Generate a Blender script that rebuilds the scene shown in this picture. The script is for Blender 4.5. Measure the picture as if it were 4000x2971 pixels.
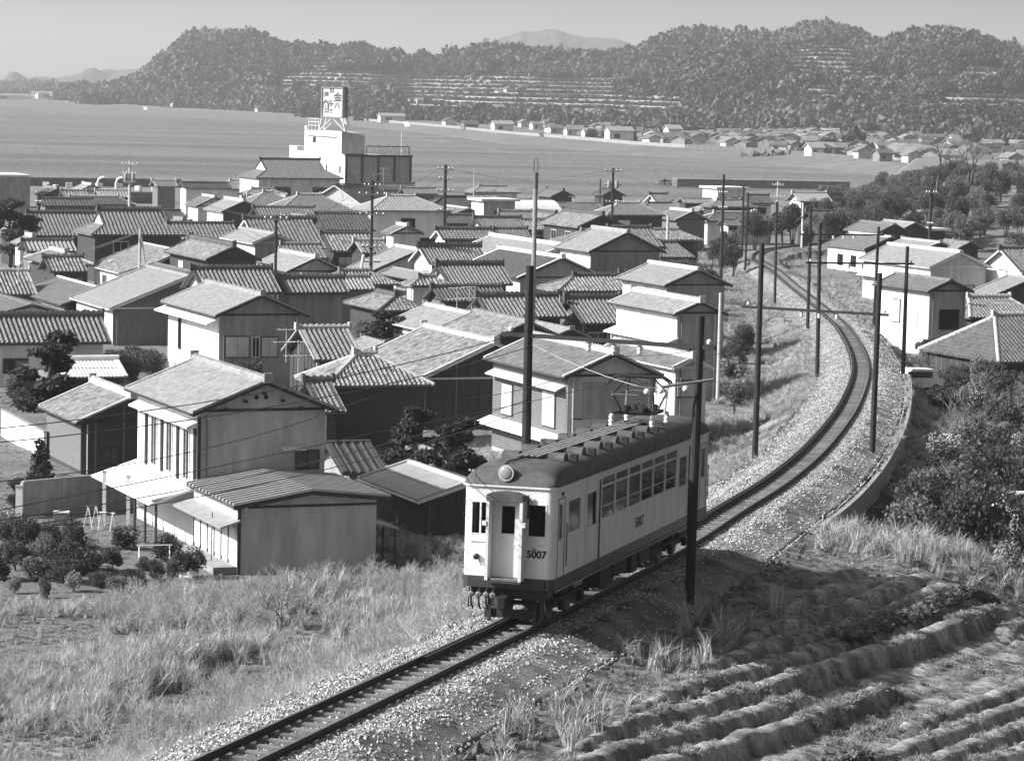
# Black-and-white photograph of an electric railcar on a curve above a Japanese seaside village.
import bpy, math, random
import numpy as np
from mathutils import Matrix, Vector

for _o in list(bpy.data.objects):
    bpy.data.objects.remove(_o, do_unlink=True)
SC = bpy.context.scene
COL = SC.collection
random.seed(7)
RNG = np.random.default_rng(7)

# ------------------------------------------------------------------ camera
CAM_Z = 24.0
FPX, CX, CY, KQ = 12000.0, 2000.0, 1485.5, 4000 / 2224
PITCH = math.atan((1485.5 - 357) / 12000)
ROLL = math.radians(1.3)
cp, sp, cr, sr = math.cos(PITCH), math.sin(PITCH), math.cos(ROLL), math.sin(ROLL)
_F = Vector((0, cp, -sp)); _R = Vector((1, 0, 0)); _U = Vector((0, sp, cp))
_r = _R * cr + _U * sr
_u = _U * cr - _R * sr
cam = bpy.data.cameras.new('camera'); cam_o = bpy.data.objects.new('camera', cam); COL.objects.link(cam_o)
_m = Matrix((_r, _u, -_F)).transposed().to_4x4(); _m.translation = (0, 0, CAM_Z)
cam_o.matrix_world = _m
cam.sensor_width = 36.0; cam.lens = 36.0 * FPX / 4000; cam.clip_start = 0.5; cam.clip_end = 60000
SC.camera = cam_o

# ------------------------------------------------------------------ sky, sun, exposure
SUN_EL, SUN_AL = math.radians(34), math.radians(77)
TO_SUN = Vector((-math.sin(SUN_AL) * math.cos(SUN_EL), -math.cos(SUN_AL) * math.cos(SUN_EL), math.sin(SUN_EL)))
W = bpy.data.worlds.new('World'); SC.world = W; W.use_nodes = True
_nt = W.node_tree; _nt.nodes.clear()
_sky = _nt.nodes.new('ShaderNodeTexSky'); _sky.sky_type = 'NISHITA'; _sky.sun_disc = False
_sky.sun_elevation = SUN_EL; _sky.sun_rotation = math.atan2(TO_SUN.x, TO_SUN.y)
_sky.altitude = 20; _sky.air_density = 1.0; _sky.dust_density = 5.0; _sky.ozone_density = 1.0
_bw = _nt.nodes.new('ShaderNodeRGBToBW')
_bg = _nt.nodes.new('ShaderNodeBackground'); _bg.inputs['Strength'].default_value = 0.063
_wo = _nt.nodes.new('ShaderNodeOutputWorld')
_nt.links.new(_sky.outputs[0], _bw.inputs[0]); _nt.links.new(_bw.outputs[0], _bg.inputs['Color'])
_nt.links.new(_bg.outputs[0], _wo.inputs['Surface'])
_sl = bpy.data.lights.new('sun', 'SUN'); _sl.energy = 5.0; _sl.angle = math.radians(0.5); _sl.color = (1, 1, 1)
_so = bpy.data.objects.new('sun', _sl); COL.objects.link(_so)
_so.rotation_euler = TO_SUN.to_track_quat('Z', 'Y').to_euler(); _so.location = (-60, -10, 90)
SC.view_settings.view_transform = 'Standard'; SC.view_settings.look = 'None'
SC.view_settings.exposure = 0.75; SC.view_settings.gamma = 1.0; SC.view_settings.use_curve_mapping = False
SC.render.engine = 'CYCLES'
SC.cycles.use_denoising = True
SC.cycles.max_bounces = 6; SC.cycles.diffuse_bounces = 2; SC.cycles.glossy_bounces = 3
SC.cycles.transparent_max_bounces = 8; SC.cycles.volume_bounces = 0; SC.cycles.caustics_reflective = False

# ------------------------------------------------------------------ picture <-> place (2224-wide picture units)
def ray(qx, qy):
    a = (qx * KQ - CX) / FPX; b = (CY - qy * KQ) / FPX
    x = a * cr - b * sr; u = a * sr + b * cr
    return (x, cp + u * sp, -sp + u * cp)
def at_z(qx, qy, z):
    d = ray(qx, qy); t = (z - CAM_Z) / d[2]
    return Vector((d[0] * t, d[1] * t, z))
def at_y(qx, qy, Y):
    d = ray(qx, qy); t = Y / d[1]
    return Vector((d[0] * t, Y, CAM_Z + d[2] * t))
def proj(x, y, z):
    z = z - CAM_Z
    f = y * cp - z * sp; u = y * sp + z * cp
    a = x / f * cr + u / f * sr; b = -x / f * sr + u / f * cr
    return (CX + FPX * a) / KQ, (CY - FPX * b) / KQ
def solve(fn, target, lo, hi, n=50):
    s = 1 if fn(hi) > fn(lo) else -1
    for _ in range(n):
        m = (lo + hi) / 2
        if (fn(m) - target) * s < 0: lo = m
        else: hi = m
    return (lo + hi) / 2

# ------------------------------------------------------------------ materials (all neutral grey: the photograph is black and white)
MATS = {}
def mat(name, v, rough=0.8, var=0.25, scale=3.0, bump=0.0, bscale=20.0, rnd=0.0, spec=0.3, v2=None, stretch=None, wave=None, metal=0.0, world=False):
    if name in MATS: return MATS[name]
    m = bpy.data.materials.new(name); m.use_nodes = True; MATS[name] = m
    nt = m.node_tree; N = nt.nodes; L = nt.links
    b = N['Principled BSDF']; b.inputs['Roughness'].default_value = rough
    b.inputs['Specular IOR Level'].default_value = spec; b.inputs['Metallic'].default_value = metal
    tc = N.new('ShaderNodeTexCoord'); vec = tc.outputs['Object']
    if world: vec = N.new('ShaderNodeNewGeometry').outputs['Position']
    if stretch:
        mp = N.new('ShaderNodeMapping'); mp.inputs['Scale'].default_value = stretch
        L.new(vec, mp.inputs[0]); vec = mp.outputs[0]
    no = N.new('ShaderNodeTexNoise'); no.inputs['Scale'].default_value = scale; no.inputs['Detail'].default_value = 6
    no.inputs['Roughness'].default_value = 0.65
    L.new(vec, no.inputs['Vector'])
    rp = N.new('ShaderNodeValToRGB'); e = rp.color_ramp.elements
    lo, hi = v * (1 - var), (v2 if v2 is not None else v * (1 + var))
    e[0].position, e[1].position = 0.34, 0.66
    e[0].color = (lo, lo, lo, 1); e[1].color = (hi, hi, hi, 1)
    L.new(no.outputs[0], rp.inputs[0]); out = rp.outputs[0]
    if rnd:
        oi = N.new('ShaderNodeObjectInfo'); mr = N.new('ShaderNodeMapRange')
        mr.inputs[3].default_value = 1 - rnd; mr.inputs[4].default_value = 1 + rnd
        L.new(oi.outputs['Random'], mr.inputs[0])
        mx = N.new('ShaderNodeMix'); mx.data_type = 'RGBA'; mx.blend_type = 'MULTIPLY'; mx.inputs[0].default_value = 1
        L.new(out, mx.inputs[6]); L.new(mr.outputs[0], mx.inputs[7]); out = mx.outputs[2]
    L.new(out, b.inputs['Base Color'])
    if bump or wave:
        bp = N.new('ShaderNodeBump'); bp.inputs['Strength'].default_value = bump or 0.6; bp.inputs['Distance'].default_value = 0.03
        if wave:
            wv = N.new('ShaderNodeTexWave'); wv.inputs['Scale'].default_value = wave[1]; wv.bands_direction = wave[0]
            wv.inputs['Distortion'].default_value = 0.3; L.new(tc.outputs['Object'], wv.inputs[0]); L.new(wv.outputs[0], bp.inputs['Height'])
        else:
            n2 = N.new('ShaderNodeTexNoise'); n2.inputs['Scale'].default_value = bscale; n2.inputs['Detail'].default_value = 5
            L.new(tc.outputs['Object'], n2.inputs['Vector']); L.new(n2.outputs[0], bp.inputs['Height'])
        L.new(bp.outputs[0], b.inputs['Normal'])
    return m
def attr_mat(name, rough=0.95, bump=0.0, bscale=3.0, spec=0.1, fine=0.25, fscale=6.0):
    """base colour = the mesh's own 'tone' attribute (soil, rock, orchard rows, painted valley shade) with fine noise"""
    m = bpy.data.materials.new(name); m.use_nodes = True; MATS[name] = m
    N = m.node_tree.nodes; L = m.node_tree.links; b = N['Principled BSDF']
    b.inputs['Roughness'].default_value = rough; b.inputs['Specular IOR Level'].default_value = spec
    at = N.new('ShaderNodeAttribute'); at.attribute_name = 'tone'
    tc = N.new('ShaderNodeTexCoord'); no = N.new('ShaderNodeTexNoise')
    no.inputs['Scale'].default_value = fscale; no.inputs['Detail'].default_value = 8; no.inputs['Roughness'].default_value = 0.75
    L.new(tc.outputs['Object'], no.inputs['Vector'])
    mr = N.new('ShaderNodeMapRange'); mr.inputs[1].default_value = 0.3; mr.inputs[2].default_value = 0.7
    mr.inputs[3].default_value = 1 - fine; mr.inputs[4].default_value = 1 + fine
    L.new(no.outputs[0], mr.inputs[0])
    ml = N.new('ShaderNodeMath'); ml.operation = 'MULTIPLY'; L.new(at.outputs['Fac'], ml.inputs[0]); L.new(mr.outputs[0], ml.inputs[1])
    cb = N.new('ShaderNodeCombineColor')
    for k in range(3): L.new(ml.outputs[0], cb.inputs[k])
    L.new(cb.outputs[0], b.inputs['Base Color'])
    if bump:
        bp = N.new('ShaderNodeBump'); bp.inputs['Strength'].default_value = bump; bp.inputs['Distance'].default_value = 0.15
        n2 = N.new('ShaderNodeTexNoise'); n2.inputs['Scale'].default_value = bscale; n2.inputs['Detail'].default_value = 8; n2.inputs['Roughness'].default_value = 0.7
        L.new(tc.outputs['Object'], n2.inputs['Vector']); L.new(n2.outputs[0], bp.inputs['Height']); L.new(bp.outputs[0], b.inputs['Normal'])
    return m
def leaf_mat(name, v, trans=0.35, rnd=0.25):
    m = bpy.data.materials.new(name); m.use_nodes = True; MATS[name] = m
    N = m.node_tree.nodes; L = m.node_tree.links; b = N['Principled BSDF']
    b.inputs['Roughness'].default_value = 0.55; b.inputs['Specular IOR Level'].default_value = 0.35
    oi = N.new('ShaderNodeObjectInfo'); ge = N.new('ShaderNodeNewGeometry')
    ad = N.new('ShaderNodeMath'); ad.operation = 'ADD'; L.new(oi.outputs['Random'], ad.inputs[0]); L.new(ge.outputs['Random Per Island'], ad.inputs[1])
    mr = N.new('ShaderNodeMapRange'); mr.inputs[2].default_value = 2.0
    mr.inputs[3].default_value = v * (1 - rnd); mr.inputs[4].default_value = v * (1 + rnd * 1.3)
    L.new(ad.outputs[0], mr.inputs[0])
    cb = N.new('ShaderNodeCombineColor')
    for k in range(3): L.new(mr.outputs[0], cb.inputs[k])
    L.new(cb.outputs[0], b.inputs['Base Color'])
    tl = N.new('ShaderNodeBsdfTranslucent'); L.new(cb.outputs[0], tl.inputs[0])
    mx = N.new('ShaderNodeMixShader'); mx.inputs[0].default_value = trans
    L.new(b.outputs[0], mx.inputs[1]); L.new(tl.outputs[0], mx.inputs[2])
    L.new(mx.outputs[0], N['Material Output'].inputs['Surface'])
    return m
mat('tile', 0.17, 0.5, 0.38, 2.6, spec=0.5, world=True)
mat('tile_pale', 0.29, 0.55, 0.30, 2.6, spec=0.5, world=True)
mat('tile_old', 0.22, 0.8, 0.60, 2.2, spec=0.3, world=True)
mat('tile_dark', 0.09, 0.5, 0.38, 2.2, spec=0.5, world=True)
mat('ridge', 0.22, 0.6, 0.3, 2.0)
mat('ridge_pale', 0.42, 0.7, 0.25, 2.0)
mat('plaster', 0.62, 0.85, 0.22, 1.0, bump=0.15, bscale=40, stretch=(1.4, 1.4, 0.3))
mat('white', 0.74, 0.7, 0.14, 0.9, stretch=(1.4, 1.4, 0.3))
mat('mortar', 0.44, 0.9, 0.22, 1.1, bump=0.2, bscale=30, stretch=(1.3, 1.3, 0.35))
mat('mortar_dark', 0.29, 0.9, 0.25, 1.1, bump=0.2, bscale=30, stretch=(1.3, 1.3, 0.35))
mat('wood', 0.055, 0.85, 0.45, 5.0, stretch=(6, 6, 0.5))
mat('wood_grey', 0.16, 0.9, 0.4, 5.0, stretch=(6, 6, 0.5))
mat('siding', 0.16, 0.7, 0.1, 2.0, wave=('Z', 2.2))
mat('trim', 0.035, 0.6, 0.3, 3.0)
mat('trim_pale', 0.6, 0.6, 0.15, 3.0)
mat('metal_roof', 0.30, 0.45, 0.15, 1.5, spec=0.5)
mat('metal_roof_dark', 0.07, 0.5, 0.2, 1.5, spec=0.5)
mat('metal_roof_white', 0.72, 0.5, 0.08, 1.5)
mat('concrete', 0.28, 0.9, 0.2, 1.2, bump=0.2, bscale=25)
mat('concrete_dark', 0.13, 0.9, 0.3, 0.6, bump=0.2, bscale=10)
mat('pole_wood', 0.030, 0.85, 0.4, 4.0, stretch=(5, 5, 0.4))
mat('pole_pale', 0.50, 0.8, 0.15, 2.0)
mat('insulator', 0.85, 0.2, 0.03, 2.0, spec=0.6)
mat('wire', 0.05, 0.5, 0.1)
mat('wire_pale', 0.45, 0.5, 0.1)
mat('shutter', 0.50, 0.7, 0.1, 2.0)
mat('paper', 0.70, 0.8, 0.1, 3.0)
mat('car_cream', 0.66, 0.40, 0.13, 1.6, spec=0.45, stretch=(1, 1, 0.3))
mat('car_dark', 0.045, 0.4, 0.25, 2.0, spec=0.45)
mat('car_roof', 0.085, 0.75, 0.35, 2.5, bump=0.25, bscale=8)
mat('car_board', 0.20, 0.85, 0.4, 6.0, stretch=(0.3, 5, 5))
mat('iron', 0.028, 0.6, 0.4, 6.0)
mat('iron_grey', 0.16, 0.5, 0.35, 6.0)
mat('rail_side', 0.030, 0.65, 0.4, 4.0)
mat('rail_head', 0.22, 0.35, 0.3, 4.0, metal=0.5)
mat('sleeper', 0.17, 0.9, 0.45, 6.0, rnd=0.3)
mat('stone', 0.37, 0.9, 0.45, 9.0, rnd=0.55)
mat('bark', 0.06, 0.9, 0.4, 6.0)
mat('bark_pale', 0.20, 0.9, 0.4, 6.0)
mat('soil', 0.10, 0.95, 0.35, 3.0, bump=0.4)
mat('interior', 0.02, 0.9, 0.1)
leaf_mat('leaf_dark', 0.055); leaf_mat('leaf', 0.085); leaf_mat('leaf_pale', 0.16); leaf_mat('needle', 0.045)
leaf_mat('far_leaf', 0.055, 0.2, 0.45); leaf_mat('far_leaf_pale', 0.09, 0.2, 0.4); leaf_mat('dry_grass', 0.40, 0.25, 0.65); leaf_mat('twig', 0.20, 0.0, 0.4); leaf_mat('bamboo', 0.13, 0.35, 0.3)
def glass_mat(name, v, rough=0.06):
    m = bpy.data.materials.new(name); m.use_nodes = True; MATS[name] = m
    b = m.node_tree.nodes['Principled BSDF']; b.inputs['Base Color'].default_value = (v, v, v, 1)
    b.inputs['Roughness'].default_value = rough; b.inputs['Specular IOR Level'].default_value = 0.8
    return m
glass_mat('glass', 0.018); glass_mat('lamp_glass', 0.28, 0.12)
def clear_glass(name):
    m = bpy.data.materials.new(name); m.use_nodes = True; MATS[name] = m
    N = m.node_tree.nodes; L = m.node_tree.links; N.remove(N['Principled BSDF'])
    t = N.new('ShaderNodeBsdfTransparent'); t.inputs[0].default_value = (0.8, 0.8, 0.8, 1)
    g = N.new('ShaderNodeBsdfGlossy'); g.inputs['Roughness'].default_value = 0.03
    f = N.new('ShaderNodeFresnel'); f.inputs[0].default_value = 1.5; x = N.new('ShaderNodeMixShader')
    L.new(f.outputs[0], x.inputs[0]); L.new(t.outputs[0], x.inputs[1]); L.new(g.outputs[0], x.inputs[2])
    L.new(x.outputs[0], N['Material Output'].inputs['Surface'])
clear_glass('car_glass')

# ------------------------------------------------------------------ mesh helpers
def np_mesh(name, V, F, smooth=False):
    """V (n,3) array, F (m,k) array of quads or triangles"""
    V = np.asarray(V, np.float32); F = np.asarray(F, np.int32); k = F.shape[1]
    me = bpy.data.meshes.new(name)
    me.vertices.add(len(V)); me.vertices.foreach_set('co', V.ravel())
    me.loops.add(F.size); me.loops.foreach_set('vertex_index', F.ravel())
    me.polygons.add(len(F)); me.polygons.foreach_set('loop_start', np.arange(0, F.size, k, dtype=np.int32))
    me.polygons.foreach_set('use_smooth', np.full(len(F), bool(smooth)))
    me.update(calc_edges=True)
    return me
class MB:
    """collects shapes and links them as ONE mesh object"""
    def __init__(s): s.v = []; s.f = []
    def poly(s, vs, fs):
        n = len(s.v); s.v += [tuple(p) for p in vs]; s.f += [tuple(i + n for i in f) for f in fs]; return s
    def box(s, x0, x1, y0, y1, z0, z1):
        return s.poly([(x0, y0, z0), (x1, y0, z0), (x1, y1, z0), (x0, y1, z0), (x0, y0, z1), (x1, y0, z1), (x1, y1, z1), (x0, y1, z1)],
                      [(0, 3, 2, 1), (4, 5, 6, 7), (0, 1, 5, 4), (1, 2, 6, 5), (2, 3, 7, 6), (3, 0, 4, 7)])
    def hexa(s, p8):
        return s.poly(p8, [(0, 3, 2, 1), (4, 5, 6, 7), (0, 1, 5, 4), (1, 2, 6, 5), (2, 3, 7, 6), (3, 0, 4, 7)])
    def prism(s, ring, off):
        """closed ring of 3D points extruded by vector off"""
        n = len(ring); o = Vector(off)
        vs = [Vector(p) for p in ring] + [Vector(p) + o for p in ring]
        return s.poly(vs, [tuple(range(n))[::-1], tuple(range(n, 2 * n))] + [(i, (i + 1) % n, n + (i + 1) % n, n + i) for i in range(n)])
    def tube(s, pts, r, n=6, r2=None, cap=True):
        pts = [Vector(p) for p in pts]; m = len(pts); base = len(s.v)
        for i, p in enumerate(pts):
            t = (pts[min(i + 1, m - 1)] - pts[max(i - 1, 0)]).normalized()
            a = t.orthogonal().normalized() if i == 0 else (a - t * a.dot(t)).normalized()
            b = t.cross(a); rr = r if r2 is None else r + (r2 - r) * i / max(1, m - 1)
            for k in range(n):
                q = 2 * math.pi * k / n
                s.v.append(tuple(p + (a * math.cos(q) + b * math.sin(q)) * rr))
        for i in range(m - 1):
            for k in range(n):
                s.f.append((base + i * n + k, base + i * n + (k + 1) % n, base + (i + 1) * n + (k + 1) % n, base + (i + 1) * n + k))
        if cap:
            s.f.append(tuple(base + k for k in range(n))[::-1]); s.f.append(tuple(base + (m - 1) * n + k for k in range(n)))
        return s
    def lathe(s, prof, c=(0, 0, 0), n=14, ax=2):
        """profile [(r, h)] turned about axis ax through c"""
        base = len(s.v)
        for r, h in prof:
            for k in range(n):
                q = 2 * math.pi * k / n; p = [0, 0, 0]
                p[ax] = h; p[(ax + 1) % 3] = r * math.cos(q); p[(ax + 2) % 3] = r * math.sin(q)
                s.v.append((p[0] + c[0], p[1] + c[1], p[2] + c[2]))
        for i in range(len(prof) - 1):
            for k in range(n):
                s.f.append((base + i * n + k, base + i * n + (k + 1) % n, base + (i + 1) * n + (k + 1) % n, base + (i + 1) * n + k))
        s.f.append(tuple(base + k for k in range(n))[::-1]); s.f.append(tuple(base + (len(prof) - 1) * n + k for k in range(n)))
        return s
    def mesh(s, name, material=None, smooth=False):
        me = bpy.data.meshes.new(name); me.from_pydata(s.v, [], s.f); me.update()
        if smooth:
            for p in me.polygons: p.use_smooth = True
        if material: me.materials.append(MATS[material])
        return me
    def build(s, name, material, parent=None, smooth=False):
        return link(name, s.mesh(name, material, smooth), parent)
def link(name, me, parent=None):
    o = bpy.data.objects.new(name, me); COL.objects.link(o)
    if parent is not None: o.parent = parent
    return o
def tag(o, label, cat=None, group=None, kind=None):
    if label: o['label'] = label
    if cat: o['category'] = cat
    if group: o['group'] = group
    if kind: o['kind'] = kind
    return o
def thing(name, label, cat, loc=(0, 0, 0), rz=0.0, group=None):
    o = bpy.data.objects.new(name, None); COL.objects.link(o)
    o.location = loc; o.rotation_euler = (0, 0, rz); o.empty_display_size = 0.3
    return tag(o, label, cat, group, 'thing')
def box(name, material, parent, x0, x1, y0, y1, z0, z1):
    return MB().box(x0, x1, y0, y1, z0, z1).build(name, material, parent)
def copy_tree(o, parent=None):
    c = o.copy(); COL.objects.link(c); c.parent = parent
    for ch in list(o.children): copy_tree(ch, c)
    return c
def vnoise(x, y, seed=0):
    """smooth value noise on arrays"""
    xi = np.floor(x).astype(np.int64); yi = np.floor(y).astype(np.int64)
    fx = x - xi; fy = y - yi; fx = fx * fx * (3 - 2 * fx); fy = fy * fy * (3 - 2 * fy)
    def h(a, b):
        n = (a * 374761393 + b * 668265263 + seed * 1442695041) & 0x7fffffff
        n = ((n ^ (n >> 13)) * 1274126177) & 0x7fffffff
        return ((n ^ (n >> 16)) & 0xffff) / 65535.0
    return (h(xi, yi) * (1 - fx) + h(xi + 1, yi) * fx) * (1 - fy) + (h(xi, yi + 1) * (1 - fx) + h(xi + 1, yi + 1) * fx) * fy
def fbm(x, y, seed=0, oct=4):
    r = 0; a = 0.5; t = 0
    for i in range(oct):
        r = r + a * vnoise(x * 2 ** i, y * 2 ** i, seed + i); t += a; a *= 0.5
    return r / t
def sstep(a, b, x):
    t = np.clip((x - a) / (b - a), 0, 1); return t * t * (3 - 2 * t)

# instances for what nobody could count (leaves of a far wood, grass, ballast)
_GN = {}
def scatter(name, pts, scl, rot, idx, protos, kind='stuff', label=None, cat=None, parent=None):
    n = len(pts)
    if n == 0: return None
    me = bpy.data.meshes.new(name); me.vertices.add(n); me.vertices.foreach_set('co', np.asarray(pts, np.float32).ravel())
    a = me.attributes.new('scl', 'FLOAT_VECTOR', 'POINT'); s3 = np.asarray(scl, np.float32)
    if s3.ndim == 1: s3 = np.repeat(s3[:, None], 3, 1)
    a.data.foreach_set('vector', s3.ravel())
    a = me.attributes.new('rot', 'FLOAT_VECTOR', 'POINT'); a.data.foreach_set('vector', np.asarray(rot, np.float32).ravel())
    a = me.attributes.new('idx', 'INT', 'POINT'); a.data.foreach_set('value', np.asarray(idx, np.int32))
    o = link(name, me, parent)
    key = tuple(p.name for p in protos)
    if key not in _GN:
        c = bpy.data.collections.new('kinds_' + name)
        for i, p in enumerate(protos):
            c.objects.link(p)
        g = bpy.data.node_groups.new('scatter_' + name, 'GeometryNodeTree'); N = g.nodes; L = g.links
        g.interface.new_socket('Geometry', in_out='INPUT', socket_type='NodeSocketGeometry')
        g.interface.new_socket('Geometry', in_out='OUTPUT', socket_type='NodeSocketGeometry')
        gi = N.new('NodeGroupInput'); go = N.new('NodeGroupOutput')
        ip = N.new('GeometryNodeInstanceOnPoints'); ci = N.new('GeometryNodeCollectionInfo')
        ci.inputs['Collection'].default_value = c; ci.inputs['Separate Children'].default_value = True; ci.inputs['Reset Children'].default_value = True
        def at(nm, ty):
            q = N.new('GeometryNodeInputNamedAttribute'); q.data_type = ty; q.inputs['Name'].default_value = nm
            return next(s for s in q.outputs if s.enabled and s.name == 'Attribute')
        e2r = N.new('FunctionNodeEulerToRotation')
        L.new(at('rot', 'FLOAT_VECTOR'), e2r.inputs[0])
        L.new(gi.outputs[0], ip.inputs['Points']); L.new(ci.outputs[0], ip.inputs['Instance'])
        ip.inputs['Pick Instance'].default_value = True
        L.new(at('idx', 'INT'), ip.inputs['Instance Index']); L.new(e2r.outputs[0], ip.inputs['Rotation'])
        L.new(at('scl', 'FLOAT_VECTOR'), ip.inputs['Scale']); L.new(ip.outputs[0], go.inputs[0])
        _GN[key] = g
    md = o.modifiers.new('scatter', 'NODES'); md.node_group = _GN[key]
    return tag(o, label, cat, None, kind)
def proto(name, me):
    return bpy.data.objects.new(name, me)
def leaf_cloud(name, centers, radii, n, size, material, seed=1, shell=0.55, aspect=1.6, flat=0.0, verts=4):
    """n leaf quads spread through ellipsoids; returns mesh"""
    g = np.random.default_rng(seed); C = np.asarray(centers, float); R = np.asarray(radii, float)
    if R.ndim == 1: R = np.repeat(R[:, None], 3, 1)
    vol = (R[:, 0] * R[:, 1] * R[:, 2]) ** (2 / 3); k = g.choice(len(C), n, p=vol / vol.sum())
    d = g.normal(size=(n, 3)); d /= np.linalg.norm(d, axis=1)[:, None]
    rad = shell + (1 - shell) * g.random(n) ** 0.6
    P = C[k] + d * R[k] * rad[:, None] * (0.85 + 0.3 * g.random((n, 1)))
    a = g.normal(size=(n, 3)); a[:, 2] *= (1 - flat); a /= np.linalg.norm(a, axis=1)[:, None]
    nn = d + 0.9 * g.normal(size=(n, 3)); nn[:, 2] += flat * 2; b = np.cross(nn, a); b /= np.linalg.norm(b, axis=1)[:, None] + 1e-9
    s = size * (0.6 + 0.8 * g.random((n, 1)))
    a = a * s * aspect / 2; b = b * s / 2
    if verts == 3:
        V = np.stack([P - a - b, P - a + b, P + a], 1).reshape(-1, 3); F = np.arange(3 * n).reshape(n, 3)
    else:
        V = np.stack([P - a, P - b, P + a, P + b], 1).reshape(-1, 3); F = np.arange(4 * n).reshape(n, 4)
    me = np_mesh(name, V, F); me.materials.append(MATS[material])
    return me
# ================================================================== track line
_TZ = np.array([(20, 12.9), (56, 11.35), (79.5, 10.24), (103, 9.62), (140, 8.4), (211, 6.2), (300, 5.2), (420, 5.0), (600, 5.0)])
def track_z(Y): return np.interp(Y, _TZ[:, 0], _TZ[:, 1])
_TQ = [(482, 1652), (1583.7, 1103.1), (1696.4, 1032.4), (1783.9, 955), (1847.2, 867.5), (1868, 790.1), (1838, 719),
       (1802.5, 681.9), (1765.5, 651.6), (1718.4, 614.6), (1678, 580.9), (1652, 567), (1643, 555.7), (1655, 544.5), (1691.4, 536.5), (1741.9, 532.1)]
def on_track(qx, qy, dz=0.0):
    Y = 100.0
    for _ in range(80): Y = 0.5 * Y + 0.5 * at_z(qx, qy, float(track_z(Y)) + dz)[1]
    return at_z(qx, qy, float(track_z(Y)) + dz)
TR_YAW = math.radians(15.26); TR_D = Vector((math.sin(TR_YAW), math.cos(TR_YAW), -0.0255)); TR_R = Vector((math.cos(TR_YAW), -math.sin(TR_YAW), 0))
TR_O = Vector((-0.023, 77.66, 10.285))                    # rail level under the front of the railcar
_ctl = [on_track(*q) for q in _TQ]
_ctl = [_ctl[0] + (_ctl[0] - TR_O) * 1.1, _ctl[0], TR_O, TR_O + TR_D * 9.5, TR_O + TR_D * 19.5] + [p for p in _ctl[1:] if p.y > 104] + [Vector((44, 410, 5)), Vector((60, 418, 5)), Vector((90, 428, 5))]
def catmull(P, step):
    out = []
    for i in range(len(P) - 1):
        a, b, c, d = P[max(i - 1, 0)], P[i], P[i + 1], P[min(i + 2, len(P) - 1)]
        n = max(2, int((c - b).length / step))
        for k in range(n):
            t = k / n
            out.append(0.5 * ((2 * b) + (c - a) * t + (2 * a - 5 * b + 4 * c - d) * t * t + (3 * b - a - 3 * c + d) * t ** 3))
    out.append(P[-1]); return out
_path = catmull(_ctl, 0.5)
_pp = np.array([tuple(p) for p in _path])
for _ in range(10):                                       # ease the digitised bends
    _pp[1:-1] = 0.25 * _pp[:-2] + 0.5 * _pp[1:-1] + 0.25 * _pp[2:]
_pp[:, 2] = np.interp(_pp[:, 1], [p.y for p in _ctl], track_z(np.array([p.y for p in _ctl])))
_seg = np.r_[0, np.cumsum(np.linalg.norm(np.diff(_pp, axis=0), axis=1))]
TLEN = _seg[-1]
def tpos(s):
    s = np.clip(np.asarray(s, float), 0, TLEN)
    P = np.stack([np.interp(s, _seg, _pp[:, k]) for k in range(3)], -1)
    Q = np.stack([np.interp(np.clip(s + 0.6, 0, TLEN), _seg, _pp[:, k]) - np.interp(np.clip(s - 0.6, 0, TLEN), _seg, _pp[:, k]) for k in range(3)], -1)
    D = Q / np.linalg.norm(Q, axis=-1, keepdims=True)
    R = np.stack([D[..., 1], -D[..., 0], 0 * D[..., 0]], -1); R /= np.linalg.norm(R, axis=-1, keepdims=True)
    return P, D, R
_gs = np.arange(0, TLEN, 1.0); _gP, _gD, _gR = tpos(_gs)
def track_coords(X, Y):
    """signed offset (right +), rail height, chainage of the nearest track point"""
    sh = X.shape; X = X.ravel(); Y = Y.ravel(); best = np.full(X.shape, 1e18); bi = np.zeros(X.shape, int)
    for i0 in range(0, len(_gs), 1):
        d = (X - _gP[i0, 0]) ** 2 + (Y - _gP[i0, 1]) ** 2
        m = d < best; best[m] = d[m]; bi[m] = i0
    dx = X - _gP[bi, 0]; dy = Y - _gP[bi, 1]
    s = dx * _gR[bi, 0] + dy * _gR[bi, 1]; al = dx * _gD[bi, 0] + dy * _gD[bi, 1]
    dist = np.sqrt(best)
    s = np.where(np.abs(al) > 3, np.sign(s) * dist, s)
    z = np.interp(_gs[bi] + np.clip(al, -1, 1), _seg, _pp[:, 2])
    return s.reshape(sh), z.reshape(sh), _gs[bi].reshape(sh)
VZ = 3.5
RIDGE_A = math.radians(24)
def furrow(X, Y, s):
    """raised vegetable beds on the terrace beside the line (height, mask)"""
    A = RIDGE_A + 0.006 * (s - 8)
    c = (X - 8) * np.cos(A) - (Y - 72) * np.sin(A) + 0.22 * fbm(X * 0.3, Y * 0.3, 5)
    ph = (c / 0.86) % 1.0
    al = X * np.sin(A) + Y * np.cos(A)
    row = np.floor(c / 0.86)
    brk = 1 - 0.9 * sstep(0.70, 0.76, vnoise(row * 3.7 + 11, al * 0.06, 9))
    prof = sstep(0.02, 0.30, ph) * (1 - sstep(0.70, 0.92, ph))
    m = sstep(4.2, 5.4, s) * (1 - sstep(18.5, 20.5, s)) * (1 - sstep(99, 103, Y + 0.35 * s))
    return (0.46 * prof * brk * (0.65 + 0.5 * vnoise(row * 1.7, row * 0 + 3.3, 12)) + 0.07 * prof * (fbm(X * 1.1, Y * 0.8, 14) - 0.5) * 2) * m, m * (0.15 + 0.85 * prof)
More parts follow.
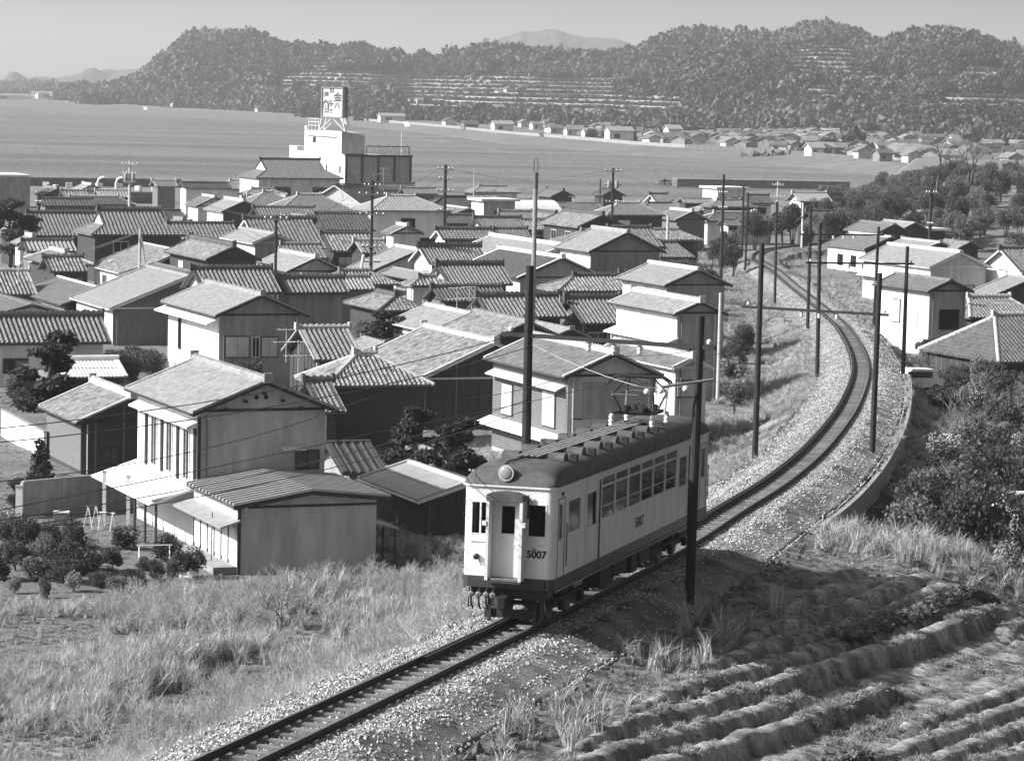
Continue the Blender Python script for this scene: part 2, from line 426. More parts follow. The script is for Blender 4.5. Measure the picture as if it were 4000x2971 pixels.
def ground_z(X, Y, furrows=True):
    X = np.asarray(X, float); Y = np.asarray(Y, float)
    s, zt, ch = track_coords(X, Y)
    n = fbm(X * 0.18, Y * 0.18, 3) - 0.5; n2 = fbm(X * 0.9, Y * 0.9, 4) - 0.5
    base = VZ + 0.35 * n * sstep(0, 40, np.abs(s))
    bed = zt - 0.62
    sl = np.maximum(0, -s - 2.15)
    left = np.maximum(base, bed - 0.52 * sl + 0.5 * n * sstep(0, 4, sl) + 0.25 * n2 * sstep(0, 3, sl))
    Ye = 111.5 - 0.75 * s
    edge = 2.4 * (fbm(X * 0.12, Y * 0.12 + 7, 8) - 0.5)
    p = 1 - sstep(-1, 9, Y - Ye - edge)
    sr_ = np.maximum(0, s - 2.7)
    plat = bed - 0.17 * sr_ - 0.25 * sstep(2, 5, sr_) + 0.12 * n2
    if furrows: plat = plat + furrow(X, Y, s)[0]
    plat = plat + 0.7 * sstep(2.2, 4.5, sr_) * sstep(88, 102, Y) * (1 - sstep(5.5, 8.5, sr_)) * p
    wall = np.where(s < 3.15, 0, 1.0)
    val = np.maximum(3.6 + 0.6 * n, bed - wall * 0.75 - 0.50 * np.maximum(0, s - 3.15) + 0.5 * n * sstep(0, 5, sr_) + 0.3 * n2 * wall)
    right = p * plat + (1 - p) * val
    z = np.where(s < 0, left, right)
    t = X / np.maximum(Y, 1)
    z = z + 4.6 * sstep(0.102, 0.150, t + 0.01 * n) * sstep(395, 470, Y) * (1 - 0.6 * sstep(560, 760, Y)) + 1.5 * sstep(.13, .2, t) * sstep(420, 520, Y)
    shore = 630 + 500 * sstep(0.113, 0.135, t)
    z = np.where(Y > shore - 14, z + (-2.0 - z) * sstep(0, 26, Y - shore + 14), z)
    return z
def gz(x, y):
    return float(ground_z(np.array([x]), np.array([y]), False)[0])

# ground sheet: fine near the line, coarser towards the sea
_Yr = np.r_[np.arange(46, 116, 0.2), 116 * (1160 / 116) ** np.linspace(0, 1, 240)]
_uc = np.linspace(-1, 1, 420)
_GY = np.repeat(_Yr[:, None], len(_uc), 1); _GX = _uc[None] * (0.19 * _GY + 16) + 0.0
_GZ = ground_z(_GX, _GY)
_s, _zt, _ch = track_coords(_GX, _GY)
_, _fm = furrow(_GX, _GY, _s)
_n = fbm(_GX * 0.35, _GY * 0.35, 21); _nn = fbm(_GX * 2.2, _GY * 2.2, 22)
_bank = sstep(2, 5, np.abs(_s)) * (1 - sstep(30, 45, np.abs(_s)))
_tone = 0.13 + 0.10 * _n
_tone = np.where((_s < -2.1) & (_s > -22), 0.10 + 0.18 * sstep(0.35, 0.65, _n) * (.5 + _nn), _tone)
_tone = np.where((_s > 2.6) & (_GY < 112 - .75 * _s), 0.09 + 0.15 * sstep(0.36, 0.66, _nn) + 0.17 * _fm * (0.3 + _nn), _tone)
_tone = np.where((_s > 2.6) & (_GY >= 112 - .75 * _s) & (_s < 40), 0.04 + 0.07 * sstep(0.4, 0.7, _nn), _tone)  # valley soil painted darker to stand in for shade on the slope
_tone = np.where(_GY > 250, 0.15 + 0.1 * _n, _tone)
def grid_faces(r, c):
    i = np.arange(r - 1)[:, None] * c + np.arange(c - 1)[None]
    return np.stack([i, i + 1, i + c + 1, i + c], -1).reshape(-1, 4)
def grid_obj(name, X, Y, Z, tone, material, smooth=True):
    me = np_mesh(name, np.stack([X, Y, Z], -1).reshape(-1, 3), grid_faces(*X.shape), smooth)
    a = me.attributes.new('tone', 'FLOAT', 'POINT'); a.data.foreach_set('value', np.asarray(tone, np.float32).ravel())
    me.materials.append(MATS[material]); return link(name, me)
attr_mat('ground_mat', bump=0.8, bscale=4, fine=0.6, fscale=5.0)
attr_mat('hill_mat', bump=0.0, fine=0.25, fscale=0.08)
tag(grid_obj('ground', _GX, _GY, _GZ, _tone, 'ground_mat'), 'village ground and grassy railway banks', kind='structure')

# ================================================================== sea
def sea_mat():
    m = bpy.data.materials.new('sea'); m.use_nodes = True; MATS['sea'] = m
    N = m.node_tree.nodes; L = m.node_tree.links; b = N['Principled BSDF']
    b.inputs['Base Color'].default_value = (0.05, 0.05, 0.05, 1); b.inputs['Roughness'].default_value = 0.28; b.inputs['IOR'].default_value = 1.33
    tc = N.new('ShaderNodeTexCoord'); mp = N.new('ShaderNodeMapping'); mp.inputs['Scale'].default_value = (0.35, 0.22, 1)
    n1 = N.new('ShaderNodeTexNoise'); n1.inputs['Scale'].default_value = 1.0; n1.inputs['Detail'].default_value = 7; n1.inputs['Roughness'].default_value = 0.6
    L.new(tc.outputs['Object'], mp.inputs[0]); L.new(mp.outputs[0], n1.inputs['Vector'])
    bp = N.new('ShaderNodeBump'); bp.inputs['Strength'].default_value = 1.0; bp.inputs['Distance'].default_value = 1.6
    L.new(n1.outputs[0], bp.inputs['Height']); L.new(bp.outputs[0], b.inputs['Normal'])
    mp2 = N.new('ShaderNodeMapping'); mp2.inputs['Scale'].default_value = (0.004, 0.02, 1)
    n2 = N.new('ShaderNodeTexNoise'); n2.inputs['Scale'].default_value = 1.0; n2.inputs['Detail'].default_value = 5
    L.new(tc.outputs['Object'], mp2.inputs[0]); L.new(mp2.outputs[0], n2.inputs['Vector'])
    mr = N.new('ShaderNodeMapRange'); mr.inputs[1].default_value = 0.35; mr.inputs[2].default_value = 0.65
    mr.inputs[3].default_value = 0.11; mr.inputs[4].default_value = 0.21
    L.new(n2.outputs[0], mr.inputs[0]); cb = N.new('ShaderNodeCombineColor')
    for k in range(3): L.new(mr.outputs[0], cb.inputs[k])
    L.new(cb.outputs[0], b.inputs['Base Color'])
sea_mat()
_sx = np.linspace(-9000, 9000, 40); _sy = np.r_[np.linspace(560, 3000, 60), np.linspace(3300, 26000, 20)]
_SX, _SY = np.meshgrid(_sx, _sy)
_me = np_mesh('sea', np.stack([_SX, _SY, 0 * _SX], -1).reshape(-1, 3), grid_faces(*_SX.shape)); _me.materials.append(MATS['sea'])
tag(link('sea', _me), 'calm grey bay between the village and the far hills', kind='structure')

# ================================================================== land across the bay
_lt = np.array([-0.26, -0.168, -0.141, -0.11, -0.0724, -0.0485, -0.0036, 0.041, 0.083, 0.1086, 0.125, 0.16, 0.26])
_lw = np.array([4600, 4100, 2900, 2520, 2200, 1996, 1536, 1282, 1188, 1086, 1000, 960, 940])        # sea wall / head of the beach
_lsh = np.array([4200, 2900, 2330, 2200, 2060, 1880, 1400, 1200, 1110, 1020, 940, 900, 900])        # water's edge
_lfoot = np.array([5200, 4700, 3100, 2600, 2290, 2120, 1800, 1700, 1640, 1600, 1560, 1500, 1450])   # foot of the hills
_lcr = np.array([6400, 6000, 3600, 3200, 3000, 2950, 2800, 2700, 2600, 2550, 2500, 2450, 2400])     # crest line
_crest_q = [(-400, 190), (0, 196), (120, 200), (180, 212), (250, 188), (300, 168), (330, 153), (352, 126), (395, 108), (410, 96), (450, 90), (500, 86), (560, 84), (600, 103),
            (650, 110), (700, 122), (750, 124), (800, 128), (880, 138), (930, 141), (1000, 124), (1050, 106), (1100, 114), (1180, 130), (1250, 139), (1300, 138),
            (1370, 115), (1440, 86), (1520, 69), (1600, 76), (1690, 81), (1740, 62), (1790, 54), (1850, 67), (1880, 87), (1930, 95), (1980, 79), (2040, 71), (2100, 75), (2160, 95), (2224, 125), (2400, 150), (2700, 170)]
_NT, _NR = 900, 260
_t = np.linspace(-0.235, 0.235, _NT)
def li(a): return np.interp(_t, _lt, a)
_w, _sh, _ft, _cr = li(_lw), li(_lsh), li(_lfoot), li(_lcr)
_ct, _ch2 = [], []
for qx, qy in _crest_q:
    r0 = ray(qx, qy + ((5 if (660 < qx < 960 or 1150 < qx < 1350) else 15) if 230 < qx < 2224 else 6)); _ct.append(r0[0] / r0[1]); _ch2.append(r0[2] / r0[1])
_crz = CAM_Z + np.interp(_t, _ct, _ch2) * _cr
_crz = np.maximum(_crz, 8)
_v = np.linspace(0, 1, _NR)
_bp = [0, 0.04, 0.08, 0.20, 0.82, 1.0]
def rowY(v):
    b = [_sh - 40, _sh, _w, _ft, _cr, _cr + 900]
    i = min(int(np.searchsorted(_bp, v, side='right')) - 1, 4); f = (v - _bp[i]) / (_bp[i + 1] - _bp[i])
    return b[i] + (b[i + 1] - b[i]) * f, i, f
_LY = np.zeros((_NR, _NT)); _LZ = np.zeros((_NR, _NT)); _H = np.zeros((_NR, _NT))
for j, v in enumerate(_v):
    Yv, i, f = rowY(v); _LY[j] = Yv
    if i == 0: z = -2 + 2.1 * f + 0 * _t
    elif i == 1: z = 0.1 + 2.6 * f + 0 * _t
    elif i == 2: z = 2.9 + 1.2 * f + 0 * _t
    elif i == 3: z = 4.1 + (_crz - 4.1) * (f ** 0.85) * (0.75 + 0.25 * f); _H[j] = f
    else: z = _crz * (1 - 0.5 * f * f); _H[j] = 1
    _LZ[j] = z
_LX = _t[None] * _LY
# gullies and spurs, fading out at foot and crest
_rg = 0.6 * np.abs(fbm(_LX * 0.0065, _LY * 0.0022, 31, 4) - 0.5) * 2 + 0.9 * np.abs(fbm(_LX * 0.0034 + 5, _LY * 0.0010, 32, 3) - 0.5) * 2
_hw = 4 * _H * (1 - _H)
_LZ = _LZ + np.where(_H > 0, (_rg - 0.40) * 46 * _hw * np.clip((_crz - 6) / 50, 0.1, 1), 0)
_qx, _qy = proj(_LX, _LY, _LZ)
_terr = [(575, 770, 150, 208), (735, 1000, 152, 205), (860, 1345, 168, 262), (1225, 1365, 142, 172), (1420, 1480, 100, 150), (1800, 1850, 205, 245), (520, 560, 110, 150), (1005, 1140, 165, 205), (1715, 1895, 84, 182), (1690, 1760, 212, 252),
         (1775, 1835, 190, 235), (2020, 2240, 200, 262), (1330, 1480, 205, 265), (640, 720, 112, 150), (1480, 1560, 95, 130), (1600, 1700, 120, 160), (1380, 1440, 235, 262), (1880, 2000, 165, 190), (2090, 2200, 150, 175)]
_tm = np.zeros_like(_LZ)
_wob = (fbm(_LX * 0.012, _LY * 0.008, 41, 3) - 0.5)
for x0, x1, y0, y1 in _terr:
    ex = 26; ey = 9
    mx = sstep(x0 - ex, x0 + ex, _qx + 90 * _wob) * (1 - sstep(x1 - ex, x1 + ex, _qx + 90 * _wob))
    my = sstep(y0 - ey, y0 + ey, _qy + 26 * _wob) * (1 - sstep(y1 - ey, y1 + ey, _qy + 26 * _wob))
    _tm = np.maximum(_tm, mx * my)
_tm = np.where(_H > 0, sstep(0.25, 0.55, _tm * (0.55 + 0.75 * fbm(_LX * 0.022, _LY * 0.012, 42, 3))), 0)
_tm = _tm * (1 - sstep(0.80, 0.88, _H + 0.1 * _wob))
_st = 3.3
_zz = _LZ + 0.9 * (fbm(_LX * 0.02, _LY * 0.02, 43, 2) - 0.5)
_fr = (_zz / _st) % 1.0
_LZ = _LZ * (1 - _tm) + _tm * (np.floor(_zz / _st) * _st + _st * sstep(0.72, 0.98, _fr))
_hn = fbm(_LX * 0.02, _LY * 0.02, 45, 4)
_tone2 = np.where(_H > 0, 0.055 + 0.05 * _hn, 0.14 + 0.1 * _hn)
_orch = 0.06 + 0.07 * sstep(0.42, 0.62, fbm(_LX * 0.03, _LY * 0.012, 47, 3))
_tcol = np.where(_fr > 0.68, 0.27 + 0.12 * _hn, _orch)
_tone2 = _tone2 * (1 - _tm) + _tm * _tcol
_sand = (_LY < _w + 2)
_tone2 = np.where(_sand, 0.15 + 0.05 * _hn, _tone2)
tag(grid_obj('hills', _LX, _LY, _LZ, _tone2, 'hill_mat'), 'wooded and terraced hills across the bay', kind='structure')
def far_ground(x, y):
    """height of the land across the bay at one place"""
    t = x / y; k = int(np.clip((t + 0.235) / 0.47 * (_NT - 1), 0, _NT - 1))
    return float(np.interp(y, _LY[:, k], _LZ[:, k]))
# far mountains
def mountain(name, qpts, Y, label, tone):
    P = [at_y(qx, qy, Y) for qx, qy in qpts]
    xs = np.array([p.x for p in P]); zs = np.array([p.z for p in P])
    gx = np.linspace(xs.min(), xs.max(), 160); top = np.interp(gx, xs, zs)
    top = top + (fbm(gx / Y * 180, gx * 0 + 3, 51, 4) - 0.5) * 0.0030 * Y * sstep(0, .1, (gx - xs.min()) / (xs.max() - xs.min())) * (1 - sstep(.9, 1, (gx - xs.min()) / (xs.max() - xs.min())))
    rows = np.linspace(-1, 1, 61)
    X = np.repeat(gx[None], 61, 0); Yg = Y + rows[:, None] * 0.13 * Y + 0 * X
    prof = (1 - np.abs(rows[:, None]) ** 1.3)
    Z = top[None] * prof + (np.abs(fbm(X / Y * 90, Yg / Y * 40, 53, 4) - .5) - .15) * 0.02 * Y * (1 - prof) * prof * 3
    o = grid_obj(name, X, Yg, Z, tone + 0.05 * fbm(X / Y * 120, Yg / Y * 60, 55, 3), 'hill_mat')
    tag(o, label, kind='structure')
mountain('mountains', [(960, 215), (1010, 150), (1040, 100), (1080, 84), (1120, 74), (1160, 66), (1200, 64), (1240, 72), (1280, 78), (1320, 82), (1360, 90), (1420, 120), (1500, 160), (1560, 215)], 7200, 'pale distant mountain behind the hills', 0.09)
mountain('mountains', [(-700, 215), (-500, 170), (-100, 178), (0, 173), (60, 170), (130, 169), (180, 156), (240, 151), (300, 150), (340, 146), (420, 150), (520, 190), (600, 215)], 7000, 'low hazy ridge beyond the headland', 0.09)
# surf: thin broken lines of foam off the far beach
_fv, _ff = [], []
_fl = [(0, 231), (180, 250), (430, 262), (640, 272), (830, 290), (1000, 314), (1140, 335), (1300, 346), (1460, 355), (1680, 366), (1850, 375)]
_fp = [at_z(x, y, 0.05) for x, y in _fl]
_fp = catmull(_fp, 6)
for lane, dy, wd in ((0, 0, 3.0), (1, -34, 2.0), (2, 30, 2.2), (3, 66, 1.6)):
    for i in range(len(_fp) - 1):
        a = _fp[i]; b = _fp[i + 1]
        if vnoise(np.array([i * 0.06 + lane * 17]), np.array([lane * 9.1]), 61)[0] < (0.42 if lane == 0 else 0.60): continue
        wv = wd * (0.4 + random.random()); n = len(_fv)
        o1 = dy + 5 * math.sin(i * 0.13 + lane); o2 = dy + 5 * math.sin((i + 1) * 0.13 + lane)
        _fv += [(a.x, a.y + o1, 0.06), (b.x, b.y + o2, 0.06), (b.x, b.y + o2 + wv, 0.06), (a.x, a.y + o1 + wv, 0.06)]
        _ff.append((n, n + 1, n + 2, n + 3))
_me = np_mesh('surf', _fv, _ff); mat('foam', 0.55, 0.9, 0.2, 0.5); _me.materials.append(MATS['foam'])
tag(link('surf', _me), 'broken white lines of surf along the far beach', 'surf', kind='stuff')

# wood on the far hills: one mass of crowns
def crown_proto(name, seed, n, sz, material, r=(1, 1, 0.95), lobes=9):
    g = np.random.default_rng(seed); c = g.normal(size=(lobes, 3)); c /= np.linalg.norm(c, axis=1)[:, None]
    c = c * np.array(r) * 0.55; c[:, 2] += 0.7
    return proto(name, leaf_cloud(name, c, 0.36 + 0.22 * g.random(lobes), n, sz, material, seed, 0.7))
_far_p = [crown_proto('far_crown_%s' % k, 70 + i, 240, 0.30, 'far_leaf' if i < 2 else 'far_leaf_pale') for i, k in enumerate('abcd')]
_g = np.random.default_rng(11)
_N = 60000
_ti = _g.random(_N) * (_NT - 2); _vi = (0.085 + 0.755 * _g.random(_N) ** 0.9) * (_NR - 1)
_a = _ti.astype(int); _b = _vi.astype(int)
_px = _LX[_b, _a] + (_g.random(_N) - .5) * 6; _py = _LY[_b, _a] + (_g.random(_N) - .5) * 10; _pz = _LZ[_b, _a]
_cl = fbm(_px * 0.012, _py * 0.008, 81, 3)
_keep = (_tm[_b, _a] < 0.25) & ((_cl > 0.36) | (_g.random(_N) < 0.5)) & (np.abs(_px / _py) < 0.19) & (_py > 1000) & ((_vi / _NR > .2) | (_cl > .62))
_keep |= (_tm[_b, _a] >= 0.25) & (_g.random(_N) < 0.05) & (_fr[_b, _a] < .6)
_top = sstep(0.80, 0.83, _vi / _NR)
_ss = (3.2 + 4.2 * _g.random(_N) ** 1.5 + 2.4 * _g.random(_N) ** 5) * (1 - 0.0 * _top) * np.where(_tm[_b, _a] > .25, 0.42, 1.0) * np.clip(_py / 2600, 0.75, 1.1)
_ix = np.where(fbm(_px * 0.009, _py * 0.006, 83, 3) + 0.16 * _g.random(_N) > 0.60, 2, 0) + _g.integers(0, 2, _N); _rz = np.zeros((_N, 3)); _rz[:, 2] = _g.random(_N) * 6.28
scatter('forest', np.stack([_px, _py, _pz - 0.4 * _ss], -1)[_keep], np.stack([_ss, _ss, _ss * (0.9 + .5 * _g.random(_N))], -1)[_keep], _rz[_keep], _ix[_keep], _far_p, 'stuff', 'dense woodland covering the hills across the bay', 'forest')

# orchard bushes in rows along the terraces
_g = np.random.default_rng(14); _N = 110000
_a = (_g.random(_N) * (_NT - 2)).astype(int); _b = ((0.205 + 0.62 * _g.random(_N)) * (_NR - 1)).astype(int)
_k = (_tm[_b, _a] > .45) & (_fr[_b, _a] > .12) & (_fr[_b, _a] < .52) & (np.abs(_t[_a]) < .19); _a, _b = _a[_k], _b[_k]; _n_ = len(_a)
_px = _LX[_b, _a] + (_g.random(_n_) - .5) * 4; _ss = 1.0 + .9 * _g.random(_n_); _rz = np.zeros((_n_, 3)); _rz[:, 2] = _g.random(_n_) * 6.28
scatter('orchard_rows', np.stack([_px, _LY[_b, _a], _LZ[_b, _a] - .3], -1), np.stack([_ss * 1.5, _ss, _ss], -1), _rz, _g.integers(0, 4, _n_), _far_p, 'stuff', 'rows of orchard bushes on the terraces across the bay', 'orchard')

# ================================================================== railway
GAUGE = 1.10
_trk = tag(bpy.data.objects.new('railway_track', None), 'single railway track curving through the village', None, None, 'structure'); COL.objects.link(_trk)
def sweep(name, material, prof, s0, s1, step, off, parent, hz=0.0):
    S = np.arange(s0, s1, step); P, D, R = tpos(S); n = len(prof); V = []
    for (a, h) in prof:
        V.append(P + R * (off + a) + np.array([0, 0, h + hz]))
    V = np.stack(V, 1).reshape(-1, 3); i = np.arange(len(S) - 1)[:, None] * n; k = np.arange(n)[None]
    F = np.stack([i + k, i + (k + 1) % n, i + n + (k + 1) % n, i + n + k], -1).reshape(-1, 4)
    me = np_mesh(name, V, F); me.materials.append(MATS[material])
    return link(name, me, parent)
_rp = [(-0.065, -0.15), (0.065, -0.15), (0.065, -0.13), (0.014, -0.115), (0.014, -0.045), (0.036, -0.035), (0.036, 0), (-0.036, 0), (-0.036, -0.035), (-0.014, -0.045), (-0.014, -0.115), (-0.065, -0.13)]
for sg in (-1, 1):
    r = sweep('rail', 'rail_side', _rp, 0, TLEN, 0.6, sg * GAUGE / 2, _trk)
    sweep('rail_head', 'rail_head', [(-0.034, 0.003), (0.034, 0.003), (0.034, 0.006), (-0.034, 0.006)], 0, TLEN, 0.6, sg * GAUGE / 2, r)
_s_front = float(np.interp(TR_O.y, _pp[:, 1], _seg))
sweep('guard_rail', 'rail_side', _rp, _s_front - 6, TLEN - 60, 0.6, -GAUGE / 2 + 0.13, _trk)
_slm = MB().box(-1.02, 1.02, -0.11, 0.11, -0.16, 0.0).mesh('sleeper', 'sleeper')
_sv, _sf = [], []; _cnt = 0
for s in np.arange(4, TLEN - 20, 0.72):
    P, D, R = tpos(s); z = P[2] - 0.152
    if _cnt < 300:
        o = link('sleeper', _slm, _trk); o.location = (P[0], P[1], z - random.random() * 0.012); o.rotation_euler = (0, 0, math.atan2(R[1], R[0]) + random.gauss(0, 0.012)); _cnt += 1
    else:
        n = len(_sv)
        for a, b in ((-1.02, -.11), (1.02, -.11), (1.02, .11), (-1.02, .11)):
            q = P + R * a + D * b; _sv.append((q[0], q[1], z))
        _sf.append((n, n + 1, n + 2, n + 3))
if _sf:
    _me = np_mesh('sleepers', _sv, _sf); _me.materials.append(MATS['sleeper']); tag(link('sleepers', _me, _trk), 'sleepers of the far track', kind='stuff')
# ballast bed
_bs = np.arange(0, TLEN, 0.35); _bo = np.linspace(-2.5, 2.95, 36)
_bP, _bD, _bR = tpos(_bs)
_bX = _bP[:, 0:1] + _bR[:, 0:1] * _bo[None]; _bY = _bP[:, 1:2] + _bR[:, 1:2] * _bo[None]
_bh = -0.185 - 0.42 * sstep(1.4, 2.9, np.where(_bo < 0, -_bo * 1.2, _bo))[None] ** 1.2 + 0.05 * (fbm(_bX * 2.2, _bY * 2.2, 91) - .5) + 0 * _bX
_bh = _bh - 0.045 * (1 - sstep(.5, .62, np.abs(_bo)))[None]
_bZ = _bP[:, 2:3] + _bh
_bZ = np.where((_bo[None] > 2.85) | (_bo[None] < -2.4), _bZ - 0.35, _bZ)
_bn = fbm(_bX * 1.4, _bY * 1.4, 93)
_oil = np.exp(-(np.abs(_bo)[None] - 1.55) ** 2 / 0.10) * sstep(.3, .6, fbm(_bX * .5, _bY * .5, 95)) * (_bo[None] > 0)
_bn2 = sstep(.38, .62, fbm(_bX * .8, _bY * .8, 97)); _btone = np.clip(0.20 + 0.14 * _bn2 + 0.20 * (_bn - .5) - 0.10 * _oil - 0.02 * np.exp(-np.abs(_bo)[None] ** 2 / .5), 0.06, 1)
_ball_mat = attr_mat('ballast_mat', bump=1.0, bscale=11, fine=0.5, fscale=9.0)
tag(grid_obj('ballast_bed', _bX, _bY, _bZ, _btone, 'ballast_mat'), 'pale crushed stone ballast under the track', kind='structure')
def rock_mesh(name, seed):
    g = np.random.default_rng(seed)
    d = np.array([(1, 0, 0), (-1, 0, 0), (0, 1, 0), (0, -1, 0), (0, 0, 1), (0, 0, -1)], float) * (0.7 + 0.6 * g.random((6, 1))) + g.normal(size=(6, 3)) * 0.18
    F = [(0, 2, 4), (2, 1, 4), (1, 3, 4), (3, 0, 4), (2, 0, 5), (1, 2, 5), (3, 1, 5), (0, 3, 5)]
    me = np_mesh(name, d * 0.5, F); me.materials.append(MATS['stone']); return me
_rocks = [proto('stone_%s' % c, rock_mesh('stone_%s' % c, 200 + i)) for i, c in enumerate('abcde')]
_g = np.random.default_rng(12)
_N = 135000
_s1 = float(np.interp(330, _pp[:, 1], _seg)); _s0 = 0
_su = _s0 + (_s1 - _s0) * _g.random(_N) ** 1.7; _so_ = np.clip(_g.normal(size=_N) * 1.32, -2.35 - .4 * _g.random(_N), 2.9)
_sP, _sD, _sR = tpos(_su)
_inn = np.abs(_so_) < 0.5
_sz = -0.185 - 0.42 * sstep(1.4, 2.9, np.where(_so_ < 0, -_so_ * 1.2, _so_)) ** 1.2
_pts = _sP + _sR * _so_[:, None]; _pts[:, 2] += _sz + 0.01 - .04 * _inn
_k = (np.abs(np.abs(_so_) - GAUGE / 2) > 0.09) & (~_inn | (_g.random(_N) < .75)) & (_g.random(_N) < .5 + .7 * sstep(.36, .60, fbm(_pts[:, 0] * .8, _pts[:, 1] * .8, 97)) + .5 * (np.abs(_so_) < 1.3)) & ~((_so_ > 1.45) & (_so_ < 2.2) & (_g.random(_N) < .8 * sstep(.35, .6, fbm(_pts[:, 0] * .5, _pts[:, 1] * .5, 95))))
_sc = .8 * (0.045 + 0.06 * _g.random(_N) + 0.05 * _g.random(_N) ** 5) * np.where(_inn, .8, 1) * np.clip(_sP[:, 1] / 150, 1, 1.3)
scatter('ballast', _pts[_k], _sc[_k], (_g.random((_N, 3)) * 6.28)[_k], _g.integers(0, 5, _N)[_k], _rocks, 'stuff', 'loose ballast stones along the track', 'ballast')
# concrete edge wall on the outside of the curve
_sw0 = float(np.interp(109, _pp[:, 1], _seg)); _sw1 = float(np.interp(205, _pp[:, 1], _seg))
_ew = sweep('retaining_wall', 'concrete', [(-0.10, -0.54), (0.08, -0.54), (0.14, -1.5), (-0.10, -1.5)], _sw0, _sw1, 0.6, 3.2, None)
tag(_ew, 'low concrete retaining wall edging the ballast on the curve', 'wall', None, 'thing')
# ================================================================== electric railcar
TRAIN = thing('railcar', 'pale electric railcar numbered 5007 with dark roof on the near track', 'railcar')
_zx = TR_D.normalized(); _zy = -TR_R; _zz_ = _zx.cross(_zy).normalized()
_m = Matrix((_zx, _zy, _zz_)).transposed().to_4x4(); _m.translation = TR_O; TRAIN.matrix_world = _m
CL, HW, ZB, ZS, ZG = 19.4, 1.2, 1.07, 1.36, 3.66      # length, half width, bottom, skirt top, gutter
RC = 0.20                                              # corner radius
def wall_pieces(u0, u1, z0, z1, ops):
    """rectangles left over when openings (a,b,c,d) are cut out of a wall strip"""
    out = []; c = u0
    for a, b, lo, hi in sorted(ops):
        if a > c: out.append((c, a, z0, z1))
        if lo > z0: out.append((a, b, z0, lo))
        if hi < z1: out.append((a, b, hi, z1))
        c = b
    if c < u1: out.append((c, u1, z0, z1))
    return out
SIDE_OPS = [(0.52, 0.95, 2.30, 3.26), (1.50, 2.80, 2.37, 3.26), (3.50, 4.62, 2.30, 3.26)]
_pw = (14.66 - 5.11) / 6
for k in range(6):
    SIDE_OPS.append((5.11 + k * _pw + 0.05, 5.11 + (k + 1) * _pw - 0.05, 2.37, 3.54))
SIDE_OPS += [(15.02, 16.10, 2.30, 3.26), (17.0, 17.7, 2.37, 3.26), (18.25, 18.85, 2.30, 3.26)]
for sg, nm in ((-1, 'near'), (1, 'far')):
    mb = MB()
    for a, b, c, d in wall_pieces(RC, CL - RC, ZS, ZG, SIDE_OPS):
        y0, y1 = sorted((sg * HW, sg * (HW - 0.07)))
        mb.box(a, b, y0, y1, c, d)
    mb.build('body_side', 'car_cream', TRAIN)
    yo = sg * (HW - 0.035)
    for i, (a, b, c, d) in enumerate(SIDE_OPS):
        w = box('window', 'car_glass', TRAIN, a, b, yo - 0.004, yo + 0.004, c, d)
        ys = sorted((sg * (HW - 0.062), sg * (HW - 0.012)))
        fr = MB(); t = 0.035
        fr.box(a, a + t, ys[0], ys[1], c, d).box(b - t, b, ys[0], ys[1], c, d).box(a + t, b - t, ys[0], ys[1], c, c + t).box(a + t, b - t, ys[0], ys[1], d - t, d)
        if 5 < a < 14.7:
            fr.box(a + t, b - t, ys[0], ys[1], 3.25, 3.30); fr.box(a + t, b - t, ys[0] + .01, ys[1] - .01, 2.70, 2.72)
        fr.build('window_frame', 'car_cream', w)
    # doors: slightly recessed leaf with dark post
    for a, b in ((3.28, 4.85), (14.90, 16.36)):
        y = sorted((sg * (HW + 0.004), sg * (HW + 0.012)))
        dr = MB(); 
        dr.box(a, a + 0.03, y[0], y[1], ZS, 3.48).box(a, b, y[0], y[1], 3.45, 3.48).box(a + .2, b - .25, y[0], y[1], 1.55, 1.58).box(a + .2, b - .25, y[0], y[1], 2.18, 2.21)
        dr.build('door_edge', 'car_cream', TRAIN)
        y2 = sorted((sg * (HW + 0.002), sg * (HW + 0.03)))
        box('door_post', 'car_dark', TRAIN, b - 0.02, b + 0.06, y2[0], y2[1], ZB, 3.5)
    for a, b in ((0.40, 1.07), (18.1, 19.0)):
        y = sorted((sg * (HW + 0.002), sg * (HW + 0.012)))
        d = MB().box(a, a + .02, y[0], y[1], ZS, 3.4).box(b, b + .02, y[0], y[1], ZS, 3.4).box(a, b, y[0], y[1], 3.38, 3.4); d.build('cab_door', 'car_dark', TRAIN)
        MB().tube([(b + .1, sg * (HW + .05), 1.6), (b + .1, sg * (HW + .05), 2.7)], 0.015).build('handrail', 'iron', TRAIN)
    ys = sorted((sg * (HW + 0.02), sg * (HW - 0.03)))
    box('belt_moulding', 'car_cream', TRAIN, RC, CL - RC, sg * (HW + 0.001) if sg > 0 else -HW - 0.014, sg * (HW + 0.014) if sg > 0 else -HW - 0.001, 2.25, 2.285)
    y = sorted((sg * (HW - 0.02), sg * (HW + 0.015)))
    box('skirt', 'car_dark', TRAIN, RC, CL - RC, y[0], y[1], ZB, ZS - 0.002)
    y = sorted((sg * (HW + 0.0), sg * (HW + 0.05)))
    box('solebar_strip', 'iron_grey', TRAIN, 0.2, CL - 0.2, y[0], y[1], ZB - 0.06, ZB - 0.003)
    y = sorted((sg * (HW + 0.0), sg * (HW + 0.07)))
    box('gutter', 'car_cream' if sg > 0 else 'car_cream', TRAIN, RC * .6, CL - RC * .6, y[0], y[1], ZG + 0.002, ZG + 0.045)
